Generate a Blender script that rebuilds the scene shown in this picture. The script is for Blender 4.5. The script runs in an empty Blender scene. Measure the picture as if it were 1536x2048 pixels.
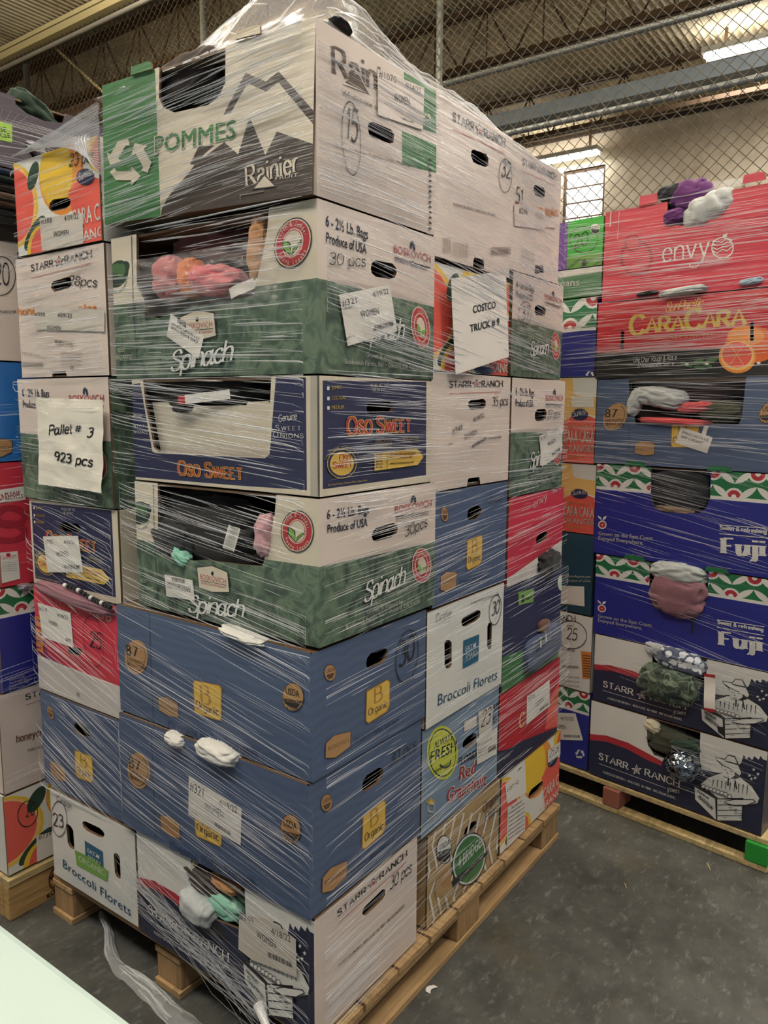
import bpy, bmesh, math, random
from mathutils import Vector, Matrix, noise
from mathutils.geometry import delaunay_2d_cdt, tessellate_polygon
scene = bpy.context.scene
COL = scene.collection
random.seed(7)

# ------------------------------------------------------------------ camera
cam_data = bpy.data.cameras.new('camera')
cam_data.sensor_fit = 'VERTICAL'; cam_data.sensor_height = 36.0
cam_data.lens = 36.0 * 1538.0 / 2048.0
cam_data.clip_start = 0.02; cam_data.clip_end = 100
cam = bpy.data.objects.new('camera', cam_data); COL.objects.link(cam)
YAW, PITCH, ROLL = (math.radians(v) for v in (35.8165, 7.9134, 0.3168))
fwd = Vector((math.cos(YAW)*math.cos(PITCH), math.sin(YAW)*math.cos(PITCH), -math.sin(PITCH)))
rgt = Vector((math.sin(YAW), -math.cos(YAW), 0)); upv = rgt.cross(fwd)
r2 = rgt*math.cos(ROLL)+upv*math.sin(ROLL); u2 = -rgt*math.sin(ROLL)+upv*math.cos(ROLL)
m = Matrix((r2, u2, -fwd)).transposed().to_4x4(); m.translation = (-1.1037, -0.9574, 1.4658)
cam.matrix_world = m
scene.camera = cam
# ------------------------------------------------------------------ colour management, daylight fill through sides left open for it, tube lamps
scene.view_settings.view_transform = 'Standard'; scene.view_settings.look = 'None'
scene.view_settings.gamma = 1.0; scene.view_settings.use_curve_mapping = False
scene.view_settings.exposure = -0.16
scene.render.film_transparent = False
try:
    scene.cycles.max_bounces = 6; scene.cycles.diffuse_bounces = 3; scene.cycles.glossy_bounces = 2
    scene.cycles.transparent_max_bounces = 10; scene.cycles.caustics_reflective = False; scene.cycles.caustics_refractive = False
except Exception: pass
world = bpy.data.worlds.new('daylight'); scene.world = world; world.use_nodes = True
world.node_tree.nodes['Background'].inputs[0].default_value = (0.93, 0.97, 1.0, 1)
world.node_tree.nodes['Background'].inputs[1].default_value = 0.30
LAMPS = [  # x, y, z, length, watts, warm, visible tube
    (8.2, 0.30, 5.22, 2.4, 120, 0.93, True), (9.95, 3.95, 5.02, 1.3, 14, 0.95, True),
    (-1.9, -1.2, 4.9, 2.4, 78, 0.95, True), (1.2, -2.6, 4.9, 2.4, 88, 0.9, True), (-2.2, 2.6, 4.9, 2.4, 82, 0.84, True), (1.6, 3.0, 4.9, 2.4, 42, 0.66, True),
    (5.2, -1.6, 4.9, 2.4, 110, 0.95, True), (.3, 6.6, 4.9, 2.4, 75, 0.5, True), (2.5, 4.5, 5.02, 2.0, 62, 0.55, True), (2.6, 1.1, 4.98, 2.0, 50, 0.7, True)]  # last three are out of view, added to brighten the roof

# ------------------------------------------------------------------ palette (sRGB), film haze greyed into organic_blue and forest_green
PAL = dict(
 natural_white=(214,204,186), kraft_white=(196,184,160), pink_white=(222,208,200), grey_white=(176,170,160), white=(228,228,224), white_soft=(214,208,204),
 forest_green=(62,120,70), dark_umber=(66,56,50), umber=(84,64,54), umber_ink=(110,62,34), ink=(34,33,36), ink_soft=(66,66,72), ink_faint=(128,118,112), navy_ink=(38,50,76), blue_ink=(52,70,110), teal_ink=(22,78,112),
 spinach_leaf=(76,102,84), deep_leaf=(34,58,46), mid_leaf=(70,108,70), leaf_green=(118,170,72), pale_leaf=(214,226,206), dark_leaf=(30,66,50), berry_red=(178,42,54), red_ink=(172,46,60), grey=(140,146,142),
 navy=(34,40,80), gold_ink=(204,176,76), rust=(176,72,42), pale=(224,222,214), gold=(222,184,84), bronze=(150,110,50), gold_dark=(178,138,56), organic_blue=(78,96,130), kraft=(176,136,92),
 dark_navy=(30,36,66), royal_blue=(26,36,138), border_green=(18,112,66), apple_red=(204,48,72), apple_dark=(158,26,50), crimson=(190,28,48), black_print=(24,24,26),
 orange_fruit=(226,104,44), orange_light=(236,150,60), orange_pale=(240,196,120), coral=(232,96,84), citrus_yellow=(236,196,58), orange_ink=(214,128,44), vivid_green=(48,176,44), purple=(104,56,150), pea_green=(96,150,52), pea_dark=(58,110,36),
 bean_green=(70,120,80), dark_teal=(14,66,88), plum=(140,40,90), paper=(232,228,222), paper_pink=(220,208,202), paper_film=(206,200,192), grape_blue=(116,140,166), citrus_green=(196,204,66), kraft_tan=(176,148,104), teal_print=(30,96,130),
 bright_blue=(34,110,190), wrap_brown=(60,48,42), grape_purple=(66,58,74), lilac_line=(112,104,122), lime=(150,196,60), carton_inside=(104,80,58),
 cloth_umber=(58,46,42), cloth_umber2=(96,66,52), cloth_black=(24,24,27), cloth_charcoal=(46,48,54), cloth_pink=(196,112,116), cloth_orange=(224,122,52), cloth_rose=(222,112,120), cloth_maroon=(92,54,52), cloth_peach=(206,150,100), cloth_mint=(140,206,182),
 cloth_palepink=(206,160,168), cloth_white=(234,232,226), cloth_knit=(190,196,200), cloth_cream=(220,210,180), cloth_mauve=(150,104,116), cloth_slate=(70,84,114), cloth_green=(40,62,48), cloth_silver=(150,150,158), cloth_taupe=(138,118,98), cloth_taupe2=(118,106,114),
 cloth_purple=(98,42,108), cloth_pale=(196,200,200), cloth_paleblue=(160,186,206), cloth_coral=(218,86,92), cloth_olive=(66,68,52), cloth_heather=(176,182,180), leather=(110,74,56))
def lin(c):
    return tuple(((v/255)/12.92 if v/255 <= .04045 else ((v/255+.055)/1.055)**2.4) for v in c)+(1.0,)
MATS = {}
def new_mat(name):
    mt = bpy.data.materials.new(name); mt.use_nodes = True
    nt = mt.node_tree; b = nt.nodes['Principled BSDF']
    return mt, nt, b
def N(nt, t, **kw):
    n = nt.nodes.new(t)
    for k, v in kw.items():
        if k in n.inputs: n.inputs[k].default_value = v
        else: setattr(n, k, v)
    return n
def streaks(nt, scale=(2.5, 2.5, 95)):
    """clinging stretch film: long fine horizontal creases"""
    g = N(nt, 'ShaderNodeNewGeometry'); mp = N(nt, 'ShaderNodeMapping'); mp.inputs['Scale'].default_value = scale
    nt.links.new(g.outputs['Position'], mp.inputs['Vector'])
    n = N(nt, 'ShaderNodeTexNoise', Scale=1.0, Detail=4.0, Roughness=.65); nt.links.new(mp.outputs[0], n.inputs['Vector'])
    bp = N(nt, 'ShaderNodeBump', Strength=.32, Distance=.012); nt.links.new(n.outputs['Fac'], bp.inputs['Height'])
    return bp.outputs[0], n.outputs['Fac']
def mix_color(nt, fac, a, b):
    x = N(nt, 'ShaderNodeMix'); x.data_type = 'RGBA'
    nt.links.new(fac, x.inputs[0]); x.inputs[6].default_value = a; x.inputs[7].default_value = b
    return x.outputs[2]
def ramp(nt, fac, stops):
    r = N(nt, 'ShaderNodeValToRGB'); e = r.color_ramp.elements
    while len(e) < len(stops): e.new(.5)
    for el, (p, c) in zip(e, stops): el.position = p; el.color = c
    nt.links.new(fac, r.inputs[0]); return r.outputs[0]
def card(name):
    key = 'card_'+name
    if key in MATS: return MATS[key]
    mt, nt, b = new_mat(key); c = lin(PAL[name])
    nrm, fac = streaks(nt)
    g = N(nt, 'ShaderNodeNewGeometry')
    n = N(nt, 'ShaderNodeTexNoise', Scale=9.0, Detail=3.0); nt.links.new(g.outputs['Position'], n.inputs['Vector'])
    dk = tuple(v*.9 for v in c[:3])+(1,)
    col = mix_color(nt, n.outputs['Fac'], dk, c)
    if name == 'spinach_leaf':
        n2 = N(nt, 'ShaderNodeTexVoronoi', Scale=26.0); n2.inputs['Randomness'].default_value = 1
        n3 = N(nt, 'ShaderNodeTexNoise', Scale=18.0, Detail=5.0, Distortion=1.6)
        nt.links.new(g.outputs['Position'], n3.inputs['Vector'])
        col = ramp(nt, n3.outputs['Fac'], [(.28, lin((44,58,52))), (.47, lin((76,98,84))), (.58, lin((104,124,104))), (.72, lin((66,88,76)))])
    if name == 'organic_blue':
        w = N(nt, 'ShaderNodeTexWave', Scale=14.0, Distortion=7.0, Detail=1.5); w.bands_direction = 'Z'
        w.inputs['Detail Scale'].default_value = .6
        nt.links.new(g.outputs['Position'], w.inputs['Vector'])
        col = mix_color(nt, w.outputs['Fac'], tuple(v*.88 for v in c[:3])+(1,), c)
    nt.links.new(col, b.inputs['Base Color'])
    b.inputs['Roughness'].default_value = .62
    b.inputs['Coat Weight'].default_value = .55; b.inputs['Coat Roughness'].default_value = .22
    nt.links.new(nrm, b.inputs['Coat Normal'])
    MATS[key] = mt; return mt
def plain(key, rgb, rough=.6, metal=0.0, bump=0, scale=60, coat=0):
    if key in MATS: return MATS[key]
    mt, nt, b = new_mat(key); b.inputs['Base Color'].default_value = lin(rgb); b.inputs['Roughness'].default_value = rough; b.inputs['Metallic'].default_value = metal
    b.inputs['Coat Weight'].default_value = coat
    if bump:
        n = N(nt, 'ShaderNodeTexNoise', Scale=scale, Detail=4.0); tc = N(nt, 'ShaderNodeTexCoord'); nt.links.new(tc.outputs['Object'], n.inputs['Vector'])
        bp = N(nt, 'ShaderNodeBump', Strength=bump, Distance=.01); nt.links.new(n.outputs['Fac'], bp.inputs['Height']); nt.links.new(bp.outputs[0], b.inputs['Normal'])
    MATS[key] = mt; return mt
def cloth(name):
    key = 'cloth_mat_'+name
    if key in MATS: return MATS[key]
    mt, nt, b = new_mat(key); tc = N(nt, 'ShaderNodeTexCoord')
    n = N(nt, 'ShaderNodeTexNoise', Scale=420.0, Detail=2.0); nt.links.new(tc.outputs['Object'], n.inputs['Vector'])
    if name == 'cloth_camo':
        n2 = N(nt, 'ShaderNodeTexNoise', Scale=22.0, Detail=2.0, Distortion=.6); nt.links.new(tc.outputs['Object'], n2.inputs['Vector'])
        col = ramp(nt, n2.outputs['Fac'], [(.36, lin((38,52,44))), (.42, lin((86,98,82))), (.5, lin((58,74,62))), (.58, lin((112,122,104))), (.64, lin((70,80,70)))])
        nt.nodes[-1].color_ramp.interpolation = 'CONSTANT' if hasattr(nt.nodes[-1], 'color_ramp') else 'LINEAR'
    elif name == 'cloth_pattern':
        n2 = N(nt, 'ShaderNodeTexVoronoi', Scale=45.0); nt.links.new(tc.outputs['Object'], n2.inputs['Vector'])
        col = ramp(nt, n2.outputs['Distance'], [(.3, lin((210,214,220))), (.5, lin((210,214,220))), (.56, lin((70,80,100))), (.8, lin((90,100,120)))])
    else:
        c = lin(PAL[name]); col = mix_color(nt, n.outputs['Fac'], tuple(v*.78 for v in c[:3])+(1,), c)
    nt.links.new(col, b.inputs['Base Color'])
    bp = N(nt, 'ShaderNodeBump', Strength=.25, Distance=.002); nt.links.new(n.outputs['Fac'], bp.inputs['Height']); nt.links.new(bp.outputs[0], b.inputs['Normal'])
    b.inputs['Roughness'].default_value = .85; b.inputs['Sheen Weight'].default_value = .15
    if name == 'cloth_silver': b.inputs['Roughness'].default_value = .35; b.inputs['Metallic'].default_value = .4
    MATS[key] = mt; return mt
def wood(key, rgb, axis):
    if key in MATS: return MATS[key]
    mt, nt, b = new_mat(key); g = N(nt, 'ShaderNodeNewGeometry'); mp = N(nt, 'ShaderNodeMapping')
    s = [26, 26, 40]; s[axis] = 1.6; mp.inputs['Scale'].default_value = s
    nt.links.new(g.outputs['Position'], mp.inputs['Vector'])
    n = N(nt, 'ShaderNodeTexNoise', Scale=2.2, Detail=7.0, Roughness=.65, Distortion=.5); nt.links.new(mp.outputs[0], n.inputs['Vector'])
    n2 = N(nt, 'ShaderNodeTexNoise', Scale=5.0, Detail=4.0); nt.links.new(g.outputs['Position'], n2.inputs['Vector'])
    c = lin(rgb); col = ramp(nt, n.outputs['Fac'], [(.3, tuple(v*.55 for v in c[:3])+(1,)), (.52, c), (.75, tuple(min(1, v*1.2) for v in c[:3])+(1,))])
    x = N(nt, 'ShaderNodeMix'); x.data_type = 'RGBA'; x.blend_type = 'MULTIPLY'; x.inputs[0].default_value = .6
    nt.links.new(col, x.inputs[6]); nt.links.new(ramp(nt, n2.outputs['Fac'], [(.3, (.5,.46,.4,1)), (.6, (1,1,1,1))]), x.inputs[7])
    nt.links.new(x.outputs[2], b.inputs['Base Color']); b.inputs['Roughness'].default_value = .75
    bp = N(nt, 'ShaderNodeBump', Strength=.4, Distance=.006); nt.links.new(n.outputs['Fac'], bp.inputs['Height']); nt.links.new(bp.outputs[0], b.inputs['Normal'])
    MATS[key] = mt; return mt
def film(key, clear=.6, tint=(.95,.96,1,1), rough=.16):
    if key in MATS: return MATS[key]
    mt, nt, b = new_mat(key)
    b.inputs['Base Color'].default_value = tint; b.inputs['Roughness'].default_value = rough; b.inputs['Specular IOR Level'].default_value = .9
    t = N(nt, 'ShaderNodeBsdfTransparent'); mx = N(nt, 'ShaderNodeMixShader'); mx.inputs[0].default_value = clear
    out = nt.nodes['Material Output']; nt.links.new(b.outputs[0], mx.inputs[1]); nt.links.new(t.outputs[0], mx.inputs[2]); nt.links.new(mx.outputs[0], out.inputs[0])
    MATS[key] = mt; return mt
def emit(key, col, s):
    if key in MATS: return MATS[key]
    mt, nt, b = new_mat(key); b.inputs['Base Color'].default_value = (.8,.8,.8,1); b.inputs['Emission Color'].default_value = col; b.inputs['Emission Strength'].default_value = s
    MATS[key] = mt; return mt

# ------------------------------------------------------------------ mesh helpers
class MB:
    """vertices, faces and material slots collected into one mesh"""
    def __init__(s): s.v = []; s.f = []; s.mi = []; s.m = []; s.sm = []
    def slot(s, mt):
        if mt not in s.m: s.m.append(mt)
        return s.m.index(mt)
    def add(s, vs, fs, mt, smooth=False):
        k = len(s.v); i = s.slot(mt); s.v += [tuple(v) for v in vs]
        for f in fs: s.f.append(tuple(k+j for j in f)); s.mi.append(i); s.sm.append(smooth)
    def box(s, a, b, mt):
        (x0,y0,z0),(x1,y1,z1) = a, b
        s.add([(x0,y0,z0),(x1,y0,z0),(x1,y1,z0),(x0,y1,z0),(x0,y0,z1),(x1,y0,z1),(x1,y1,z1),(x0,y1,z1)],
              [(0,3,2,1),(4,5,6,7),(0,1,5,4),(1,2,6,5),(2,3,7,6),(3,0,4,7)], mt)
    def tube(s, pts, r, mt, n=8, cap=True, smooth=True):
        pts = [Vector(p) for p in pts]; rings = []
        for i, p in enumerate(pts):
            d = (pts[min(i+1, len(pts)-1)]-pts[max(i-1, 0)]).normalized()
            a = d.cross(Vector((0,0,1)) if abs(d.z) < .9 else Vector((1,0,0))).normalized(); b = d.cross(a)
            rr = r[i] if isinstance(r, (list, tuple)) else r
            rings.append([p+a*rr*math.cos(2*math.pi*k/n)+b*rr*math.sin(2*math.pi*k/n) for k in range(n)])
        vs = [v for q in rings for v in q]; fs = []
        for i in range(len(rings)-1):
            for k in range(n): fs.append((i*n+k, i*n+(k+1)%n, (i+1)*n+(k+1)%n, (i+1)*n+k))
        if cap: fs.append(tuple(range(n-1,-1,-1))); fs.append(tuple((len(rings)-1)*n+k for k in range(n)))
        s.add(vs, fs, mt, smooth)
    def grid(s, fn, nu, nv, mt, smooth=True):
        vs = [fn(i/nu, j/nv) for j in range(nv+1) for i in range(nu+1)]; w = nu+1
        s.add(vs, [(j*w+i, j*w+i+1, (j+1)*w+i+1, (j+1)*w+i) for j in range(nv) for i in range(nu)], mt, smooth)
    def build(s, name, parent=None, loc=None, rot=None, bevel=0):
        me = bpy.data.meshes.new(name); me.from_pydata(s.v, [], s.f)
        for mt in s.m: me.materials.append(mt)
        me.polygons.foreach_set('material_index', s.mi); me.polygons.foreach_set('use_smooth', s.sm); me.update()
        o = bpy.data.objects.new(name, me); COL.objects.link(o)
        if parent is not None: o.parent = parent
        if loc is not None: o.location = loc
        if rot is not None: o.rotation_euler = rot if isinstance(rot, (tuple, list)) else (0, 0, rot)
        if bevel:
            bv = o.modifiers.new('edge', 'BEVEL'); bv.width = bevel; bv.segments = 2
        return o
def tag(o, label, cat, group=None, kind=None):
    o['label'] = label; o['category'] = cat
    if group: o['group'] = group
    if kind: o['kind'] = kind
    return o
def empty(name, loc=(0,0,0), rot=0):
    o = bpy.data.objects.new(name, None); COL.objects.link(o); o.location = loc; o.rotation_euler = (0,0,rot); o.empty_display_size = .05
    return o
def struct(o): o['kind'] = 'structure'; return o
# ------------------------------------------------------------------ lettering
GLYPH = {
'A':"8|0,0 4,10 8,0|1.6,3.4 6.4,3.4",'B':"6.4|0,0 0,10|~0,10 3.5,10 5.6,9 5.6,6.4 3.5,5.4 0,5.4|~0,5.4 4,5.4 6.4,4 6.4,1.4 4,0 0,0",'C':"7.4|~7.3,7.8 6.3,9.4 4,10.1 1.5,9 0,5 1.5,1 4,-.1 6.3,.6 7.4,2.3",
'D':"7.5|0,0 0,10|~0,10 3.5,10 6.4,8.5 7.5,5 6.4,1.5 3.5,0 0,0",'E':"6|0,0 0,10|0,10 5.6,10|0,5.2 4.6,5.2|0,0 5.9,0",'F':"5.6|0,0 0,10|0,10 5.6,10|0,5.2 4.4,5.2",'G':"8|~7.3,7.8 6.3,9.4 4,10.1 1.5,9 0,5 1.5,1 4,-.1 6.4,.7 7.3,2|7.3,.8 7.3,4.4|5,4.4 7.8,4.4",
'H':"7.5|0,0 0,10|7.5,0 7.5,10|0,5.2 7.5,5.2",'I':"1|.5,0 .5,10",'J':"4.5|~4,10 4,2.5 3,.2 1.2,-.1 0,1.4",'K':"7|0,0 0,10|6.4,10 0,4.4|2,6.1 7,0",'L':"5.6|0,10 0,0|0,0 5.6,0",'M':"9|0,0 0,10|0,10 4.5,1.5|4.5,1.5 9,10|9,10 9,0",
'N':"7.5|0,0 0,10|0,10 7.5,0|7.5,0 7.5,10",'O':"8|~4,10.1 1.2,8.8 0,5 1.2,1.2 4,-.1 6.8,1.2 8,5 6.8,8.8 4,10.1",'P':"6|0,0 0,10|~0,10 4,10 5.9,8.8 5.9,6 4,4.8 0,4.8",'Q':"8|~4,10.1 1.2,8.8 0,5 1.2,1.2 4,-.1 6.8,1.2 8,5 6.8,8.8 4,10.1|4.8,2 7.6,-1.2",
'R':"7|0,0 0,10|~0,10 4,10 5.9,8.8 5.9,6.2 4,5 0,5|3,5 7,0",'S':"6|~5.5,8 4.4,9.8 2.6,10.1 .6,9 .5,7 2.5,5.6 4.8,4.5 6,2.8 5,.6 3,-.1 1,.5 0,2.2",'T':"7|3.5,0 3.5,10|0,10 7,10",'U':"7.5|~0,10 0,3 1.2,.5 3.7,-.1 6.2,.5 7.5,3 7.5,10",
'V':"7.5|0,10 3.75,0|3.75,0 7.5,10",'W':"11|0,10 2.8,0|2.8,0 5.5,10|5.5,10 8.2,0|8.2,0 11,10",'X':"7|0,0 7,10|0,10 7,0",'Y':"7|0,10 3.5,5|3.5,5 7,10|3.5,5 3.5,0",'Z':"6.4|0,10 6.4,10|6.4,10 0,0|0,0 6.4,0",
'a':"5.6|~4.4,5 3,6.4 1.2,6 0,3.2 .9,.4 2.4,-.1 4.3,2|~4.7,7 4.6,3.4 4.8,.8 5.6,0 6.4,.8",'b':"5|0,10 0,0|~0,5 1.8,6.8 4,6.2 5,3.4 4,.4 2,-.1 0,1.6",'c':"4.6|~4.5,5.4 3,6.8 1,6 0,3.4 1,.6 3,-.1 4.6,1.2",'d':"5|5,10 5,0|~5,5 3.2,6.8 1,6.2 0,3.4 1,.4 3,-.1 5,1.6",
'e':"4.8|~.2,3.6 2.5,3.6 4.7,3.6 4.4,5.6 2.6,6.8 .8,5.8 0,3.4 .9,.7 2.8,-.1 4.7,1.2",'f':"3.4|~3.8,9.2 2.6,10 1.4,8.6 1.4,5 1.4,0|0,6.4 3.2,6.4",'g':"5|~4.8,5.2 3.2,6.7 1.2,6.2 0,3.4 1,.4 2.8,-.1 4.8,1.8|~4.8,6.6 4.8,2 4.8,-.8 3.8,-2.9 2,-3.2 .4,-2.2",
'h':"4.8|0,10 0,0|~0,4.6 1.6,6.5 3.6,6.7 4.8,5 4.8,2.6 4.8,0",'i':"1|.5,6.6 .5,0|.5,8.6 .5,9.8",'j':"2|~1.5,6.6 1.5,0 1.2,-2.6 0,-3.2 -.8,-2.8|1.5,8.6 1.5,9.8",'k':"4.8|0,10 0,0|4.4,6.6 0,2.8|1.6,4 4.8,0",'l':"1|.5,10 .5,0",
'm':"8|0,6.6 0,0|~0,4.8 1.4,6.6 3,6.6 4,5 4,2.5 4,0|~4,4.8 5.4,6.6 7,6.6 8,5 8,2.5 8,0",'n':"4.8|0,6.6 0,0|~0,4.6 1.6,6.5 3.6,6.7 4.8,5 4.8,2.6 4.8,0",'o':"5.2|~2.6,6.8 .7,5.9 0,3.4 .7,.8 2.6,-.1 4.5,.8 5.2,3.4 4.5,5.9 2.6,6.8",
'p':"5|0,6.6 0,-3.2|~0,5 1.8,6.8 4,6.2 5,3.4 4,.4 2,-.1 0,1.6",'q':"5|5,6.6 5,-3.2|~5,5 3.2,6.8 1,6.2 0,3.4 1,.4 3,-.1 5,1.6",'r':"3.4|0,6.6 0,0|~0,4.2 1.2,6.3 3.3,6.5",'s':"4|~3.7,5.4 2.3,6.8 .6,6 .6,4.3 2.2,3.5 3.8,2.5 3.6,.5 2,-.1 0,1.2",
't':"3|~1.2,9 1.2,4 1.3,1 2.2,-.1 3.2,.5|0,6.4 3,6.4",'u':"4.8|~0,6.6 0,2.4 .6,.4 2,-.1 3.8,.8 4.8,2.8|4.8,6.6 4.8,0",'v':"5|0,6.6 2.5,0|2.5,0 5,6.6",'w':"7.6|0,6.6 2,0|2,0 3.8,6.2|3.8,6.2 5.6,0|5.6,0 7.6,6.6",'x':"5|0,0 5,6.6|0,6.6 5,0",
'y':"5|0,6.6 2.6,0|~5,6.6 3.6,2.8 2.4,-.6 1.2,-2.7 -.2,-3.1",'z':"4.6|0,6.6 4.6,6.6|4.6,6.6 0,0|0,0 4.6,0",
'0':"6|~3,10 .8,8.6 0,5 .8,1.3 3,0 5.2,1.3 6,5 5.2,8.6 3,10",'@a':"5|~.4,5 1,6.3 2.5,6.8 4,6.2 4.4,4.6 4.4,1 5,0|~4.4,4 2,3.6 .2,2.2 .4,.5 1.8,-.1 3.4,.6 4.4,1.8",'1':"3|.3,8 2,10|2,10 2,0",'2':"5.6|~.2,7.6 1.2,9.6 3.2,10 5.2,8.6 5,6.2 3,3.4 0,0|0,0 5.8,0",'3':"5.4|~.3,9 2.4,10 4.8,9 4.6,6.4 2.2,5.4|~2.2,5.4 4.8,5 5.4,2.6 4,.4 2,-.1 0,1.2",
'4':"6|4.4,0 4.4,10|4.4,10 0,3|0,3 6,3",'5':"5.4|5,10 .8,10|.8,10 .4,5.4|~.4,5.4 2.6,6.2 5,5 5.2,2.2 3.6,.2 1.6,-.1 0,1",'6':"5.6|~4.8,9.4 2.6,8.6 .6,5.6 .2,2.6 1.4,.2 3.4,-.1 5.4,1.6 5.2,4.4 3.2,5.8 .8,4.2",'7':"5.4|0,10 5.4,10|5.4,10 1.6,0",
'8':"5.6|~2.8,10 .7,8.6 1.1,6.2 4.2,4.6 5.5,2.4 4.2,.2 2.6,0 .4,1.4 .6,3.8 4,5.8 5,8 2.8,10",'9':"5.4|~5.2,7.6 3,10 .6,8.8 .2,6 2.2,4.6 4.8,6 5.2,7.8 4.6,3 3.4,0",'&':"7|~7,0 3,5.4 1.4,8 2.6,10 4.2,9 3.8,7 .8,4.4 .4,1.6 2.6,-.1 5,1.2 6.4,4.4",'#':"6|1.6,1 2.6,9|4,1 5,9|.4,3.6 6,3.6|.8,6.6 6.4,6.6",'-':"3.4|0,4.4 3.4,4.4",'.':"1|.4,0 .4,1",}
def catmull(p, n=5):
    q = [p[0]]+p+[p[-1]]
    if p[0] == p[-1]: q = [p[-2]]+p+[p[1]]
    out = []
    for i in range(1, len(q)-2):
        a, b, c, d = (Vector(x) for x in q[i-1:i+3])
        for k in range(n):
            t = k/n; out.append(.5*((2*b)+(c-a)*t+(2*a-5*b+4*c-d)*t*t+(3*b-a-3*c+d)*t**3))
    out.append(Vector(q[-2])); return out
PEN = {  # vertical stroke, horizontal stroke, serif length, serif height, slant, tracking
 'slab': (1.7, 1.0, 3.0, .8, 0, 2.6), 'serif': (1.7, .75, 2.5, .5, 0, 2.0), 'serifsc': (1.8, .8, 2.4, .5, 0, 1.7), 'caraser': (2.2, 1.1, 2.6, .6, 0, 1.4), 'light': (.95, .4, 1.6, .25, 0, 2.0), 'light_sc': (.8, .5, 1.4, .3, 0, 4.0), 'black': (3.3, 1.1, 4.2, .9, 0, 2.8), 'hand': (.8, .8, 0, 0, .16, 1.6), 'script': (1.3, .55, 0, 0, .34, .9), 'marker': (1.25, 1.25, 0, 0, .16, 1.5)}
def ribbon(pts, tv, th, closed=False):
    n = len(pts); vs = []; fs = []
    for i, p in enumerate(pts):
        a = pts[i-1] if (i or closed) else pts[0]; b = pts[(i+1) % n] if (i < n-1 or closed) else pts[-1]
        d = b-a
        if d.length < 1e-9: d = Vector((1, 0))
        d.normalize(); t = (tv*abs(d.y)+th*abs(d.x))/2
        nrm = Vector((-d.y, d.x)); vs += [p+nrm*t, p-nrm*t]
    m = n if closed else n-1
    for i in range(m):
        j = (i+1) % n; fs.append((2*i, 2*i+1, 2*j+1, 2*j))
    return vs, fs
_cache = {}
def text_geo(t, font, grow=0):
    """2-D vertices and faces of a word, cap height 1, starting at x=0; plus its width"""
    key = (t, font, grow)
    if key in _cache: return _cache[key]
    vs, fs = [], []
    if font in ('sans', 'bold', 'boldc'):
        cu = bpy.data.curves.new('lettering', 'FONT'); cu.body = t; cu.size = 1; cu.resolution_u = 2
        pass
        o = bpy.data.objects.new('lettering', cu); COL.objects.link(o)
        me = bpy.data.meshes.new_from_object(o.evaluated_get(bpy.context.evaluated_depsgraph_get()))
        vs = [Vector((v.co.x/.715, v.co.y/.715)) for v in me.vertices]; fs = [tuple(p.vertices) for p in me.polygons]
        st = (.030 if font == 'bold' else .022 if font == 'boldc' else 0)
        sh_ = [(0, 0)] if not st and not grow else [(st*a, st*.35*c_) for a, c_ in ((-1, -1), (0, 1), (1, -1), (1, 1), (-1, 1))]
        if grow: sh_ = [((st+grow*7)*math.cos(q), (st*.35+grow*7)*math.sin(q)) for q in [k*math.pi/5 for k in range(10)]]
        v0, f0 = vs, fs; vs, fs = [], []
        for dx, dy in sh_:
            k = len(vs); vs += [Vector((v.x+dx, v.y+dy)) for v in v0]; fs += [tuple(k+i for i in q) for q in f0]
        bpy.data.objects.remove(o); bpy.data.curves.remove(cu); bpy.data.meshes.remove(me)
    else:
        tv, th, sl, sh, slant, track = PEN[font]; x = 0; g2 = grow*90
        sc = font in ('serifsc', 'light_sc', 'caraser')
        def put(v, f):
            k = len(vs); vs.extend(Vector(((q.x+slant*q.y)/10, q.y/10)) for q in v); fs.extend(tuple(k+i for i in ff) for ff in f)
        for ch in t:
            s = .78 if sc and ch.islower() else 1
            c = ch.upper() if sc else ch
            if c == 'a' and font in ('serif', 'slab', 'black', 'light'): c = '@a'
            if c not in GLYPH: x += 4.2; continue
            w, *st = GLYPH[c].split('|'); w = float(w)*s
            for q in st:
                sm = q[0] == '~'; pts = [tuple(float(k)*s for k in p.split(',')) for p in q.lstrip('~').split()]
                jit = (lambda p: (p[0]+random.uniform(-.18,.18), p[1]+random.uniform(-.2,.2))) if font in ('hand', 'marker') else (lambda p: p)
                if sm:
                    closed = pts[0] == pts[-1]; P = catmull(pts); P = P[:-1] if closed else P
                else: P = [Vector(jit(p)) for p in pts]; closed = False
                P = [Vector((p.x+x, p.y)) for p in P]
                if not sm and len(P) == 2 and not font in ('hand', 'script', 'marker'):
                    pass
                v, f = ribbon(P, tv*(s**.4)+g2, th*(s**.4)+g2, closed); put(v, f)
                if sl:
                    for e, nb in ((0, 1), (-1, -2)):
                        p, b = P[e], P[nb]; d = b-p
                        if abs(d.y) > abs(d.x)*1.1 and min(abs(p.y-k*s) for k in (0, 10, 6.6, -3.2)) < .12 and not closed and not (sm and e == 0 and c in 'CGS'):
                            up = 1 if b.y > p.y else -1; L = (sl+g2)*s/2; hh = sh+g2
                            y0 = p.y-g2/2*up
                            put([Vector((p.x-L, y0)), Vector((p.x+L, y0)), Vector((p.x+L, y0+hh*up)), Vector((p.x-L, y0+hh*up))], [(0, 1, 2, 3)])
            x += w+track*(s if sc else 1)
    if not vs: return [], [], 1
    x0 = min(v.x for v in vs); x1 = max(v.x for v in vs)
    vs = [Vector((v.x-x0, v.y)) for v in vs]
    _cache[key] = (vs, fs, x1-x0); return _cache[key]

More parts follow.
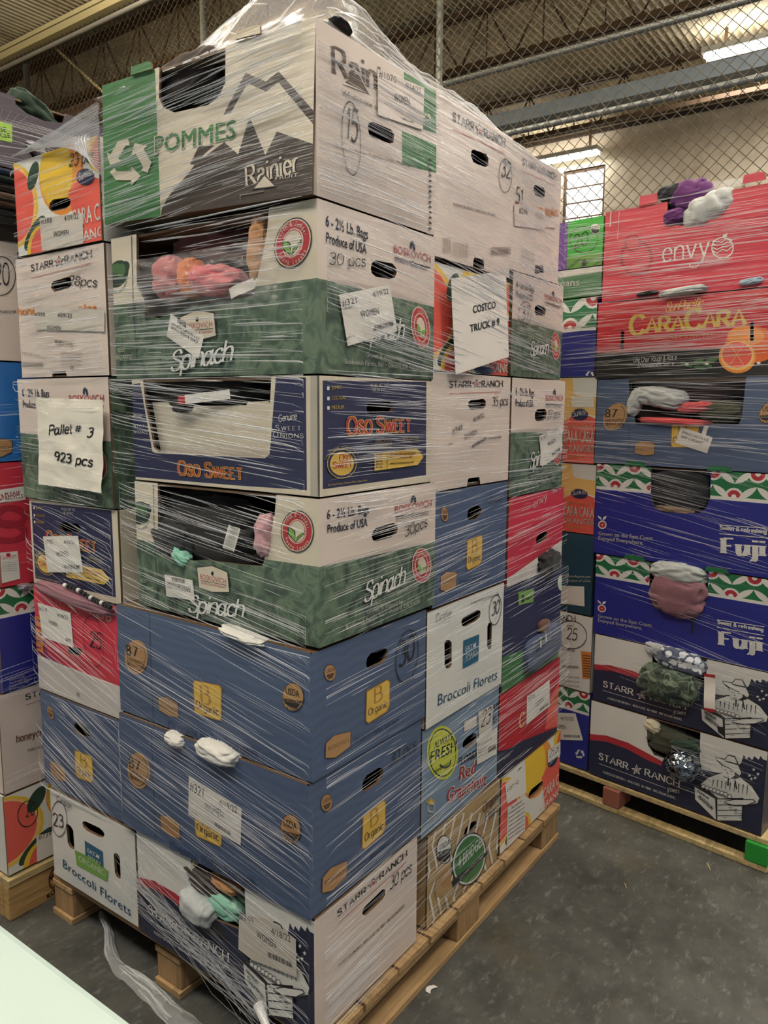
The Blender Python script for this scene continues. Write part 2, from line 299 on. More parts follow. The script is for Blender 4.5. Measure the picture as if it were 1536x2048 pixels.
def tris(p):
    out = []
    for t in tessellate_polygon([[Vector((q.x, q.y, 0)) for q in p]]):
        a, b, c = (p[i] for i in t)
        out.append(tuple(t) if (b-a).cross(c-a) > 0 else tuple(t)[::-1])
    return out
def clip_face(poly, w, h):
    for ax, lim, sg in ((0, 0, 1), (0, w, -1), (1, 0, 1), (1, h, -1)):
        res = []
        for i, q in enumerate(poly):
            r = poly[i-1]; dq, dr = (q[ax]-lim)*sg, (r[ax]-lim)*sg
            if (dq >= 0) != (dr >= 0): res.append(r+(q-r)*(dr/(dr-dq)))
            if dq >= 0: res.append(q)
        poly = res
        if len(poly) < 3: return []
    return poly
# ------------------------------------------------------------------ printed panels
class Panel:
    """one printed cardboard panel in its own plane: x right, z up, y into the carton"""
    def __init__(s, art, w, h, seed):
        s.base, ops = ART_OF(art); s.ops = ops; s.w, s.h = w, h; s.layer = 0; s.amp = random.Random(seed).uniform(.0005, .003)
    def lift(s, x, z):
        u = min(max(x/s.w, 0), 1); v = min(max(z/s.h, 0), 1); return -s.amp*16*u*(1-u)*v*(1-v)
    def P(s, flat):
        return [Vector((flat[i]*1e-4*s.w, flat[i+1]*1e-4*s.h)) for i in range(0, len(flat), 2)]
    def ell(s, a, n=24):
        cu, cv, xu, xv, yu, yv = (q*1e-4 for q in a)
        return [Vector(((cu+xu*math.cos(t)+yu*math.sin(t))*s.w, (cv+xv*math.cos(t)+yv*math.sin(t))*s.h)) for t in (2*math.pi*k/n for k in range(n))]
    def place(s, mb, vs, fs, col):
        s.layer += 1; off = .0011+.00006*s.layer
        if any(not (-1e-6 <= v.x <= s.w+1e-6 and -1e-6 <= v.y <= s.h+1e-6) for v in vs):
            nv, nf = [], []
            for q in fs:
                poly = clip_face([Vector((vs[i].x, vs[i].y)) for i in q], s.w, s.h)
                if poly: k = len(nv); nv += poly; nf.append(tuple(range(k, k+len(poly))))
            vs, fs = nv, nf
            if not vs: return
        out = [(v.x, s.lift(v.x, v.y)-off, v.y) for v in vs]
        ff = []
        for f in fs:
            a, b, c = vs[f[0]], vs[f[1]], vs[f[2]]
            ar = sum(vs[f[i]].x*vs[f[(i+1) % len(f)]].y-vs[f[(i+1) % len(f)]].x*vs[f[i]].y for i in range(len(f)))
            ff.append(f if ar > 0 else f[::-1])
        mb.add(out, ff, card(col))
    def write(s, mb, o):
        _, t, u0, v0, u1, v1, hv, col, font, *g = o; grow = (g[0]*1e-4 if g else 0)
        vs, fs, w = text_geo(t, font, grow)
        if not vs: return
        a = Vector((u0*1e-4*s.w, v0*1e-4*s.h)); b = Vector((u1*1e-4*s.w, v1*1e-4*s.h)); h = hv*1e-4*s.h
        d = b-a; L = d.length; d.normalize(); n = Vector((-d.y, d.x))
        s.place(mb, [a+d*(v.x*L/w)+n*(v.y*h) for v in vs], fs, col)
    def decals(s, mb, ops):
        for o in ops:
            k = o[0]
            if k == 'T': s.write(mb, o)
            elif k == 'O': p = s.P(o[2]); s.place_poly(mb, p, o[1])
            elif k == 'D': s.place_poly(mb, s.ell(o[2:8]), o[1])
            elif k == 'S':
                p = s.P(o[2]); v, f = ribbon(p, o[3]*1e-4*s.h, o[3]*1e-4*s.h, bool(o[4])); s.place(mb, v, f, o[1])
            elif k == 'G':
                v, f = ribbon(s.ell(o[2:8], 36), o[8]*1e-4*s.h, o[8]*1e-4*s.h, True); s.place(mb, v, f, o[1])
            elif k == 'R':
                c = [q*1e-4 for q in o[2:8]]
                p = [Vector(((c[0]+r*(c[2]*math.sin(t)-c[4]*math.cos(t)))*s.w, (c[1]+r*(c[3]*math.sin(t)-c[5]*math.cos(t)))*s.h)) for i in range(10) for r, t in (((1 if i % 2 == 0 else .42), i*math.pi/5),)]
                s.place_poly(mb, p, o[1])
            elif k == 'Y':
                c = [q*1e-4 for q in o[2:8]]
                base = [(-.95,-.55),(-.62,-.95),(.15,-.95),(.15,-1.2),(.62,-.72),(.15,-.25),(.15,-.5),(-.6,-.5),(-.72,-.32)]
                for j in range(3):
                    t = math.radians(120*j); pp = []
                    for x, y in base:
                        X = .82*(x*math.cos(t)-y*math.sin(t)); Y = .82*(x*math.sin(t)+y*math.cos(t)); pp.append(Vector(((c[0]+X*c[2]-Y*c[4])*s.w, (c[1]+X*c[3]-Y*c[5])*s.h)))
                    s.place_poly(mb, pp, o[1])
            elif k == 'C':
                a, b, c = s.P(o[2:4])[0], s.P(o[4:6])[0], s.P(o[6:8])[0]; up = c-a; n = 22; rr = random.Random(3); vs = []; fs = []
                for i in range(n):
                    w = rr.choice((.3, .45, .7)); p = a+(b-a)*(i/n); q = a+(b-a)*((i+w)/n); j = len(vs); vs += [p, q, q+up, p+up]; fs.append((j, j+1, j+2, j+3))
                s.place(mb, vs, fs, 'ink')
            elif k == 'A':
                _, t, cu, cv, ru, rv, a0, a1, hv, col, font = o; n = len(t)
                for i, ch in enumerate(t):
                    if ch == ' ': continue
                    th = math.radians(a0+(a1-a0)*(i+.5)/n); sg = 1 if a1 < a0 else -1
                    c = Vector(((cu+ru*math.cos(th))*1e-4*s.w, (cv+rv*math.sin(th))*1e-4*s.h)); tg = Vector((math.sin(th)*ru*s.w, -math.cos(th)*rv*s.h))*sg; tg.normalize(); nn = Vector((-tg.y, tg.x))
                    vs, fs, w = text_geo(ch, font); h = hv*1e-4*s.h
                    if vs: s.place(mb, [c+tg*((v.x-w/2)*h*.8)+nn*(v.y*h) for v in vs], fs, col)
    def place_poly(s, mb, p, col):
        ar = sum(p[i].x*p[(i+1) % len(p)].y-p[(i+1) % len(p)].x*p[i].y for i in range(len(p)))
        if ar < 0: p = p[::-1]
        s.place(mb, p, tris(p), col)
    def build(s, name, parent, loc, rot):
        w, h = s.w, s.h
        verts, faces, info = [], [], []
        def face(p, col, clip=None):
            ar = sum(p[i].x*p[(i+1) % len(p)].y-p[(i+1) % len(p)].x*p[i].y for i in range(len(p)))
            if ar < 0: p = p[::-1]
            k = len(verts); verts.extend(p); faces.append(list(range(k, k+len(p)))); info.append((col, clip)); return len(faces)-1
        face([Vector((0,0)), Vector((w,0)), Vector((w,h)), Vector((0,h))], s.base)
        for o in s.ops:
            if o[0] == 'P': face(s.P(o[2]), o[1])
            elif o[0] == 'E': face(s.ell(o[2:8]), o[1])
            elif o[0] == 'H': face(s.P(o[1]), None)
            elif o[0] == 'N': s.border(face, *[q*1e-4 for q in o[2:7]])
        g0 = len(verts)
        for i in range(1, 9):
            for j in range(1, 7): verts.append(Vector((w*i/9, h*j/7)))
        v, e, f, ov, oe, of = delaunay_2d_cdt(verts, [], faces, 0, 1e-6, True)
        mb = MB(); keep = []
        for t, ids in zip(f, of):
            ids = set(ids)
            if 0 not in ids or any(info[i][0] is None for i in ids): continue
            top = max(i for i in ids if info[i][1] is None or info[i][1] in ids)
            keep.append((tuple(t), info[top][0]))
        pos = [(p.x, s.lift(p.x, p.y), p.y) for p in v]
        k = len(mb.v); mb.v += pos
        for t, c in keep: mb.f.append(t); mb.mi.append(mb.slot(card(c))); mb.sm.append(False)
        edges = {}
        for t, c in keep:
            for i in range(len(t)):
                a, b = t[i], t[(i+1) % len(t)]; edges[(a, b)] = 1
        inner = card('carton_inside'); rim = [(a, b) for (a, b) in edges if (b, a) not in edges]
        idx = {}
        for a, b in rim:
            for q in (a, b):
                if q not in idx: idx[q] = len(mb.v); mb.v.append((pos[q][0], .0055, pos[q][2]))
            mb.f.append((b, a, idx[a], idx[b])); mb.mi.append(mb.slot(inner)); mb.sm.append(False)
        s.decals(mb, s.ops)
        o = mb.build(name, parent, loc, rot)
        for op in s.ops:
            if op[0] == 'L':
                lm = MB(); p = s.P(op[2]); s.place_poly(lm, p, op[1]); 
                # the sticker's free edge
                s.decals(lm, op[3]); q = lm.build('shipping_label' if op[1] != 'white' else 'sticker', o, (0, -.0004, 0)); q['label'] = 'printed paper label'
            elif op[0] in 'FB':
                p = s.P(op[2]); d = op[3]*1e-4 if op[0] == 'F' else -.0056; tb = MB(); n = len(p)
                if sum(p[i].x*p[(i+1)%n].y-p[(i+1)%n].x*p[i].y for i in range(n)) < 0: p = p[::-1]
                tb.add([(q.x, d, q.y) for q in p], tris(p), card(op[1]))
                tb.add([(q.x, d, q.y) for q in p]+[(q.x, d+.004, q.y) for q in p], [(i, (i+1) % n, n+(i+1) % n, n+i) for i in range(n)], inner)
                tb.build('inner_flap' if op[0] == 'F' else 'stacking_tab', o, (0, 0, 0))
        return o
    def border(s, face, u0, u1, v0, v1, aspect):
        """white ringed fruit between white leaves on a green strip"""
        H = v1-v0; pu = H*1.7*aspect; V = lambda a, b: Vector((a*s.w, b*s.h))
        clip = face([V(u0,v0), V(u1,v0), V(u1,v1), V(u0,v1)], 'border_green')
        n = int((u1-u0)/pu)+2
        for row in (0, 1):
            for k in range(-1, n):
                cu = u0+(k+.5*row+.55)*pu; cv = v0+(.02 if row == 0 else .98)*H; up = 1 if row == 0 else -1
                if cu+pu < u0 or cu-pu > u1: continue
                for sg in (-1, 1):
                    a = Vector((cu, v0+(.5+.04*up)*H)); e = Vector((cu+sg*.40*pu, v0+(.5+.56*up)*H)); L1, L2 = [], []
                    for t in range(9):
                        q = t/8; wd = .13*H*math.sin(math.pi*q)**.8; c = a.lerp(e, q); dx, dy = (e.x-a.x)/aspect, e.y-a.y; ln = math.hypot(dx, dy); nx, ny = -dy/ln, dx/ln
                        L1.append(V(c.x+nx*wd*aspect, c.y+ny*wd))
                        if 0 < t < 8: L2.append(V(c.x-nx*wd*aspect, c.y-ny*wd))
                    face(L1+L2[::-1], 'white', clip)
                for r, c in ((.36*H, 'white'), (.27*H, 'berry_red'), (.10*H, 'white')):
                    face([V(cu+r*aspect*math.cos(i*math.pi/8), cv+r*math.sin(i*math.pi/8)) for i in range(16)], c, clip)
def ART_OF(name):
    base, src, skip, ops = ART[name]
    if src: ops = [o for i, o in enumerate(ART[src][3]) if i not in skip]+list(ops)
    return base, ops
# ------------------------------------------------------------------ measured data
# printed artwork: panel colour, parent design, skipped parts, marks (1/10000 of the panel)
ART = {
'rainier_side': ('natural_white', None, [], [
["P","forest_green",[-615,10687,2878,10146,2951,9776,3180,-134,3131,-730,-441,-1030]],
["P","dark_umber",[6286,5798,7240,8000,8106,7145,8611,7551,10202,4376,10214,3548,8617,6899,8111,6556,7334,7343,6614,5764]],
["P","dark_umber",[4715,3123,5121,4143,5908,4030,5420,3602,5020,3014]],
["P","dark_umber",[3228,488,3625,1312,4559,2480,5020,3149,6338,4085,6950,3143,7436,5308,8118,2775,8579,4040,10227,2715,10281,-902,3038,-1439]],
["H",[3169,9974,3156,7988,3399,7244,3948,6740,5565,6644,6065,6983,6355,7719,6346,10244,3173,10567]],
["T","POMMES",2911,4286,6898,4186,1233,"natural_white","bold",60],
["T","POMMES",2944,4304,6871,4169,1177,"forest_green","bold"],
["T","Rainier",7282,1079,9484,1452,1186,"natural_white","serif"],
["T","FRUIT",8566,1139,9487,1157,213,"natural_white","sans"],
["O","dark_umber",[7511,806,8101,1683,8613,726]],
["O","natural_white",[7673,845,8111,1516,8526,809]],
["Y","natural_white",1487,4204,1384,-378,-20,-1712],
["B","kraft_white",[6869,10075,6912,10487,7793,10546,7906,10398,7927,9968]],
["B","forest_green",[1736,9982,1787,10520,2684,10526,2847,10363,2876,9942]],
["O","ink_faint",[7055,611,8092,633,8140,240,8093,569,7102,535,7058,87]],
]),
'rainier_end': ('pink_white', None, [], [
["P","grey_white",[-538,9670,0,9711,362,-692,-290,-874]],
["P","forest_green",[6613,10130,9633,10140,9828,7183,8390,6939,8467,9517,6648,9469]],
["P","forest_green",[6593,6137,9879,6402,10007,4458,6706,3972]],
["H",[3792,5322,3851,5552,4119,5765,5623,5847,5931,5658,5883,5104,5593,4930,4089,4802,3876,4941]],
["T","Rainier",1082,7421,6261,8114,1475,"umber","serif"],
["O","pink_white",[1891,7093,2804,8382,3914,7340]],
["O","umber",[2011,7249,2807,8279,3778,7335]],
["O","pink_white",[2623,7988,2808,8259,3037,8091,2827,8091]],
["T","Wholesome to the core",1813,6423,6329,6780,344,"ink","sans"],
["G","ink",2573,4118,666,276,220,-2149,52],
["T","15",2274,4020,3096,4088,1867,"ink","hand"],
["T","Grown by Rainier Fruit Co., Selah, Washington, USA",1393,3196,8555,4193,206,"ink","sans"],
["L","paper_pink",[4352,9092,8389,9718,8395,6858,4445,6310],[["T","#1070",4482,8667,5918,8921,423,"ink","sans"],["T","4/14/22",6675,8971,8092,9180,378,"ink","sans"],["T","WOMEN",5754,7733,7119,7959,526,"ink","sans"],["T","1 BIN LABEL",6404,6809,7571,6978,157,"ink","sans"]]],
["Y","natural_white",8771,7863,428,170,19,-303],
["O","ink",[9137,5218,9377,5240,9386,5095,9146,5075]],
["O","ink",[9160,4859,9400,4878,9409,4733,9169,4715]],
["O","ink",[9182,4498,9423,4516,9432,4371,9191,4353]],
["O","ink",[9205,4136,9446,4152,9456,4007,9214,3991]],
["O","ink",[9227,3773,9469,3788,9479,3642,9237,3628]],
["O","ink",[9250,3409,9493,3422,9502,3276,9259,3263]],
["O","ink",[9273,3044,9516,3055,9525,2908,9282,2898]],
["O","ink",[9296,2678,9539,2688,9549,2540,9305,2531]],
["O","ink",[9319,2311,9563,2319,9572,2171,9328,2164]],
["O","ink",[9342,1943,9586,1949,9596,1800,9351,1795]],
["O","ink",[9365,1573,9610,1577,9619,1429,9374,1425]],
["O","ink",[9388,1203,9633,1205,9643,1056,9397,1054]],
["O","ink",[9411,831,9657,832,9667,682,9421,682]],
["O","ink",[9435,458,9681,457,9690,307,9444,309]],
]),
'spin_side': ('spinach_leaf', None, [], [
["P","natural_white",[-1108,10368,1508,10423,1423,6438,1882,5329,1314,5292,-976,5341]],
["P","natural_white",[7954,10140,10272,10455,10254,5440,10000,5527,7385,5442,7825,8272]],
["H",[1518,10771,1449,6679,1814,5573,1931,4362,2590,4082,4196,4625,6257,4765,7326,4920,7819,7650,7962,8707,8133,11380]],
["S","ink_soft",[1229,9926,1200,5327,1272,1140,1283,172],70,0],
["E","deep_leaf",307,7487,675,112,-30,-940],
["E","deep_leaf",-131,7717,302,48,-12,-363],
["E","deep_leaf",763,7861,293,47,-14,-429],
["E","mid_leaf",174,7887,339,54,-11,-362],
["E","mid_leaf",534,7705,256,42,-15,-479],
["S","grey",[-259,6849,74,6304,320,6193,672,6476,884,7050],73,0],
["D","ink",9032,7695,770,148,-10,-1436],
["D","natural_white",9032,7695,728,140,-10,-1366],
["D","berry_red",9033,7696,685,133,-9,-1295],
["D","natural_white",9036,7698,434,84,-6,-830],
["D","berry_red",9037,7698,392,76,-5,-769],
["D","natural_white",9036,7698,364,71,-5,-719],
["O","ink",[8977,6957,8592,7439,8632,8007,8961,7714]],
["O","leaf_green",[8977,7029,8656,7452,8674,7934,8898,7672]],
["O","ink",[8977,6957,9029,7323,9399,7849,9391,7617]],
["O","leaf_green",[8977,7029,9091,7336,9351,7759,9329,7574]],
["A","Fresh & Tender",9038,7699,512,989,165,15,241,"natural_white","serif"],
["A","Young Leaves",9038,7699,635,1230,205,335,241,"natural_white","serif"],
["O","ink",[3793,4005,4701,4386,5573,4114,5653,2563,4661,2279,3855,2417]],
["O","natural_white",[3836,3970,4699,4308,5523,4046,5597,2614,4662,2359,3909,2489]],
["T","BOSKOVICH",3992,3142,5443,3160,413,"red_ink","sans"],
["S","ink",[4025,3037,4675,3052,4745,3161,4811,3066,5474,3068],45,0],
["T","Quality Fruits & Vegetables",4037,2811,5437,2836,173,"red_ink","sans"],
["D","ink",4706,3748,77,19,-3,-159],
["T","Spinach",3226,394,6480,1001,1308,"deep_leaf","script",120],
["T","Spinach",3226,394,6480,1001,1308,"white","script"],
["T","KEEP",253,1881,681,1936,345,"pale_leaf","bold"],
["T","REFRIGERATED",-187,1340,1104,1359,351,"pale_leaf","bold"],
]),
'spin_side_lower': ('spinach_leaf', 'spin_side', [], [
["L","paper",[1837,2952,3551,2956,3649,1387,1913,1230],[["T","SPINACH CARTON 6-2.5",1985,2158,3428,2205,240,"ink","bold"],["T","LB BAG FRESH & QUICK",1978,1918,3422,1948,240,"ink","bold"],["C","ink",2273,2498,3096,2555,2282,2855]]],
]),
'spin_side_upper': ('spinach_leaf', 'spin_side', [], [
["L","paper",[3360,4297,5032,2593,4716,1141,3088,2790],[["T","SPINACH CARTON 6-2.5",3366,3552,4779,2370,189,"ink","bold"],["T","LB BAG FRESH & QUICK",3335,3303,4722,2129,190,"ink","bold"],["C","ink",3687,3668,4147,3220,3696,4026]]],
]),
'spin_end': ('spinach_leaf', None, [], [
["P","pink_white",[-351,10085,10646,10238,10754,5146,10027,5167,26,5502,-386,5523]],
["H",[4001,6756,4084,7107,4396,7357,5870,7434,6208,7222,6258,6893,6107,6563,5576,6386,4401,6344,4087,6494]],
["T","6 - 2½ Lb. Bags",560,8591,3757,8502,652,"navy_ink","boldc"],
["T","Produce of USA",579,7649,3621,7594,611,"navy_ink","boldc"],
["T","BOSKOVICH",5970,8152,9528,8172,531,"red_ink","sans"],
["S","ink",[6018,7878,7594,7829,7723,7940,7856,7814,9482,7827],63,0],
["T","QUALITY VEGETABLES",6052,7568,9191,7548,305,"navy_ink","sans"],
["D","navy_ink",7548,8854,97,-14,2,-144],
["D","navy_ink",7875,8808,99,-14,2,-144],
["D","navy_ink",7578,9032,97,-13,2,-143],
["D","navy_ink",7839,8996,98,-14,2,-144],
["D","navy_ink",7707,9119,98,-14,2,-144],
["D","natural_white",8579,3564,991,-237,22,-1418],
["D","berry_red",8578,3564,923,-222,20,-1336],
["D","natural_white",8574,3566,684,-164,15,-982],
["D","berry_red",8574,3566,615,-148,14,-914],
["D","natural_white",8572,3567,445,-106,10,-682],
["A","FRESH & TENDER YOUNG",8570,3568,710,993,225,-40,204,"natural_white","sans"],
["O","leaf_green",[8528,2967,8185,3323,8076,3888,8485,3521]],
["O","leaf_green",[8579,2954,8867,3155,9174,3492,8657,3411]],
["T","Spinach",3316,2163,7011,2660,1374,"deep_leaf","script",100],
["T","Spinach",3316,2163,7011,2660,1374,"white","script"],
["T","Grown & shipped by",3531,1227,6679,1129,285,"white","boldc"],
["T","Boskovich Farms, Inc. • Oxnard, CA 93030",1859,692,8340,633,301,"white","boldc"],
]),
'spin_end_lower': ('spinach_leaf', 'spin_end', [], [
["T","30pcs",6812,6208,9086,6647,800,"ink","hand"],
]),
'spin_end_upper': ('spinach_leaf', 'spin_end', [], [
["T","30 pcs",721,6418,3509,6780,676,"ink","hand"],
["L","paper",[1397,4756,5496,6010,6209,3079,2059,1757],[["T","#321",1649,4089,2765,4463,390,"ink","sans"],["T","TOPAKERS",1674,3890,2431,4110,118,"ink","sans"],["T","4/19/22",4046,4987,5410,5433,348,"ink","sans"],["T","WOMEN",3077,3601,4580,4025,427,"ink","sans"],["T","QTY  6",1968,2140,2563,2370,147,"ink","sans"],["C","ink",4083,2865,5882,3434,4081,3186]]],
]),
'oso_side': ('natural_white', None, [], [
["P","navy",[-534,9435,531,9658,1173,2932,1387,2790,7470,2969,7700,3346,8034,9980,9412,9863,9417,476,5875,326,-278,230]],
["H",[711,10354,835,7570,1278,3387,1512,2921,7360,3049,7599,3414,7822,10179]],
["F","natural_white",[745,7789,1731,7795,1907,7436,2496,7472,2751,6807,3149,6930,3290,7453,6158,7555,6239,7847,7257,7929,7473,7505,7432,2820,1237,2418],220],
["P","grey_white",[9613,10219,10233,10190,10204,-605,9568,-731]],
["T","Oso Sweet",2680,876,6337,915,1280,"gold_ink","serifsc",70],
["T","Oso Sweet",2680,876,6337,915,1280,"rust","serifsc"],
["T","Genuine",8184,6179,9036,6440,555,"pale","hand"],
["T","Sweet",8021,5442,9189,5509,436,"pale","light_sc"],
["T","Onions",7901,4816,9315,4866,464,"pale","light_sc"],
["T","Genuine",-102,6241,582,6234,451,"pale","hand"],
["T","Sweet",-215,5301,751,5277,363,"pale","light_sc"],
["T","Onions",-281,4692,928,4649,395,"pale","light_sc"],
]),
'oso_end': ('natural_white', None, [], [
["P","navy",[250,9609,9399,9927,9474,681,206,622]],
["H",[3665,7289,3721,7661,3953,7857,5736,7952,6005,7675,6040,7317,5868,6975,3956,6809,3723,6990]],
["O","white",[536,9140,714,9147,713,8855,535,8849]],
["T","JUMBO",866,8902,1686,8986,305,"gold_ink","bold"],
["O","white",[533,8294,710,8298,709,8005,531,8003]],
["T","COLOSSAL",863,8049,1952,8123,308,"gold_ink","bold"],
["O","white",[529,7516,707,7516,706,7223,528,7223]],
["T","MEDIUM",860,7264,1790,7320,309,"gold_ink","bold"],
["T","40 LBS. NET WT.",3950,9197,5634,9291,327,"pale","boldc"],
["T","18.18 KG",4170,8817,5296,8881,299,"pale","boldc"],
["T","Oso Sweet",1921,5127,7698,5150,1416,"gold_ink","serifsc",80],
["T","Oso Sweet",1921,5127,7698,5150,1416,"red_ink","serifsc"],
["D","gold_ink",1635,2634,1166,-116,-3,-1280],
["D","navy",1633,2634,1107,-111,-3,-1216],
["D","gold",1629,2635,932,-93,-3,-1024],
["T","Oso",1381,2820,2286,2807,636,"red_ink","serifsc"],
["T","Sweet",894,2294,2396,2279,544,"red_ink","serifsc"],
["A","Like no other onion on Earth!",1621,2637,1321,1364,160,25,231,"gold_ink","sans"],
["O","gold",[4232,3342,8282,3480,9033,2588,8441,1841,4267,1727]],
["S","ink",[5373,3344,5414,1756],63,0],
["O","ink_soft",[4381,3315,4532,3318,4532,3164,4382,3161]],
["T","SIZE",4593,3144,4942,3146,123,"ink","bold"],
["O","ink_soft",[4383,3008,4533,3010,4533,2856,4383,2854]],
["T","SIZE",4594,2835,4944,2835,124,"ink","bold"],
["O","ink_soft",[4384,2700,4534,2702,4535,2547,4384,2546]],
["T","SIZE",4595,2526,4945,2524,124,"ink","bold"],
["O","ink_soft",[4385,2439,4535,2439,4536,2285,4385,2285]],
["T","SIZE",4596,2263,4947,2259,124,"ink","bold"],
["O","ink_soft",[4386,2161,4536,2161,4537,2006,4386,2007]],
["T","SIZE",4597,1984,4948,1978,124,"ink","bold"],
["T","Our sweet, mild onions bring great",5610,3027,8150,2929,236,"red_ink","boldc"],
["T","flavor to everything you make!",5612,2681,7809,2645,236,"red_ink","boldc"],
["T","www.ososweetonions.com",5647,2173,7987,2085,221,"ink","boldc"],
["T","SWEET & MILD",4259,4333,5791,4335,198,"gold_ink","boldc"],
["T","GREAT FLAVOR",4260,4013,5793,4004,198,"gold_ink","boldc"],
["T","NATURAL",4261,3707,5795,3690,199,"gold_ink","boldc"],
["T","YEAR ROUND",6755,4390,8446,4394,208,"gold_ink","boldc"],
["T","CERTIFIED SWEET",6758,4070,8450,4063,208,"gold_ink","boldc"],
["T","Oso Sweet Onions, Produce of Peru, Shipped fresh",462,885,3605,888,172,"gold_ink","sans"],
]),
'blue_side': ('organic_blue', None, [], [
["S","ink_soft",[2027,9872,2040,5007,2047,-237],68,0],
["D","kraft",1160,5584,723,341,-43,-1614],
["S","ink_soft",[1480,6868,1570,6752,1643,6587,1696,6380,1726,6141,1733,5878,1716,5603,1676,5327,1615,5061,1534,4816,1437,4603,1328,4430,1212,4306,1093,4236,977,4223,869,4269,772,4371,692,4526,633,4727,596,4965,583,5230,596,5510,633,5793],56,0],
["T","87%",536,5601,1312,5617,878,"ink","slab"],
["T","LESS PLASTIC",632,5015,1642,5086,312,"ink","boldc"],
["T","PRODUCTION",620,4588,1720,4643,313,"ink","boldc"],
["O","bronze",[4456,5184,5811,5453,5929,5263,5874,2510,5750,2333,4531,2240,4422,2440,4395,4931]],
["O","gold",[4519,5139,5765,5366,5868,5192,5815,2577,5721,2419,4565,2338,4472,2522,4451,4921]],
["T","B",4790,3357,5354,3467,1538,"gold_dark","serif"],
["T","Organic",4525,2815,5726,2782,636,"umber","serif"],
["O","umber",[2392,2550,2945,2896,3550,2610,3559,1331,2996,1142,2411,1378]],
["O","kraft",[2421,2523,2946,2853,3524,2580,3532,1362,2996,1182,2439,1407]],
["T","BOSKOVICH",2489,1711,3474,1813,277,"umber","sans"],
["D","umber",9214,6304,466,256,-6,-1129],
["D","kraft",9214,6305,434,238,-6,-1058],
["T","USDA",8912,6376,9505,6419,544,"ink","bold"],
["O","ink",[8797,5959,9619,6203,9515,5854,9385,5488,9062,5480,8867,5606]],
["T","ORGANIC",8868,5761,9547,5907,283,"kraft","bold"],
["S","ink",[9010,5486,8982,5198],47,0],
["S","ink",[9101,5490,9152,5260],48,0],
["S","ink",[9192,5495,9320,5321],47,0],
["S","ink",[9283,5499,9487,5382],47,0],
["T","Organic Baby Spinach",2927,-7,7564,490,719,"blue_ink","serif"],
]),
'blue_end': ('organic_blue', None, [], [
["H",[4222,7438,4327,7906,4631,8147,5731,8149,6088,7931,6172,7595,6028,7154,5609,6937,4558,6926,4298,7112]],
["D","umber",1303,7994,455,-201,-3,-660],
["D","kraft",1303,7994,415,-183,-3,-605],
["T","USDA",1009,8097,1625,8018,299,"umber","bold"],
["O","umber",[995,7966,1638,7874,1461,7510,1166,7533]],
["O","bronze",[4181,5209,6105,5340,6387,4982,6369,2873,6107,2463,4418,2306,4126,2656]],
["O","gold",[4273,5092,6073,5248,6288,4965,6269,2985,6041,2589,4449,2410,4217,2682]],
["T","B",4833,3806,5675,3816,1276,"gold_dark","serif"],
["T","Organic",4370,3021,6121,2951,568,"umber","serif"],
["O","umber",[913,2613,1568,2912,2932,2528,2901,1240,1706,991,879,1423]],
["O","kraft",[954,2582,1579,2867,2877,2500,2847,1275,1711,1037,922,1448]],
["T","BOSKOVICH",1112,1886,2732,1720,337,"umber","sans"],
["T","Organic Baby Spinach",3213,1331,7283,1022,383,"blue_ink","serif"],
]),
'blue_end_upper': ('organic_blue', 'blue_end', [], [
["T","30",7238,5842,8908,6211,2083,"ink","hand"],
["G","ink",8023,6529,1085,-584,-343,-2197,79],
]),
'blue_end_lower': ('organic_blue', 'blue_end', [], [
["T","30 pcs",6653,7775,9502,7733,1017,"ink_soft","hand"],
]),
'blue_end_mid': ('organic_blue', 'blue_end', [], [
["T","29 pcs",7199,8108,9106,8180,649,"ink_soft","hand"],
]),
'blue_end_far': ('organic_blue', 'blue_end', [], [
]),
'blue_side_lower': ('organic_blue', 'blue_side', [], [
["L","paper",[4205,7111,6950,6285,6858,3322,4111,3817],[["T","#321",4222,5948,4973,5833,777,"ink","sans"],["T","4/19/22",5811,5760,6719,5747,535,"ink","sans"],["T","WOMEN",5036,4935,5998,4845,644,"ink","sans"],["T","QTY PCS",4218,4142,4614,4071,177,"ink","sans"],["C","ink",5538,3970,6388,3746,5543,4266]]],
]),
'starr_end': ('pink_white', None, [], [
["H",[4198,7231,4252,7561,4501,7714,6180,7887,6503,7675,6474,7193,6165,6990,4527,6856]],
["T","STARR",1931,8803,4636,8917,514,"ink","slab"],
["R","ink",5256,9209,652,24,14,-454],
["R","pink_white",5254,9209,457,16,10,-318],
["R","berry_red",5254,9179,260,9,5,-181],
["T","RANCH",5832,8955,8855,9098,550,"ink","slab"],
["S","red_ink",[1943,8259,7605,8539],43,0],
["T","growers",7679,8446,8682,8532,220,"red_ink","hand"],
]),
'starr_end_tagged': ('pink_white', 'starr_end', [], [
["T","35 pcs",7301,7242,9669,7365,819,"ink","hand"],
["T","#749",2319,4776,3525,5147,491,"ink","sans"],
["T","4/18/22",4837,5776,6234,6261,418,"ink","sans"],
["T","WOMEN",3758,4208,5349,4688,505,"ink","sans"],
["T","PACKED",1886,3889,2399,3920,176,"ink","bold"],
["T","AT VOLUME MARKED",6901,4122,8731,4199,190,"ink","bold"],
["O","ink",[4734,3457,4819,3491,4811,3744,4726,3718]],
["O","ink",[4862,3505,4948,3538,4940,3793,4854,3766]],
["O","ink",[4991,3553,5077,3586,5069,3841,4983,3815]],
["O","ink",[5120,3601,5207,3635,5199,3890,5112,3863]],
["O","ink",[5250,3649,5337,3683,5329,3939,5242,3912]],
["O","ink",[5380,3698,5467,3732,5459,3988,5372,3961]],
["O","ink",[5511,3746,5599,3780,5591,4037,5503,4010]],
["O","ink",[5643,3795,5731,3830,5722,4087,5634,4060]],
["O","ink",[5775,3844,5863,3879,5855,4136,5766,4109]],
["O","ink",[5907,3894,5996,3928,5988,4186,5899,4159]],
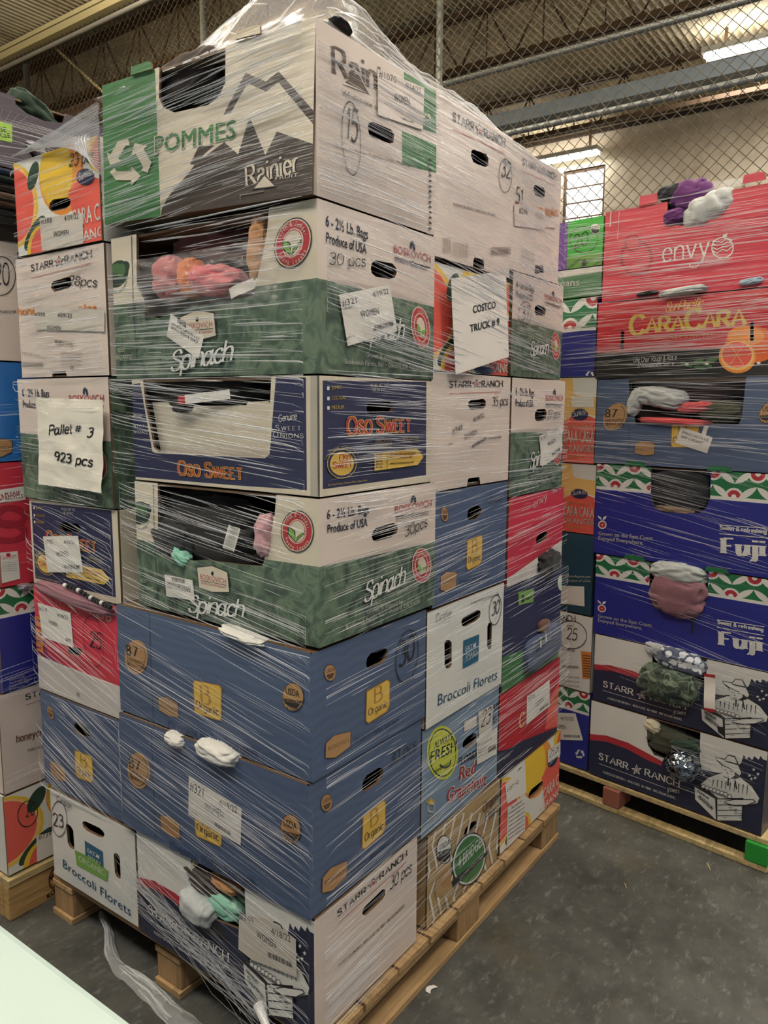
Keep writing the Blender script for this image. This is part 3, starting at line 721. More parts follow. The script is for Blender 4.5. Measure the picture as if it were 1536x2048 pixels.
["O","ink",[6040,3943,6129,3978,6121,4236,6032,4209]],
["O","ink",[6174,3993,6263,4028,6255,4287,6165,4259]],
["O","ink",[6308,4043,6398,4078,6389,4337,6299,4310]],
["O","ink",[6443,4093,6533,4128,6524,4388,6434,4361]],
["H",[4352,289,4491,707,5875,718,6024,307,6184,-427,4371,-362]],
]),
'starr_end_top': ('pink_white', 'starr_end', [], [
["G","ink",8934,7114,975,243,63,-1151,49],
["T","32",8292,6956,9847,7157,1077,"ink","hand"],
["T","PACKED FOR ONEONTA, WENATCHEE, WA 98801",2142,3555,7561,3962,155,"ink","slab"],
["O","ink_faint",[1012,1302,1052,1310,1080,314,1039,329]],
["O","ink_faint",[1113,1321,1153,1328,1182,331,1140,346]],
["O","ink_faint",[1214,1340,1255,1347,1284,348,1242,364]],
["O","ink_faint",[1316,1359,1357,1366,1386,366,1345,381]],
["O","ink_faint",[1418,1377,1459,1385,1489,383,1447,398]],
["O","ink_faint",[1521,1397,1562,1404,1592,400,1550,416]],
["O","ink_faint",[1624,1416,1665,1423,1695,418,1653,433]],
["O","ink_faint",[1727,1435,1769,1442,1799,435,1757,451]],
["O","ink_faint",[1831,1454,1872,1462,1903,453,1861,468]],
["T","LOT 4520 881",2156,1119,4000,1332,124,"ink_faint","sans"],
["T","LOT 4520 881",2161,961,4006,1170,124,"ink_faint","sans"],
["T","LOT 4520 881",2166,804,4012,1008,123,"ink_faint","sans"],
["T","LOT 4520 881",2171,646,4019,845,124,"ink_faint","sans"],
["T","LOT 4520 881",2176,488,4025,682,124,"ink_faint","sans"],
["T","LOT 4520 881",2181,329,4031,519,125,"ink_faint","sans"],
["O","ink_faint",[7095,1758,7169,1759,7195,1223,7121,1223]],
["O","ink_faint",[7218,1780,7293,1780,7319,1244,7244,1243]],
["O","ink_faint",[7342,1801,7416,1802,7443,1264,7368,1264]],
["O","ink_faint",[7466,1823,7541,1824,7567,1285,7492,1285]],
["O","ink_faint",[7590,1845,7665,1846,7692,1306,7617,1306]],
["O","ink_faint",[7715,1867,7791,1868,7818,1327,7742,1327]],
["O","ink_faint",[7840,1889,7916,1890,7944,1348,7867,1348]],
["O","ink_faint",[7966,1911,8042,1912,8070,1369,7993,1369]],
["O","ink_faint",[8092,1933,8169,1934,8197,1390,8120,1390]],
["O","ink_faint",[8219,1955,8296,1956,8324,1411,8247,1411]],
["O","ink_faint",[8347,1977,8424,1978,8452,1433,8375,1432]],
["O","ink_faint",[8474,2000,8552,2001,8581,1454,8503,1454]],
["O","ink_faint",[8603,2022,8680,2023,8709,1476,8631,1475]],
["O","ink_faint",[8731,2045,8809,2046,8839,1497,8760,1497]],
["O","ink_faint",[8861,2067,8939,2069,8969,1519,8890,1518]],
["O","ink_faint",[8990,2090,9069,2091,9099,1541,9020,1540]],
["O","ink_faint",[9121,2113,9200,2114,9230,1563,9150,1562]],
["O","ink_faint",[9251,2136,9331,2137,9361,1584,9282,1584]],
["O","ink_faint",[9383,2159,9462,2160,9493,1606,9413,1606]],
["O","ink_faint",[9514,2182,9594,2183,9625,1629,9545,1628]],
["O","ink_faint",[9647,2205,9727,2207,9758,1651,9678,1650]],
["O","ink_faint",[9779,2228,9860,2230,9892,1673,9811,1672]],
["H",[4833,413,4939,668,6164,748,6274,462,6290,99,4809,-126]],
]),
'starr_end_apples': ('pink_white', 'starr_end', [], [
["T","51",807,5506,2212,5586,1255,"ink","hand"],
["T","honeycrisp apples",942,4896,9449,6101,672,"orange_ink","slab"],
["L","paper_pink",[499,5300,4423,5853,6517,5873,6533,4276,703,3569],[["T","#246",1443,4711,3033,4926,536,"ink","sans"],["T","4/15/22",4487,4976,6204,5159,440,"ink","sans"]]],
["O","orange_ink",[801,4583,833,5087,1259,5031,1442,4725]],
["T","AT VOLUME MARKED",6706,4431,8780,4749,165,"ink","bold"],
["T","LOT 2231 76 A",2130,1798,4707,1990,159,"ink_faint","sans"],
["T","LOT 2231 76 A",2144,1595,4722,1781,159,"ink_faint","sans"],
["T","LOT 2231 76 A",2157,1392,4738,1572,160,"ink_faint","sans"],
["T","LOT 2231 76 A",2170,1189,4753,1363,160,"ink_faint","sans"],
["T","LOT 2231 76 A",2184,986,4769,1153,160,"ink_faint","sans"],
["H",[4984,668,5062,1060,6666,1189,6860,627,5017,216]],
]),
'starr_end_left': ('pink_white', 'starr_end', [], [
["T","28pcs",6136,7290,9211,6761,702,"ink","hand"],
["T","honeycrisp apples",-113,5416,9100,4937,562,"orange_ink","slab"],
["L","paper_film",[2265,5717,5538,5655,9930,4951,9835,3329,2255,3984],[["T","#388",2280,5095,3496,4957,337,"ink","sans"],["T","4/09/22",4926,4804,6549,4655,327,"ink","sans"],["T","WOMEN",3602,3853,5253,3721,386,"ink","sans"],["C","ink",4402,2753,6516,2429,4422,3032]]],
["T","PACKED FOR ONEONTA WENATCHEE",4958,1853,7177,1699,175,"ink_faint","sans"],
["T","PACKED FOR ONEONTA WENATCHEE",4936,1557,7158,1410,175,"ink_faint","sans"],
["T","PACKED FOR ONEONTA WENATCHEE",4915,1260,7139,1121,176,"ink_faint","sans"],
["T","PACKED FOR ONEONTA WENATCHEE",4893,963,7120,831,176,"ink_faint","sans"],
["T","WX22-7782  GRWN 4217",184,2056,3226,1481,221,"ink_faint","sans"],
["O","ink_faint",[221,1363,289,1361,253,946,185,949]],
["O","ink_faint",[358,1358,426,1356,390,942,322,944]],
["O","ink_faint",[494,1353,563,1351,527,938,459,940]],
["O","ink_faint",[631,1349,699,1346,663,934,595,936]],
["O","ink_faint",[766,1344,834,1342,799,930,731,932]],
["O","ink_faint",[902,1339,969,1337,935,926,867,928]],
["O","ink_faint",[1037,1334,1104,1332,1070,922,1002,924]],
["O","ink_faint",[1171,1330,1239,1327,1204,917,1137,919]],
["O","ink_faint",[1306,1325,1373,1323,1339,913,1272,915]],
["O","ink_faint",[1440,1320,1506,1318,1472,909,1406,911]],
["O","ink_faint",[1573,1316,1640,1313,1606,905,1539,907]],
["O","ink_faint",[1706,1311,1772,1309,1739,901,1672,903]],
["O","ink_faint",[1839,1306,1905,1304,1872,897,1805,899]],
["O","ink_faint",[1971,1302,2037,1299,2004,893,1938,895]],
["O","ink_faint",[2103,1297,2169,1295,2136,889,2070,891]],
["O","ink_faint",[2234,1293,2300,1290,2267,885,2202,887]],
["O","ink_faint",[2365,1288,2431,1286,2399,881,2333,883]],
["O","ink_faint",[2496,1283,2561,1281,2529,877,2464,879]],
["O","ink_faint",[2627,1279,2692,1277,2660,873,2594,875]],
["O","ink_faint",[2757,1274,2821,1272,2790,869,2725,871]],
["Y","ink_soft",6180,680,216,-6,-10,-156],
["H",[3700,-184,3748,440,5288,443,5493,-130,5511,-568,3673,-541]],
]),
'starr_end_bottom': ('pink_white', 'starr_end', [], [
["T","PACKED FOR ONEONTA, WENATCHEE, WA 98801 - ONE VOLUME BUSHEL",1956,4562,8590,4518,248,"ink","slab"],
["T","30 pcs",6909,7343,9336,7245,1037,"ink","hand"],
]),
'starr_side': ('dark_navy', None, [], [
["P","white",[-423,10832,3539,10778,3650,6419,4058,5410,4643,5374,4533,4833,3764,5292,2449,5863,1094,5887,-303,5193]],
["P","berry_red",[-304,5271,122,5422,1095,5849,2449,5863,3764,5292,4573,4899,4505,4297,3701,4444,2381,5000,1113,5069,-286,4416]],
["P","white",[6466,10331,10236,10364,10267,9390,10048,8980,9799,9014,9684,9334,9596,8816,9378,9078,9289,8540,9103,8828,9031,8402,8853,8835,8743,7763,8034,5849,7139,5607,6680,5526]],
["H",[3472,11103,3608,6761,3940,5697,4518,5411,6202,5884,6590,6526,6542,10908]],
["T","STARR",642,2399,2588,2334,847,"pale","slab"],
["R","pale",3071,2698,343,258,18,-743],
["R","dark_navy",3071,2698,232,174,13,-502],
["R","pale",3072,2680,129,97,7,-278],
["T","RANCH",3530,2405,5646,2384,848,"pale","slab"],
["S","pale",[674,1795,4865,1673],58,0],
["T","growers",4914,1397,5643,1614,615,"pale","script"],
["T","PACKED FOR ONEONTA / WENATCHEE, WA 98801 / ONE VOLUME BUSHEL",980,710,5442,680,289,"pale","slab"],
["O","ink",[7097,4955,7676,5890,8735,6384,9400,5700,9837,4330,9760,3670,9271,3007,8637,2478,7627,2435,6670,3733]],
["O","white",[7162,4828,7739,5763,8684,6173,9350,5490,9779,4385,9702,3725,9212,3061,8577,2533,7683,2587,6735,3605]],
["O","ink",[7421,7626,7919,7710,8077,8344,8433,8428,8637,7685,8804,6952,8873,6576,8745,6048,8482,5637,7935,5458,7766,6866,7531,7217]],
["O","white",[7475,7595,7938,7585,8096,8219,8402,8268,8581,7610,8748,6909,8801,6572,8724,6273,8241,6804,7821,7012,7559,7307]],
["O","white",[7820,6819,8216,6681,8467,6611,8496,6116,8278,5601,7939,5566,7818,6120]],
["O","ink",[7912,6453,8060,6460,8062,6392,7915,6368]],
["O","ink",[8235,6523,8382,6529,8384,6445,8237,6455]],
["O","ink",[8094,6329,8146,6073,8073,6035]],
["O","ink",[8036,5781,8212,5845,8200,5749,8038,5712]],
["O","ink",[7939,7551,8581,7610,8608,7457,7943,7415]],
["O","ink",[7391,4793,7451,4839,7416,3964,7392,3981]],
["O","ink",[7615,4878,7674,4924,7641,4001,7618,4018]],
["O","ink",[7838,4963,7896,5009,7865,4038,7842,4055]],
["O","ink",[8058,5048,8116,5093,8088,4074,8065,4091]],
["O","ink",[8277,5131,8335,5176,8308,4111,8286,4128]],
["O","ink",[8495,5214,8552,5259,8527,4147,8505,4164]],
["O","ink",[8710,5297,8767,5341,8745,4183,8722,4199]],
["O","ink",[8925,5379,8981,5423,8961,4218,8938,4235]],
["O","ink",[9137,5460,9193,5504,9175,4253,9153,4270]],
["O","ink",[8153,5591,8233,5619,8234,4610,8146,4610]],
["O","ink",[8480,5705,8552,5726,8674,4610,8601,4588]],
["O","ink",[6367,3388,6730,3780,7754,2733,9016,3815,9077,919,7707,-271,6454,1401]],
["O","white",[6451,3166,7580,2502,7700,-28,6527,1605]],
["O","white",[7699,2564,8952,3555,9001,1027,7775,1]],
["O","ink",[7732,1954,8956,2952,8959,2885,7736,1833]],
["O","ink",[7752,1297,8976,2310,8978,2242,7755,1176]],
["O","ink",[7771,639,8996,1667,8998,1599,7775,517]],
["O","ink",[7763,2440,7945,2607,7940,2550,7764,2388]],
["O","ink",[8048,2164,8229,2331,8223,2274,8050,2112]],
["O","ink",[8331,1890,8510,2058,8505,2001,8333,1839]],
["O","ink",[8612,1619,8789,1787,8784,1730,8613,1567]],
["O","ink",[8890,1350,9066,1518,9060,1461,8892,1299]],
["O","ink",[8027,2392,8207,2559,8202,2502,8028,2341]],
["O","ink",[8310,2117,8489,2285,8483,2227,8311,2066]],
["O","ink",[8590,1845,8768,2012,8762,1956,8592,1794]],
["O","ink",[8869,1575,9044,1743,9039,1686,8870,1524]],
["O","ink",[8005,2621,8186,2787,8180,2730,8006,2569]],
["O","ink",[8288,2345,8467,2511,8462,2454,8290,2294]],
["O","ink",[8569,2072,8746,2238,8741,2181,8570,2021]],
["O","ink",[8847,1801,9023,1968,9018,1911,8849,1750]],
["O","ink",[8050,611,8231,784,8226,727,8052,559]],
["O","ink",[7058,3681,7039,3516,6983,3373,6908,3302,6840,3328,6803,3442,6811,3605,6860,3758,6933,3849,7005,3846]],
["O","white",[7027,3657,7014,3535,6970,3429,6913,3375,6861,3393,6833,3476,6839,3595,6877,3709,6933,3778,6987,3777]],
["O","ink",[7290,3581,7272,3416,7216,3274,7142,3203,7074,3229,7038,3343,7045,3505,7094,3658,7167,3748,7238,3745]],
["O","white",[7260,3557,7246,3436,7203,3330,7146,3276,7095,3293,7067,3376,7073,3495,7110,3609,7166,3677,7220,3676]],
["O","ink",[7257,3678,7239,3514,7183,3371,7108,3301,7041,3327,7004,3441,7012,3603,7060,3756,7133,3846,7204,3843]],
["O","white",[7227,3655,7213,3533,7170,3427,7113,3374,7061,3391,7034,3474,7040,3593,7077,3707,7133,3775,7187,3774]],
["O","ink",[7488,3579,7470,3415,7414,3272,7340,3202,7273,3228,7237,3341,7245,3503,7293,3655,7365,3746,7436,3742]],
["O","white",[7458,3555,7444,3434,7402,3328,7345,3275,7294,3292,7267,3375,7272,3493,7309,3606,7364,3674,7419,3674]],
["O","ink",[7455,3676,7437,3512,7381,3370,7307,3299,7240,3325,7204,3439,7211,3600,7260,3753,7332,3843,7403,3840]],
["O","white",[7425,3652,7411,3531,7369,3426,7312,3372,7261,3390,7233,3472,7239,3591,7276,3704,7331,3772,7385,3771]],
["O","ink",[7684,3576,7667,3413,7611,3271,7538,3201,7471,3227,7435,3340,7443,3501,7491,3653,7562,3743,7632,3740]],
["O","white",[7655,3553,7641,3432,7599,3327,7542,3274,7492,3291,7464,3373,7470,3491,7507,3604,7562,3672,7615,3671]],
["O","ink",[7651,3673,7634,3510,7578,3368,7505,3298,7438,3324,7402,3437,7409,3598,7457,3750,7529,3840,7599,3837]],
["O","white",[7622,3650,7608,3530,7566,3424,7509,3371,7459,3388,7431,3471,7437,3589,7474,3702,7529,3769,7582,3769]],
["O","ink",[7879,3574,7862,3411,7807,3270,7734,3200,7668,3226,7632,3339,7639,3499,7687,3650,7758,3740,7828,3737]],
["O","white",[7850,3551,7837,3431,7795,3326,7739,3272,7688,3290,7661,3372,7667,3490,7703,3602,7758,3670,7811,3669]],
["O","ink",[7846,3671,7829,3508,7774,3367,7701,3297,7635,3323,7599,3436,7606,3596,7654,3748,7725,3837,7795,3834]],
["O","white",[7817,3648,7804,3528,7762,3423,7706,3369,7655,3387,7628,3469,7634,3587,7670,3699,7725,3767,7778,3766]],
["O","ink",[8073,3572,8056,3410,8002,3269,7929,3199,7863,3225,7828,3337,7835,3497,7882,3648,7953,3738,8022,3734]],
["O","white",[8044,3549,8031,3429,7989,3324,7933,3271,7883,3289,7856,3370,7862,3488,7898,3600,7952,3667,8005,3667]],
["O","ink",[8040,3669,8023,3506,7969,3366,7896,3296,7830,3321,7795,3434,7802,3594,7849,3745,7920,3834,7989,3831]],
["O","white",[8011,3645,7998,3526,7956,3421,7901,3368,7851,3385,7823,3467,7829,3584,7865,3697,7919,3764,7972,3763]],
["O","ink",[8266,3570,8249,3408,8195,3268,8122,3198,8057,3224,8022,3336,8029,3495,8076,3646,8146,3735,8215,3732]],
["O","white",[8237,3547,8224,3427,8182,3323,8127,3270,8077,3287,8050,3369,8056,3486,8092,3598,8146,3665,8198,3664]],
["O","ink",[8233,3666,8216,3504,8162,3364,8090,3294,8025,3320,7989,3432,7996,3592,8043,3742,8113,3831,8182,3828]],
["O","white",[8204,3643,8191,3524,8150,3419,8094,3367,8045,3384,8018,3465,8023,3582,8059,3694,8113,3761,8166,3761]],
["O","ink",[8457,3568,8440,3407,8387,3267,8315,3197,8250,3223,8215,3334,8222,3493,8268,3643,8338,3732,8407,3729]],
["O","white",[8428,3545,8415,3426,8374,3322,8319,3269,8270,3286,8243,3367,8249,3484,8284,3595,8338,3662,8390,3662]],
["O","ink",[8092,2710,8552,3332,9535,4100,9648,3885,9212,3044,8577,2516,8136,2465]],
["O","white",[8130,2671,8570,3242,9511,3978,9585,3868,9194,3167,8587,2664,8163,2558]],
["T","TRADITION",6623,2080,7463,1071,446,"ink","bold"],
["T","PREMIUM",6621,2708,7238,2222,290,"ink","bold"],
["R","white",9425,7591,90,68,7,-215],
["R","white",9240,6736,91,69,6,-217],
["R","white",9647,7217,89,68,7,-215],
["R","white",9349,6411,90,69,7,-216],
["R","white",9525,6649,89,69,7,-216],
["R","pale",6925,5089,82,63,5,-191],
["R","pale",6804,5264,83,63,5,-192],
]),
'starr_side_main': ('dark_navy', 'starr_side', [], [
["L","paper_film",[6352,7523,7895,8447,9239,7988,9277,4849,6992,4126,6268,4352],[["T","#749",6345,7060,7147,7263,602,"ink","sans"],["T","4/18/22",8036,7309,9004,7520,558,"ink","sans"],["T","WOMEN",7270,6278,8254,6308,652,"ink","sans"],["C","ink",7825,5194,9063,5451,7829,5635]]],
]),
'fuji_side': ('royal_blue', None, [], [
["N","border_green",0,3251,7539,10000,5120],
["N","border_green",6414,10000,7539,10000,5120],
["P","white",[0,7189,3251,7189,3251,7539,0,7539]],
["P","white",[6414,7189,10000,7189,10000,7539,6414,7539]],
["H",[3161,10949,3281,6759,3494,5739,4019,5343,5909,5613,6242,6184,6437,7297,6309,11264]],
["D","white",498,3265,263,58,12,-476],
["D","berry_red",498,3265,193,42,9,-350],
["D","white",498,3266,44,10,2,-80],
["O","white",[469,3738,232,4008,190,4255,390,4072]],
["O","white",[504,3745,547,4152,753,4306,691,3975]],
["T","Grown on the East Coast.",280,2061,3569,2261,432,"white","bold"],
["T","Enjoyed Everywhere.",293,1517,3004,1659,432,"white","bold"],
["T","Sweet & refreshing",7023,4234,9282,4333,369,"white","black"],
["S","white",[6988,4655,9296,4859],72,0],
["S","white",[7016,3802,9330,3904],71,0],
["T","Fuji",7101,1866,9328,2133,1502,"white","black"],
["B","border_green",[1700,10000,1820,10500,2800,10500,2950,10000]],
["B","border_green",[6200,10000,6320,10500,7300,10500,7450,10000]],
]),
'envy_side': ('apple_red', None, [], [
["E","apple_dark",1923,4501,956,-246,51,-2015],
["E","apple_red",1925,4501,777,-200,43,-1673],
["E","apple_dark",1684,6183,489,-138,24,-960],
["E","apple_red",1685,6183,366,-104,19,-743],
["H",[3404,12861,3527,8408,3715,7609,4248,7235,6103,7390,6635,8365,6757,9436,6687,12091]],
["T","envy",3383,3646,5865,3748,2149,"white","light"],
["G","white",6457,4333,520,-143,31,-1032,100],
["S","white",[5992,4174,6212,3829,6443,4195,6690,3986,6937,4342],87,0],
["S","white",[5983,4492,6200,4233,6436,4424,6676,4415,6931,4541],87,0],
["S","white",[5973,4810,6187,4636,6429,4654,6663,4843,6924,4740],87,0],
["S","white",[5963,5128,6175,5039,6422,4883,6650,5270,6918,4939],86,0],
["O","white",[6408,5341,6466,5678,6676,5728,6620,5350]],
["S","white",[4846,3017,4965,2694,5255,2698,5348,3185],74,0],
["S","white_soft",[330,10083,312,8375],125,0],
["S","white_soft",[817,9918,793,6826],62,0],
["B","apple_red",[1966,9982,2001,11056,2937,11056,3002,10069]],
["B","apple_red",[7227,10363,7280,11164,7979,11235,8241,11021,8295,10355]],
]),
'cara_side': ('crimson', None, [], [
["P","black_print",[-424,3404,10047,3300,10187,-1393,-336,-1091]],
["H",[1427,6103,1524,6273,1628,6074,1643,3866,1554,3691,1449,3887]],
["H",[8235,6184,8309,6384,8395,6158,8453,4107,8372,3920,8280,4129]],
["T","CaraCara",1895,5634,8108,5992,2343,"gold_ink","caraser"],
["T","SunPacific",3911,8244,5915,8414,1094,"gold","script"],
["T","ORANGES NAVEL",3370,4752,6544,4857,430,"gold_ink","light_sc"],
["E","orange_fruit",8346,3625,1268,-150,61,-2144],
["E","orange_light",8058,4651,876,-118,32,-1157],
["E","orange_light",7717,2284,903,-83,55,-1974],
["E","orange_pale",7716,2402,807,-77,48,-1739],
["E","coral",7701,2503,711,-69,42,-1506],
["S","orange_pale",[7705,2504,8348,2442],50,0],
["S","orange_pale",[7705,2504,8060,1288],50,0],
["S","orange_pale",[7705,2504,7408,1343],50,0],
["S","orange_pale",[7705,2504,7047,2579],50,0],
["S","orange_pale",[7705,2504,7352,3736],50,0],
["S","orange_pale",[7705,2504,8003,3642],50,0],
["E","mid_leaf",5173,1562,344,-313,-32,-244],
["E","mid_leaf",5757,1861,310,325,52,-239],
["E","mid_leaf",6203,1483,323,-373,-40,-231],
["E","mid_leaf",6477,1974,326,184,35,-251],
["E","mid_leaf",5923,1072,348,-169,-13,-255],
["E","white",5212,1558,104,-8,4,-158],
["E","white",6237,1566,101,-8,4,-155],
["E","white",8754,1452,93,-8,5,-149],
["T","Une Chair Rouge & Rosée",2263,2041,4669,2199,625,"white","hand"],
["T","Délicieusement Sucrée",2524,1361,4536,1433,623,"white","hand"],
]),
'blue_front': ('organic_blue', 'blue_side', [22], [
["H",[1814,10599,1950,7789,2397,4747,7829,4978,7954,5813,8036,10290]],
["L","paper",[4927,4607,6614,3529,6378,1746,4696,2752],[["T","SPINACH CARTON 4 LB",4984,3893,6376,3044,301,"ink","bold"],["T","BABY 2 ORGANIC",4960,3413,6132,2711,302,"ink","bold"]]],
["O","paper",[6130,4792,6376,4772,6189,3264,5980,3406]],
]),
'green_end': ('vivid_green', None, [], [
["P","purple",[-1966,13544,6433,9858,6509,-2405,-1787,-357]],
["P","pea_green",[6422,2425,10684,2613,10841,-4921,6537,-3920]],
["P","pea_dark",[6460,316,7212,855,7246,548,6526,-63]],
["P","pea_dark",[6832,872,7578,1405,7612,1099,6897,495]],
["P","pea_dark",[7201,1424,7941,1951,7975,1646,7266,1049]],
["P","pea_dark",[7604,4,8339,540,8373,236,7669,-370]],
["P","pea_dark",[7968,555,8697,1086,8731,783,8032,183]],
["P","pea_dark",[8328,1103,9051,1627,9085,1325,8392,731]],
["P","pea_dark",[8724,-301,9442,232,9476,-69,8788,-671]],
["P","pea_dark",[9079,246,9792,773,9825,473,9142,-123]],
["P","pea_dark",[9431,788,10139,1309,10172,1010,9494,421]],
["P","pea_dark",[9820,-600,10522,-70,10556,-368,9882,-966]],
["P","pea_dark",[10167,-58,10864,466,10897,169,10229,-422]],
["P","pea_dark",[10511,481,11203,998,11236,703,10573,117]],
["D","white",9212,7524,475,-166,21,-1046],
["O","ink",[8780,7559,9659,7310,9574,6765,9233,6535,8890,6942]],
["T","USDA",8931,7680,9543,7581,463,"ink","bold"],
["T","20",7079,4074,8682,4686,2724,"ink","hand"],
["G","ink",8086,5753,1371,47,280,-2744,117],
["O","ink",[8035,1511,8376,1559,8430,220,8031,242]],
]),
'beans_end': ('bean_green', None, [], [
["P","white_soft",[-1753,11401,10692,11832,10728,8947,10114,9227,10129,8016,-1720,7062]],
["T","green beans",2263,5253,7838,4090,2715,"white","boldc"],
["P","pea_dark",[5697,1645,6580,2329,6615,1813,5764,1012]],
["P","pea_dark",[6379,489,7251,1178,7285,666,6445,-140]],
["P","pea_dark",[7032,1158,7893,1837,7927,1328,7098,533]],
["P","pea_dark",[7698,19,8547,704,8581,198,7762,-602]],
["P","pea_dark",[8334,683,9173,1358,9207,855,8398,66]],
["P","pea_dark",[8984,-439,9812,242,9845,-258,9047,-1052]],
["P","pea_dark",[9604,220,10421,891,10455,394,9667,-389]],
["P","pea_dark",[10238,-886,11045,-210,11079,-703,10300,-1491]],
]),
'fuji_end_upper': ('royal_blue', None, [], [
["N","border_green",0,10000,6200,10000,7234],
["P","white",[0,5850,10000,5850,10000,6200,0,6200]],
["Y","white",9579,99,503,-16,21,-619],
]),
'fuji_end_lower': ('royal_blue', None, [], [
["N","border_green",0,10000,7600,10000,7513],
["P","white",[0,7250,10000,7250,10000,7600,0,7600]],
["Y","white",9254,1904,537,238,23,-676],
["L","paper",[5974,6214,8625,7090,9535,3868,6086,2560],[["T","4/15/22",7101,5595,8506,6096,482,"ink","sans"],["T","WOMEN",6357,4135,7724,4636,561,"ink","sans"],["C","ink",7482,3440,9226,4078,7471,3783]]],
]),
'sunk_end': ('white', None, [], [
["P","orange_pale",[6215,9949,9974,9857,10140,5470,8821,5942,7499,5589,6650,4696,6406,4214]],
["P","white",[7498,9917,9974,9857,10054,7750,8383,7922,7711,8092]],
["E","orange_light",4231,5353,2235,40,122,-3972],
["E","citrus_yellow",4313,5530,1833,30,109,-3537],
["E","orange_light",275,4742,2232,51,113,-4303],
["E","coral",280,4744,1922,44,101,-3855],
["E","dark_leaf",2054,8126,437,-265,-785,-1509],
["E","dark_leaf",2397,1977,475,263,822,-1729],
["P","coral",[4452,-1076,5172,1416,6186,3867,6650,4696,7503,5489,8415,5804,9272,5586,10295,5146,10526,-936]],
["D","navy",8415,5704,855,13,25,-697],
["T","Sunkist",7715,5426,9147,5815,627,"white","hand"],
["O","paper",[7496,7844,9765,7833,9812,6577,7540,6560]],
["T","CARA CARA",6821,2359,9995,2475,1494,"pale","boldc"],
["T","ORANGES",6859,1235,10034,1418,819,"pale","boldc"],
["T","FRESH CITRUS",7020,4148,9756,4230,304,"orange_pale","boldc"],
["T","PREMIUM",7369,601,9158,716,272,"orange_pale","boldc"],
]),
'sunk_end_low': ('white', 'sunk_end', [11], [
]),
'sunk_fruit': ('white', None, [], [
["E","citrus_yellow",-449,5530,3376,-740,-331,-4532],
["E","orange_pale",-439,5531,3098,-679,-306,-4200],
["E","coral",-544,5556,2911,-638,-291,-3984],
["E","orange_light",5792,7204,2608,-658,-229,-3899],
["E","citrus_yellow",5220,7667,1955,-499,-203,-3402],
["E","citrus_yellow",10190,8577,1525,-428,-103,-2134],
["E","orange_fruit",10400,8225,1085,-300,-83,-1744],
["E","dark_leaf",2450,8060,601,-259,-488,-1398],
["E","dark_leaf",2257,2093,676,-439,-1294,-1606],
["E","citrus_yellow",3081,-144,1945,-326,-188,-2941],
["E","coral",3089,-143,1503,-251,-167,-2614],
["P","coral",[7849,-1874,6844,3748,6526,5380,7698,6334,9196,6304,11777,5031,11876,-2505]],
["D","navy",8558,6423,954,-239,-42,-798],
["T","Sunkist",7857,6233,9385,6457,676,"pale","hand"],
["T","CARA CARA",6860,1865,11643,2016,1690,"pale","boldc"],
["T","ORANGES",6648,222,11247,405,998,"pale","boldc"],
["H",[4233,4314,4366,4820,4786,5087,6547,4896,6816,4544,6695,4093,6197,3846,4512,3912]],
]),
'sunk_fruit_left': ('white', 'sunk_fruit', [], [
["T","23 pcs",6836,7885,9607,7754,1173,"ink","hand"],
["L","paper_film",[3072,3480,8107,3022,8053,-236,3115,81],[["T","#388",3213,2842,4568,2744,560,"ink","sans"],["T","4/09/22",6029,2619,7659,2538,543,"ink","sans"],["T","WOMEN",4655,1266,6455,1101,597,"ink","sans"]]],
]),
'sunk_fruit_right': ('white', 'sunk_fruit', [], [
["L","paper",[452,8961,3547,9505,3800,5376,829,6148],[["T","LOT 42",836,7661,2545,7639,518,"ink","sans"]]],
["L","paper",[906,5579,3714,5178,3937,-613,987,-393],[["T","Sunkist",1452,4883,3115,4592,470,"ink","sans"],["T","GROWN IN CALIFORNIA USA 88",1029,4459,3541,3990,260,"ink","sans"],["T","GROWN IN CALIFORNIA USA 88",1049,3880,3564,3389,260,"ink","sans"],["T","GROWN IN CALIFORNIA USA 88",1068,3300,3587,2786,261,"ink","sans"],["T","GROWN IN CALIFORNIA USA 88",1088,2719,3610,2182,260,"ink","sans"],["T","GROWN IN CALIFORNIA USA 88",1107,2136,3633,1576,261,"ink","sans"],["T","GROWN IN CALIFORNIA USA 88",1126,1552,3656,969,262,"ink","sans"],["T","GROWN IN CALIFORNIA USA 88",1146,967,3679,360,262,"ink","sans"]]],
["L","paper",[7422,8685,9876,8378,9977,6371,7507,6832],[["T","25 ps",7760,7402,9641,7172,1078,"ink","hand"]]],
]),
'sunk_fruit_low': ('white', 'sunk_fruit', [16], [
["T","20",1518,6410,2264,6304,1552,"ink","hand"],
["G","ink",1695,6758,693,-811,-300,-1431,87],
["L","paper",[2235,3451,3753,3005,3626,-592,2181,-405],[["T","#739",2353,2780,3397,2545,668,"ink","sans"]]],
]),
'teal_end': ('dark_teal', None, [], [
["T","www.FreshFromTheFarmApples.com",4520,3846,9877,4785,314,"pale","bold"],
["T","Selected for flavor · Produce of U.S.A.",4537,3290,9896,4257,314,"pale","bold"],
["L","paper",[6150,3063,9254,3564,9372,1078,6223,769],[["T","PACKED 04 11 22",7474,887,8543,1038,164,"ink","sans"]]],
]),
'starr_strip': ('white', None, [], [
["T","STARR RANCH",3661,8023,8296,9098,736,"ink","slab"],
["T","growers",7302,8157,8064,8315,302,"ink","hand"],
["T","25",7353,6547,8530,6612,1479,"ink","hand"],
["G","ink",7813,7159,1632,-66,-328,-1898,75],
["T","4/14/22",6974,4739,8322,5085,492,"ink","sans"],
["O","orange_ink",[8950,5357,10719,5594,10840,2172,9222,1757]],
["O","umber",[9145,4907,10415,5105,10420,4957,9150,4776]],
["O","umber",[9157,4570,10427,4772,10432,4624,9161,4439]],
["O","umber",[9168,4232,10438,4438,10443,4290,9173,4101]],
["O","umber",[9180,3895,10450,4105,10455,3956,9184,3763]],
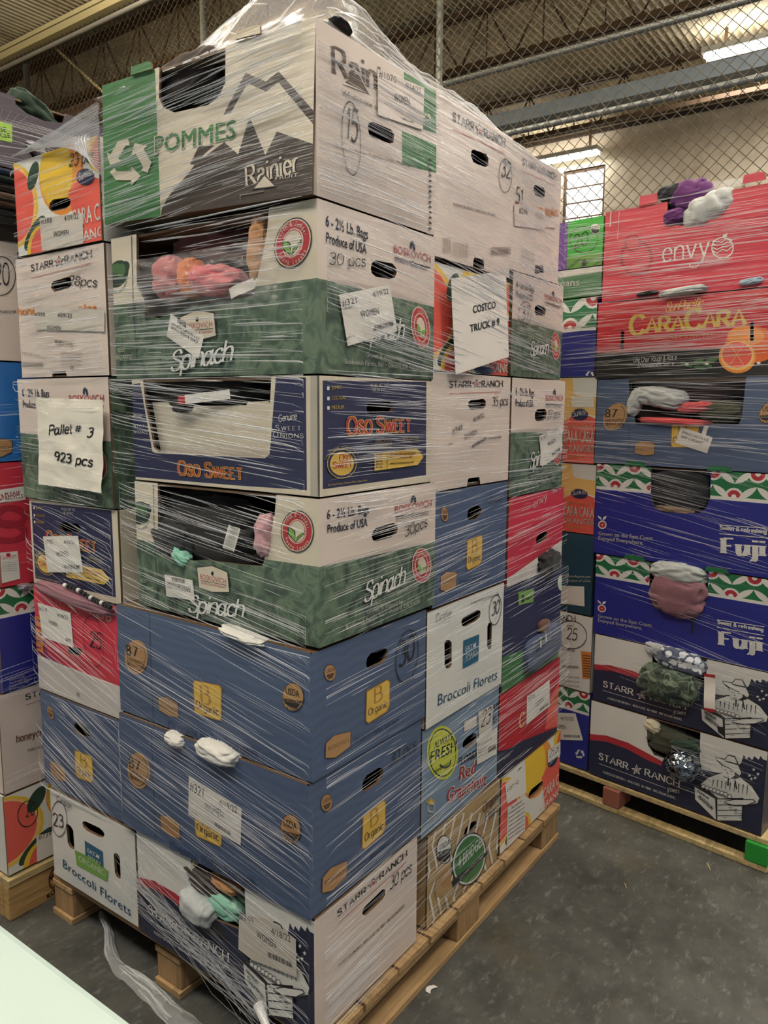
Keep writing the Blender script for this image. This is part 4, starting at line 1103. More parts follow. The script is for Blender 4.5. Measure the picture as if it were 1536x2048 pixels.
["O","umber",[9191,3556,10462,3771,10467,3622,9196,3425]],
["O","umber",[9203,3218,10473,3437,10479,3288,9207,3086]],
["O","umber",[9214,2879,10485,3102,10490,2954,9218,2748]],
["O","umber",[9225,2541,10497,2768,10502,2619,9230,2409]],
["O","umber",[9237,2201,10509,2433,10514,2284,9241,2069]],
["O","grey",[7035,2823,8793,3272,8802,2989,7044,2515]],
["T","LOT 882 WENATCHEE",6616,1083,8925,1577,269,"ink_faint","sans"],
["T","LOT 882 WENATCHEE",6634,502,8944,1009,269,"ink_faint","sans"],
["T","LOT 882 WENATCHEE",6652,-80,8963,440,269,"ink_faint","sans"],
]),
'envy_end': ('apple_red', None, [], [
["P","white_soft",[-1221,3291,-158,3276,9648,2985,10696,2986,10526,-453,-1571,-995]],
["P","plum",[-294,5087,1080,5078,1569,3615,3580,3143,2423,3164,-283,3267]],
["H",[4042,4706,4279,5096,5197,5308,5675,5289,5767,5021,5496,4625,4796,4463,4095,4444]],
["T","ENVY",2875,8447,5053,8373,670,"coral","light"],
["T","TREG",7320,8627,8378,8613,551,"pale","hand"],
["G","pale",8918,8775,255,57,-13,-229,41],
["G","coral",5271,8581,499,108,-24,-369,44],
["T","25",6717,5822,8093,5855,1400,"ink","hand"],
["G","ink",7139,6350,1092,391,267,-2220,43],
["O","orange_ink",[21,7103,931,7079,939,3620,27,3671]],
["O","plum",[87,6777,935,6741,952,6564,72,6591]],
["O","plum",[36,6127,886,6097,903,5920,21,5941]],
["O","plum",[-16,5475,837,5451,853,5273,-31,5288]],
["O","plum",[-68,4820,787,4802,804,4624,-82,4633]],
["O","plum",[-119,4163,737,4151,754,3972,-134,3975]],
["L","paper",[585,8468,4668,8397,4872,5192,970,5222],[["T","#319",681,7757,1759,7765,412,"ink","sans"],["T","4/18/22",3035,7657,4343,7708,334,"ink","sans"],["T","WOMEN",1873,6708,2967,6704,386,"ink","sans"],["C","ink",3963,5621,4565,5606,3984,5933]]],
["T","ONE BUSHEL",4856,678,5245,687,406,"ink_soft","boldc"],
]),
'envy_end_far': ('apple_red', None, [], [
["P","white_soft",[-96,981,984,1167,10590,3379,12766,3812,13351,-4802,-9,-1218]],
["H",[4689,4149,4801,4697,5488,5016,6452,5149,6838,4793,6650,4198,5727,3857,4949,3841]],
["T","envy",4105,8262,6608,8974,943,"white_soft","light"],
["T","NZ-2",7689,9473,9310,9897,612,"white_soft","bold"],
["S","white_soft",[2780,752,1956,862,2161,-88],92,0],
]),
'navy_end': ('navy', None, [], [
["P","forest_green",[-566,3388,1187,3408,3369,3123,6319,3904,11541,3522,13194,3133,14206,-9844,-288,-3162]],
["D","pale_leaf",9851,8155,694,-171,59,-834],
["O","leaf_green",[2122,9134,4676,8892,4688,7511,2183,7899]],
["O","deep_leaf",[2605,8730,3075,8700,3115,7940,2643,7976]],
["T","organic",3266,8087,4563,7966,303,"ink","bold"],
["O","ink",[4204,-383,4802,-418,4767,-999,4169,-959]],
]),
'red_end': ('crimson', None, [], [
["P","dark_navy",[-502,3638,1640,2750,3597,2486,10684,284,13669,-623,14368,-11979,-337,-1472]],
["P","coral",[8240,5255,10150,6573,10684,284,7624,1553]],
["T","CARA",8300,4084,10092,4276,1045,"orange_ink","boldc"],
["T","C",2970,4405,3828,4380,1683,"orange_pale","serif"],
["L","paper",[4120,7789,8038,7871,8215,4384,4148,4196],[["T","#316",4279,6992,5460,6967,632,"ink","sans"],["T","WOMEN",5522,5599,7013,5655,599,"ink","sans"],["C","ink",6389,4632,7921,4669,6370,5037]]],
["O","ink",[5437,7463,6595,7355,7199,7418,7358,6966,6445,6990,6131,6615,5699,6720]],
]),
'grape_end': ('grape_blue', None, [], [
["H",[4893,6167,5022,6535,5414,6718,6369,6691,6792,6424,6837,5774,6406,5497,5446,5613,5042,5827]],
["D","citrus_green",2378,6814,1898,-1020,55,-2604],
["G","deep_leaf",2370,6821,1639,-881,48,-2266,102],
["D","citrus_green",2365,6824,1467,-788,43,-2029],
["T","ALWAYS",1324,7717,3503,7493,658,"deep_leaf","bold"],
["T","FRESH",853,6663,4026,6160,1044,"deep_leaf","bold"],
["T","FAMILY FARMS",1471,5409,3404,5162,300,"deep_leaf","bold"],
["S","deep_leaf",[3311,5639,3329,5501,3322,5380,3290,5281,3234,5207,3155,5159,3058,5140,2944,5150,2817,5188,2681,5253,2541,5343,2401,5455,2265,5585,2136,5730,2020,5884],155,0],
["T","FLORIDA",4340,4502,7318,3930,763,"ink","bold"],
["T","Red",4473,2907,6672,2439,1361,"pale","bold",80],
["T","Red",4473,2907,6672,2439,1361,"berry_red","bold"],
["T","Grapefruit",2891,1657,8256,268,1395,"pale","bold",80],
["T","Grapefruit",2891,1657,8256,268,1395,"berry_red","bold"],
["O","citrus_yellow",[965,2689,1111,2598,486,3384,404,3434]],
["O","citrus_yellow",[965,2689,1111,2598,668,3371,586,3421]],
["O","citrus_yellow",[965,2689,1111,2598,851,3357,769,3408]],
["O","citrus_yellow",[965,2689,1111,2598,1035,3344,952,3395]],
["O","citrus_yellow",[965,2689,1111,2598,1225,3128,1141,3179]],
["O","citrus_yellow",[965,2689,1111,2598,1415,2910,1331,2962]],
["O","citrus_yellow",[965,2689,1111,2598,1607,2691,1522,2744]],
["G","pale",1053,2417,374,-236,8,-439,67],
["T","FRESH",658,1587,1653,1416,333,"pale","bold"],
["T","from FLA",582,1271,1618,1032,297,"pale","bold"],
["O","white_soft",[5015,8483,6683,8311,6667,7289,4996,7505]],
["T","USA",9245,7591,10453,7588,674,"ink","bold"],
["T","E-41",9162,6282,10511,6151,674,"ink","bold"],
["L","paper_film",[6869,8613,9006,8344,8923,5624,7057,5840],[["T","23",7274,6810,8703,6653,1592,"ink","hand"]]],
["L","paper",[6711,5875,9745,5624,9747,2767,6845,3211],[["T","PACK DATE 22",6911,5017,8956,4718,290,"ink","sans"],["T","GRADE US 1 LOT",6925,4558,8193,4304,181,"ink","sans"],["T","GRADE US 1 LOT",6936,4228,8204,3967,181,"ink","sans"],["T","GRADE US 1 LOT",6946,3897,8216,3629,181,"ink","sans"],["C","ink",8398,3586,9616,3403,8378,4151]]],
]),
'pears_end': ('kraft_tan', None, [], [
["S","pale",[366,12368,-470,9464,247,6158,-719,4174,-123,1266,-766,-162],335,0],
["S","pale",[1377,11673,518,8725,1265,5348,271,3340,892,368,230,-1078],341,0],
["S","pale",[2424,10953,1541,7960,2320,4508,1295,2475,1944,-562,1261,-2027],348,0],
["S","pale",[3508,10208,2601,7167,3413,3639,2356,1580,3033,-1526,2330,-3009],354,0],
["S","pale",[4632,9435,3698,6346,4546,2737,3456,653,4163,-2526,3438,-4028],362,0],
["S","pale",[5798,8633,4837,5495,5722,1802,4597,-310,5335,-3564,4587,-5086],369,0],
["S","pale",[7008,7802,6018,4612,6943,831,5781,-1308,6553,-4641,5779,-6183],376,0],
["S","pale",[8265,6938,7244,3694,8212,-178,7010,-2345,7818,-5761,7019,-7323],384,0],
["S","pale",[9571,6040,8518,2741,9531,-1228,8288,-3423,9133,-6925,8307,-8508],392,0],
["S","pale",[10930,5105,9843,1751,10903,-2320,9617,-4544,10503,-8137,9647,-9741],402,0],
["S","pale",[12344,4133,11221,719,12333,-3457,11000,-5711,11929,-9400,11043,-11025],410,0],
["O","kraft_tan",[843,4476,1054,5516,1383,6467,2104,5704,2377,4050,3265,2499,3178,888,989,2734]],
["D","kraft",2148,3821,826,-668,21,-1068],
["D","kraft",2122,4891,412,-327,13,-638],
["D","kraft",7144,4428,848,-626,31,-1011],
["D","kraft",7109,5442,423,-306,19,-605],
["H",[4751,6829,4917,7386,5564,7561,6369,7337,6599,6895,6452,6350,5730,6331,4939,6523]],
["D","ink",2011,7199,1010,-762,34,-1650],
["D","white",2009,7201,913,-689,31,-1526],
["O","ink",[1178,7530,2876,6756,2775,5801,2105,5663,1383,6467]],
["T","USDA",1362,7591,2671,7279,641,"ink","bold"],
["T","ORGANIC",1378,6774,2762,6430,402,"white","bold"],
["D","ink",5596,3379,2428,-2356,-893,-2453],
["D","white",5590,3384,2269,-2203,-846,-2322],
["D","forest_green",5583,3389,2084,-2023,-786,-2159],
["T","4 BRIDGES",3919,3406,7581,3620,1418,"white","boldc"],
["O","ink",[3012,2810,8331,2320,8261,1811,3281,1813]],
["T","GROWN WITH CARE",4101,2136,7629,2072,325,"white","bold"],
["T","Organic",7401,7575,10294,7475,1067,"umber","serif"],
["T","Pears",7779,6216,9954,6116,1077,"umber","serif"],
["T","PRODUCE OF USA ORGANIC PEARS LOT 41",1133,1182,2936,671,243,"ink","sans"],
["T","PRODUCE OF USA ORGANIC PEARS LOT 41",1141,723,2946,199,244,"ink","sans"],
["T","PRODUCE OF USA ORGANIC PEARS LOT 41",1150,264,2956,-274,245,"ink","sans"],
["T","PRODUCE OF USA ORGANIC PEARS LOT 41",1158,-196,2967,-748,245,"ink","sans"],
["T","PACKED IN OREGON BY GROWERS",3548,999,5358,574,212,"ink","sans"],
["T","PACKED IN OREGON BY GROWERS",3558,567,5369,129,212,"ink","sans"],
["T","PACKED IN OREGON BY GROWERS",3568,133,5381,-316,213,"ink","sans"],
]),
'broc_end': ('white', None, [], [
["H",[4060,7979,4187,8257,4592,8372,6111,8469,6527,8297,6658,8028,6500,7664,6024,7482,4621,7404,4183,7591]],
["H",[2002,6809,2252,6955,2596,6870,2884,6538,2913,4532,2701,4345,2312,4415,2071,4740]],
["H",[7632,6447,7824,6706,8079,6694,8295,6406,8300,4273,8127,4094,7868,4168,7679,4490]],
["O","teal_print",[4313,6225,6431,6119,6399,3470,4318,3647]],
["T","EAT",4597,5113,5531,5042,487,"white","bold"],
["T","SMART",4617,4426,6176,4318,456,"white","boldc"],
["O","white",[5576,5125,5729,5531,5854,5356,6039,5556,5958,5090]],
["T","Curation",924,8956,2804,8866,662,"navy_ink","hand"],
["T","F O O D S",1670,8571,2599,8496,123,"navy_ink","sans"],
["T","Broccoli Florets",1282,1545,9252,742,1030,"teal_ink","sans"],
]),
'broc_end_right': ('white', 'broc_end', [], [
["T","Keep Refrigerated at 34",5212,9230,9179,9021,322,"ink","sans"],
["G","ink",8715,7722,892,-322,-178,-1402,69],
["T","30",8209,7313,9355,7312,1228,"ink","hand"],
]),
'broc_end_left': ('white', 'broc_end', [], [
["O","leaf_green",[3000,4478,5084,4686,6971,4307,6753,3068,5155,2986,3160,2867]],
["T","ORGANIC",3451,3521,6541,3544,635,"pale_leaf","bold"],
["G","ink",1111,6986,1055,552,-49,-2014,64],
["T","23",300,5883,1791,6322,1372,"ink","hand"],
]),
'spin_end_far': ('spinach_leaf', 'spin_end', [], [
["T","27 pcs",6228,6500,8896,6656,764,"ink","hand"],
["L","paper",[4705,5017,9459,5902,9581,3576,8145,2853,5485,2208],[["T","#1177",4994,4554,6354,4810,394,"ink","sans"],["T","4/19/22",7204,5170,8563,5525,309,"ink","sans"],["T","WOMEN",6512,4033,8025,4360,402,"ink","sans"],["C","ink",7429,3130,9158,3468,7405,3445]]],
]),
'spin_end_tilt': ('spinach_leaf', 'spin_end', [], [
["G","ink",2083,6228,1129,91,-88,-1161,65],
["T","37",1427,5497,3061,5759,1299,"ink","hand"],
]),
'spin_end_left': ('spinach_leaf', 'spin_end', [], [
]),
'oso_end_left': ('natural_white', 'oso_end', [], [
["L","paper",[1749,5887,5914,6695,6278,2700,2085,1807],[["T","#785",1916,5047,2950,5266,484,"ink","sans"],["T","4/15/22",4249,5506,5562,5723,395,"ink","sans"],["T","WOMEN",3262,3848,4723,4209,610,"ink","sans"],["C","ink",4099,2710,5927,3015,4122,3142]]],
]),
'fuji_far': ('royal_blue', None, [], [
["N","border_green",0,10000,7600,10000,7526],
["P","white",[0,7250,10000,7250,10000,7600,0,7600]],
["T","Distributed by",495,1059,1630,1060,205,"white","boldc"],
["T","Hess Brothers Fruit Co.",481,762,2191,616,206,"white","boldc"],
["T","Lancaster, PA 17603",467,466,1910,382,205,"white","boldc"],
["T","hessbros.com",453,169,1586,109,205,"white","boldc"],
["T","Produce of USA",439,-128,1618,-164,205,"white","boldc"],
]),
'starr_far': ('pink_white', 'starr_end', [0], [
["T","honeycrisp apples",1027,4869,5556,4488,659,"umber_ink","slab"],
["T","PACKED FOR ONEONTA",1832,3496,3663,3253,263,"ink","slab"],
]),
'red_far': ('apple_red', None, [], [
["G","apple_dark",934,5659,962,-126,-39,-710,397],
["G","apple_dark",621,4464,1246,-186,-39,-709,397],
["O","white",[-189,7857,2122,8012,2064,6912,-246,6841]],
["T","PLEASE",616,7307,1717,7362,317,"crimson","bold"],
["T","RECYCLE",633,7004,1898,7055,317,"crimson","bold"],
["Y","crimson",270,7297,278,-30,-18,-316],
["O","white",[-224,2890,1263,2774,1328,470,-53,354]],
["T","Flavorgram",-11,2281,1149,2260,340,"crimson","hand"],
["T","sweet crisp apples for every day",96,1974,1145,1873,85,"ink","sans"],
["T","sweet crisp apples for every day",87,1813,1137,1709,85,"ink","sans"],
["T","sweet crisp apples for every day",78,1652,1128,1545,85,"ink","sans"],
["T","sweet crisp apples for every day",69,1491,1119,1382,85,"ink","sans"],
["T","sweet crisp apples for every day",60,1330,1110,1218,85,"ink","sans"],
["D","crimson",572,2577,166,-30,-9,-171],
]),
'blue_far': ('bright_blue', None, [], [
["O","umber",[-563,2358,591,2305,967,1987,920,907,174,419,-655,304]],
["O","kraft",[-567,2276,571,2222,897,1943,855,983,162,516,-651,398]],
["T","BOSKOVICH",-1171,1373,799,1251,303,"umber","sans"],
["S","umber",[-456,1116,791,1060],47,0],
]),
'starr_far_top': ('pink_white', 'starr_end', [0], [
["T","20",260,6410,1332,6447,1776,"ink","hand"],
["T","PACKED FOR",503,3995,1633,4133,196,"ink","slab"],
["G","ink",741,7108,964,164,-82,-1613,54],
]),
'open_far': ('wrap_brown', None, [], [
]),
'purp_far': ('grape_purple', None, [], [
["S","lilac_line",[4358,-725,2223,2297],60,0],
["S","lilac_line",[4358,-725,2818,2967],60,0],
["S","lilac_line",[4358,-725,3423,3649],60,0],
["S","lilac_line",[4358,-725,4039,4342],60,0],
["S","lilac_line",[4358,-725,4665,5048],60,0],
["S","lilac_line",[4358,-725,5284,5043],60,0],
["S","lilac_line",[4358,-725,5914,5039],60,0],
["S","lilac_line",[4358,-725,6556,5034],60,0],
["S","lilac_line",[4358,-725,7211,5029],60,0],
["S","lilac_line",[423,2361,-1447,5093],56,0],
["S","lilac_line",[423,2361,-919,5744],56,0],
["S","lilac_line",[423,2361,-382,6406],56,0],
["S","lilac_line",[423,2361,164,7078],56,0],
["S","lilac_line",[423,2361,719,7762],56,0],
["S","lilac_line",[423,2361,1263,7781],56,0],
["S","lilac_line",[423,2361,1817,7802],56,0],
["S","lilac_line",[423,2361,2381,7822],56,0],
["S","lilac_line",[423,2361,2955,7843],56,0],
["S","lilac_line",[7362,4437,5034,7381],62,0],
["S","lilac_line",[7362,4437,5677,8122],62,0],
["S","lilac_line",[7362,4437,6331,8876],62,0],
["S","lilac_line",[7362,4437,6997,9644],62,0],
["S","lilac_line",[7362,4437,7675,10426],62,0],
["S","lilac_line",[7362,4437,8347,10473],62,0],
["S","lilac_line",[7362,4437,9033,10522],62,0],
["S","lilac_line",[7362,4437,9733,10572],62,0],
["S","lilac_line",[7362,4437,10446,10623],62,0],
["O","lime",[799,5891,1834,5968,1764,3540,723,3362]],
["T","PLEASE",75,4137,1450,4731,645,"deep_leaf","bold"],
["T","RECYCLE",53,3385,1682,4083,647,"deep_leaf","bold"],
["H",[2671,3915,2854,4248,4113,4296,4253,3877,4160,2126,3087,2135,2749,3101]],
["H",[2108,10609,2202,8998,2965,8218,4211,7932,5530,8506,5888,10208]],
["B","grape_purple",[5571,7049,5685,8453,6769,8360,6775,7307]],
]),
}

# cartons: location, tilt and turn, width, depth, height
BOX = {
'rainier': ((-0.005, 0.0, 1.842), (0.0401, 0.0, 0.0), 0.41, 0.62, 0.293),
'spin1': ((0.01, 0.0, 1.524), (0.0, 0.0, 0.0), 0.402, 0.62, 0.314),
'oso1': ((0.008, -0.004, 1.291), (0.0, 0.0, 0.0), 0.394, 0.565, 0.229),
'spin2': ((0.006, -0.002, 0.992), (0.0, 0.0, 0.0), 0.422, 0.565, 0.295),
'blue1': ((-0.01, 0.004, 0.716), (0.0, 0.0, 0.0), 0.412, 0.628, 0.268),
'blue2': ((-0.018, 0.008, 0.418), (0.0, 0.0, 0.0), 0.41, 0.62, 0.294),
'starr1': ((-0.01, 0.004, 0.136), (0.0, 0.0, 0.0), 0.386, 0.585, 0.278),
'starrA': ((0.412, 0.004, 1.8), (0.0, 0.0, 0.0), 0.376, 0.6, 0.348),
'caraA': ((0.418, 0.012, 1.546), (0.0, 0.0, 0.0), 0.39, 0.6, 0.244),
'starr35': ((0.412, 0.004, 1.264), (0.0, 0.0, 0.0), 0.4, 0.6, 0.278),
'blueA': ((0.435, 0.008, 0.978), (0.0, 0.0, 0.0), 0.383, 0.6, 0.282),
'broc': ((0.408, 0.004, 0.68), (0.0, 0.0, 0.0), 0.398, 0.6, 0.294),
'grape': ((0.402, 0.01, 0.392), (0.0, 0.0, 0.0), 0.402, 0.6, 0.284),
'pears': ((0.428, 0.006, 0.136), (0.0, 0.0, 0.0), 0.384, 0.6, 0.252),
'starr246': ((0.794, 0.01, 1.826), (0.0, 0.0, 0.0), 0.321, 0.6, 0.314),
'spin37': ((0.814, 0.006, 1.546), (0.0, 0.0, 0.0), 0.336, 0.6, 0.276),
'spin27': ((0.822, 0.004, 1.214), (0.0, 0.0, 0.0), 0.364, 0.6, 0.328),
'envyR': ((0.828, 0.006, 0.956), (0.0, 0.0, 0.0), 0.384, 0.6, 0.254),
'navy': ((0.822, 0.01, 0.642), (0.0, 0.0, 0.0), 0.408, 0.6, 0.31),
'redR': ((0.816, 0.012, 0.38), (0.0, 0.0, 0.0), 0.43, 0.6, 0.258),
'sunkR': ((0.834, 0.008, 0.136), (0.0, 0.0, 0.0), 0.434, 0.6, 0.24),
'caraL': ((0.0, 0.996, 1.837), (0.0, 0.0, -1.5708), 0.356, 0.6, 0.226),
'starrL': ((0.004, 1.02, 1.532), (0.0, 0.0, -1.5708), 0.38, 0.6, 0.3),
'spinL': ((0.004, 1.046, 1.214), (0.0, 0.0, -1.5708), 0.401, 0.6, 0.314),
'osoL': ((0.01, 1.032, 0.976), (0.0, 0.0, -1.5708), 0.392, 0.6, 0.234),
'envyL': ((0.004, 1.026, 0.68), (0.0, 0.0, -1.5708), 0.384, 0.6, 0.292),
'blueL': ((0.002, 1.02, 0.402), (0.0, 0.0, -1.5708), 0.38, 0.6, 0.274),
'brocL': ((-0.004, 0.988, 0.136), (0.0, 0.0, -1.5708), 0.383, 0.6, 0.262),
'envyS': ((1.5508, 0.0346, 1.822), (0.0, 0.0, -1.7104), 0.62, 0.4, 0.296),
'caraS': ((1.5525, 0.0465, 1.561), (0.0, 0.0, -1.7104), 0.618, 0.4, 0.257),
'blueS': ((1.5511, 0.0366, 1.268), (0.0, 0.0, -1.7104), 0.62, 0.4, 0.289),
'fuji1': ((1.5496, 0.0257, 0.944), (0.0, 0.0, -1.7104), 0.625, 0.4, 0.32),
'fuji2': ((1.5478, 0.0129, 0.65), (0.0, 0.0, -1.7104), 0.624, 0.4, 0.29),
'starrS1': ((1.5464, 0.003, 0.398), (0.0, 0.0, -1.7104), 0.614, 0.4, 0.248),
'starrS2': ((1.5427, 0.0055, 0.112), (0.0, 0.0, -1.7104), 0.61, 0.4, 0.282),
'greenS': ((1.6099, 0.4262, 1.949), (0.0, 0.0, -1.7104), 0.388, 0.6, 0.163),
'beansS': ((1.6079, 0.4265, 1.847), (0.0, 0.0, -1.7104), 0.39, 0.6, 0.098),
'fujiS3': ((1.6099, 0.4262, 1.571), (0.0, 0.0, -1.7104), 0.376, 0.6, 0.272),
'sunkS1': ((1.6138, 0.4257, 1.262), (0.0, 0.0, -1.7104), 0.386, 0.6, 0.305),
'sunkS2': ((1.6178, 0.4251, 1.006), (0.0, 0.0, -1.7104), 0.396, 0.6, 0.252),
'tealS': ((1.6164, 0.4152, 0.704), (0.0, 0.0, -1.7104), 0.388, 0.6, 0.298),
'starrS3': ((1.6111, 0.4059, 0.412), (0.0, 0.0, -1.7104), 0.39, 0.6, 0.288),
'fujiS4': ((1.6071, 0.4064, 0.112), (0.0, 0.0, -1.7104), 0.394, 0.6, 0.296),
'sunkW': ((-0.086, 1.085, 0.135), (0.0, 0.0, 0.0), 0.386, 0.6, 0.237),
'starrW': ((-0.08, 1.089, 0.376), (0.0, 0.0, 0.0), 0.39, 0.6, 0.29),
'fujiW': ((-0.068, 1.085, 0.67), (0.0, 0.0, 0.0), 0.388, 0.6, 0.292),
'redW': ((-0.05, 1.089, 0.966), (0.0, 0.0, 0.0), 0.39, 0.6, 0.34),
'blueW': ((-0.034, 1.087, 1.31), (0.0, 0.0, 0.0), 0.384, 0.6, 0.264),
'starrW2': ((-0.03, 1.085, 1.578), (0.0, 0.0, 0.0), 0.39, 0.6, 0.308),
'openW': ((-0.02, 1.091, 1.89), (0.0, 0.0, 0.0), 0.37, 0.6, 0.184),
'purpW': ((-0.02, 1.089, 2.078), (0.0, 0.0, 0.0), 0.4, 0.6, 0.184),
}
CARTONS = [
('rainier', 'topmost near carton, green and white with dark mountain print and POMMES lettering', {'front': 'rainier_end', 'side': 'rainier_side'}),
('spin1', 'green spinach carton second from the top at the near corner, pink clothes inside', {'front': 'spin_end_upper', 'side': 'spin_side_upper'}),
('oso1', 'navy and white sweet onion carton at the near corner with a white inner flap', {'front': 'oso_end', 'side': 'oso_side'}),
('spin2', 'green spinach carton under the navy onion carton, black coat inside', {'front': 'spin_end_lower', 'side': 'spin_side_lower'}),
('blue1', 'upper of two blue organic cartons at the near corner, 30 circled on its end', {'front': 'blue_end_upper', 'side': 'blue_side'}),
('blue2', 'lower blue organic carton at the near corner with a WOMEN label', {'front': 'blue_end_lower', 'side': 'blue_side_lower'}),
('starr1', 'lowest near corner carton, navy front and white end marked 30 pcs', {'front': 'starr_end_bottom', 'side': 'starr_side_main'}),
('starrA', 'white carton topping the middle column of the near stack', {'front': 'starr_end_top'}),
('caraA', 'orange citrus carton behind the TRUCK # 9 sheet', {'front': 'sunk_fruit'}),
('starr35', 'white carton marked 35 pcs under the TRUCK # 9 sheet', {'front': 'starr_end_tagged'}),
('blueA', 'blue organic carton end between the 35 pcs carton and the broccoli carton', {'front': 'blue_end_mid'}),
('broc', 'white Broccoli Florets carton with 30 circled in the middle column', {'front': 'broc_end_right'}),
('grape', 'grey blue Red Grapefruit carton with a round yellow green badge', {'front': 'grape_end'}),
('pears', 'tan Organic Pears carton with green oval emblem, lowest of the middle column', {'front': 'pears_end'}),
('starr246', 'white apple carton labelled #246 topping the far column of the near stack', {'front': 'starr_end_apples'}),
('spin37', 'spinach carton end with 37 in an oval in the far column of the near stack', {'front': 'spin_end_tilt'}),
('spin27', 'spinach carton end marked 27 pcs with a tilted #1177 label', {'front': 'spin_end_far'}),
('envyR', 'red carton end with a white wedge below the 27 pcs spinach carton', {'front': 'envy_end_far'}),
('navy', 'navy and green carton end behind the slate blue pouch', {'front': 'navy_end'}),
('redR', 'red and dark carton end labelled #316 in the far column of the near stack', {'front': 'red_end'}),
('sunkR', 'citrus carton with lemon print at the far bottom corner of the near stack', {'front': 'sunk_fruit_right'}),
('caraL', 'citrus carton marked 23 pcs at the top of the left column', {'front': 'sunk_fruit_left'}),
('starrL', 'white apple carton marked 28 pcs in the left column', {'front': 'starr_end_left'}),
('spinL', 'spinach carton end behind the crumpled Pallet # 3 paper', {'front': 'spin_end_left'}),
('osoL', 'navy onion carton end labelled #785 in the left column', {'front': 'oso_end_left'}),
('envyL', 'red and white carton end labelled #319 in the left column', {'front': 'envy_end'}),
('blueL', 'blue organic carton end above the organic broccoli carton in the left column', {'front': 'blue_end_far'}),
('brocL', 'white Broccoli Florets carton with a green ORGANIC banner and 23 circled', {'front': 'broc_end_left'}),
('envyS', 'red carton with purple and grey clothes, top of the far right stack', {'front': 'envy_side'}),
('caraS', 'red and black Cara Cara orange carton in the far right stack', {'front': 'cara_side'}),
('blueS', 'blue organic carton with coral and grey clothes in the far right stack', {'front': 'blue_front'}),
('fuji1', 'upper royal blue Fuji carton with charcoal hoodie in its opening', {'front': 'fuji_side'}),
('fuji2', 'lower royal blue Fuji carton with mauve top drooping from it', {'front': 'fuji_side'}),
('starrS1', 'navy and white farmer carton with camouflage shirt bulging out', {'front': 'starr_side'}),
('starrS2', 'lowest navy and white farmer carton with a sequin ball in its opening', {'front': 'starr_side'}),
('greenS', 'bright green carton end with 20 circled beside the top red carton', {'front': 'green_end'}),
('beansS', 'pale green bean carton end under the bright green one', {'front': 'beans_end'}),
('fujiS3', 'royal blue carton end under the bean carton in the far right stack', {'front': 'fuji_end_upper'}),
('sunkS1', 'orange Cara Cara carton end with white paper label, upper of two', {'front': 'sunk_end'}),
('sunkS2', 'shaded orange Cara Cara carton end, lower of two in the far right stack', {'front': 'sunk_end_low'}),
('tealS', 'dark teal carton end with a blank white label', {'front': 'teal_end'}),
('starrS3', 'white carton end with 25 circled and an orange sticker', {'front': 'starr_strip'}),
('fujiS4', 'royal blue carton end with white recycling mark at the bottom of the far right stack', {'front': 'fuji_end_lower'}),
('sunkW', 'citrus carton labelled #739 with 20 circled at the bottom of the far left stack', {'front': 'sunk_fruit_low'}),
('starrW', 'white apple carton in the far left stack above the citrus carton', {'front': 'starr_far'}),
('fujiW', 'royal blue carton with patterned border in the far left stack', {'front': 'fuji_far'}),
('redW', 'red carton with PLEASE RECYCLE strip in the far left stack', {'front': 'red_far'}),
('blueW', 'bright blue carton with a tan shield in the far left stack', {'front': 'blue_far'}),
('starrW2', 'white carton marked 20 in the upper far left stack', {'front': 'starr_far_top'}),
('openW', 'dark low carton holding folded garments in the far left stack', {'front': 'open_far'}),
('purpW', 'dark purple carton with lime PLEASE RECYCLE label at the top of the far left stack', {'front': 'purp_far'}),
]
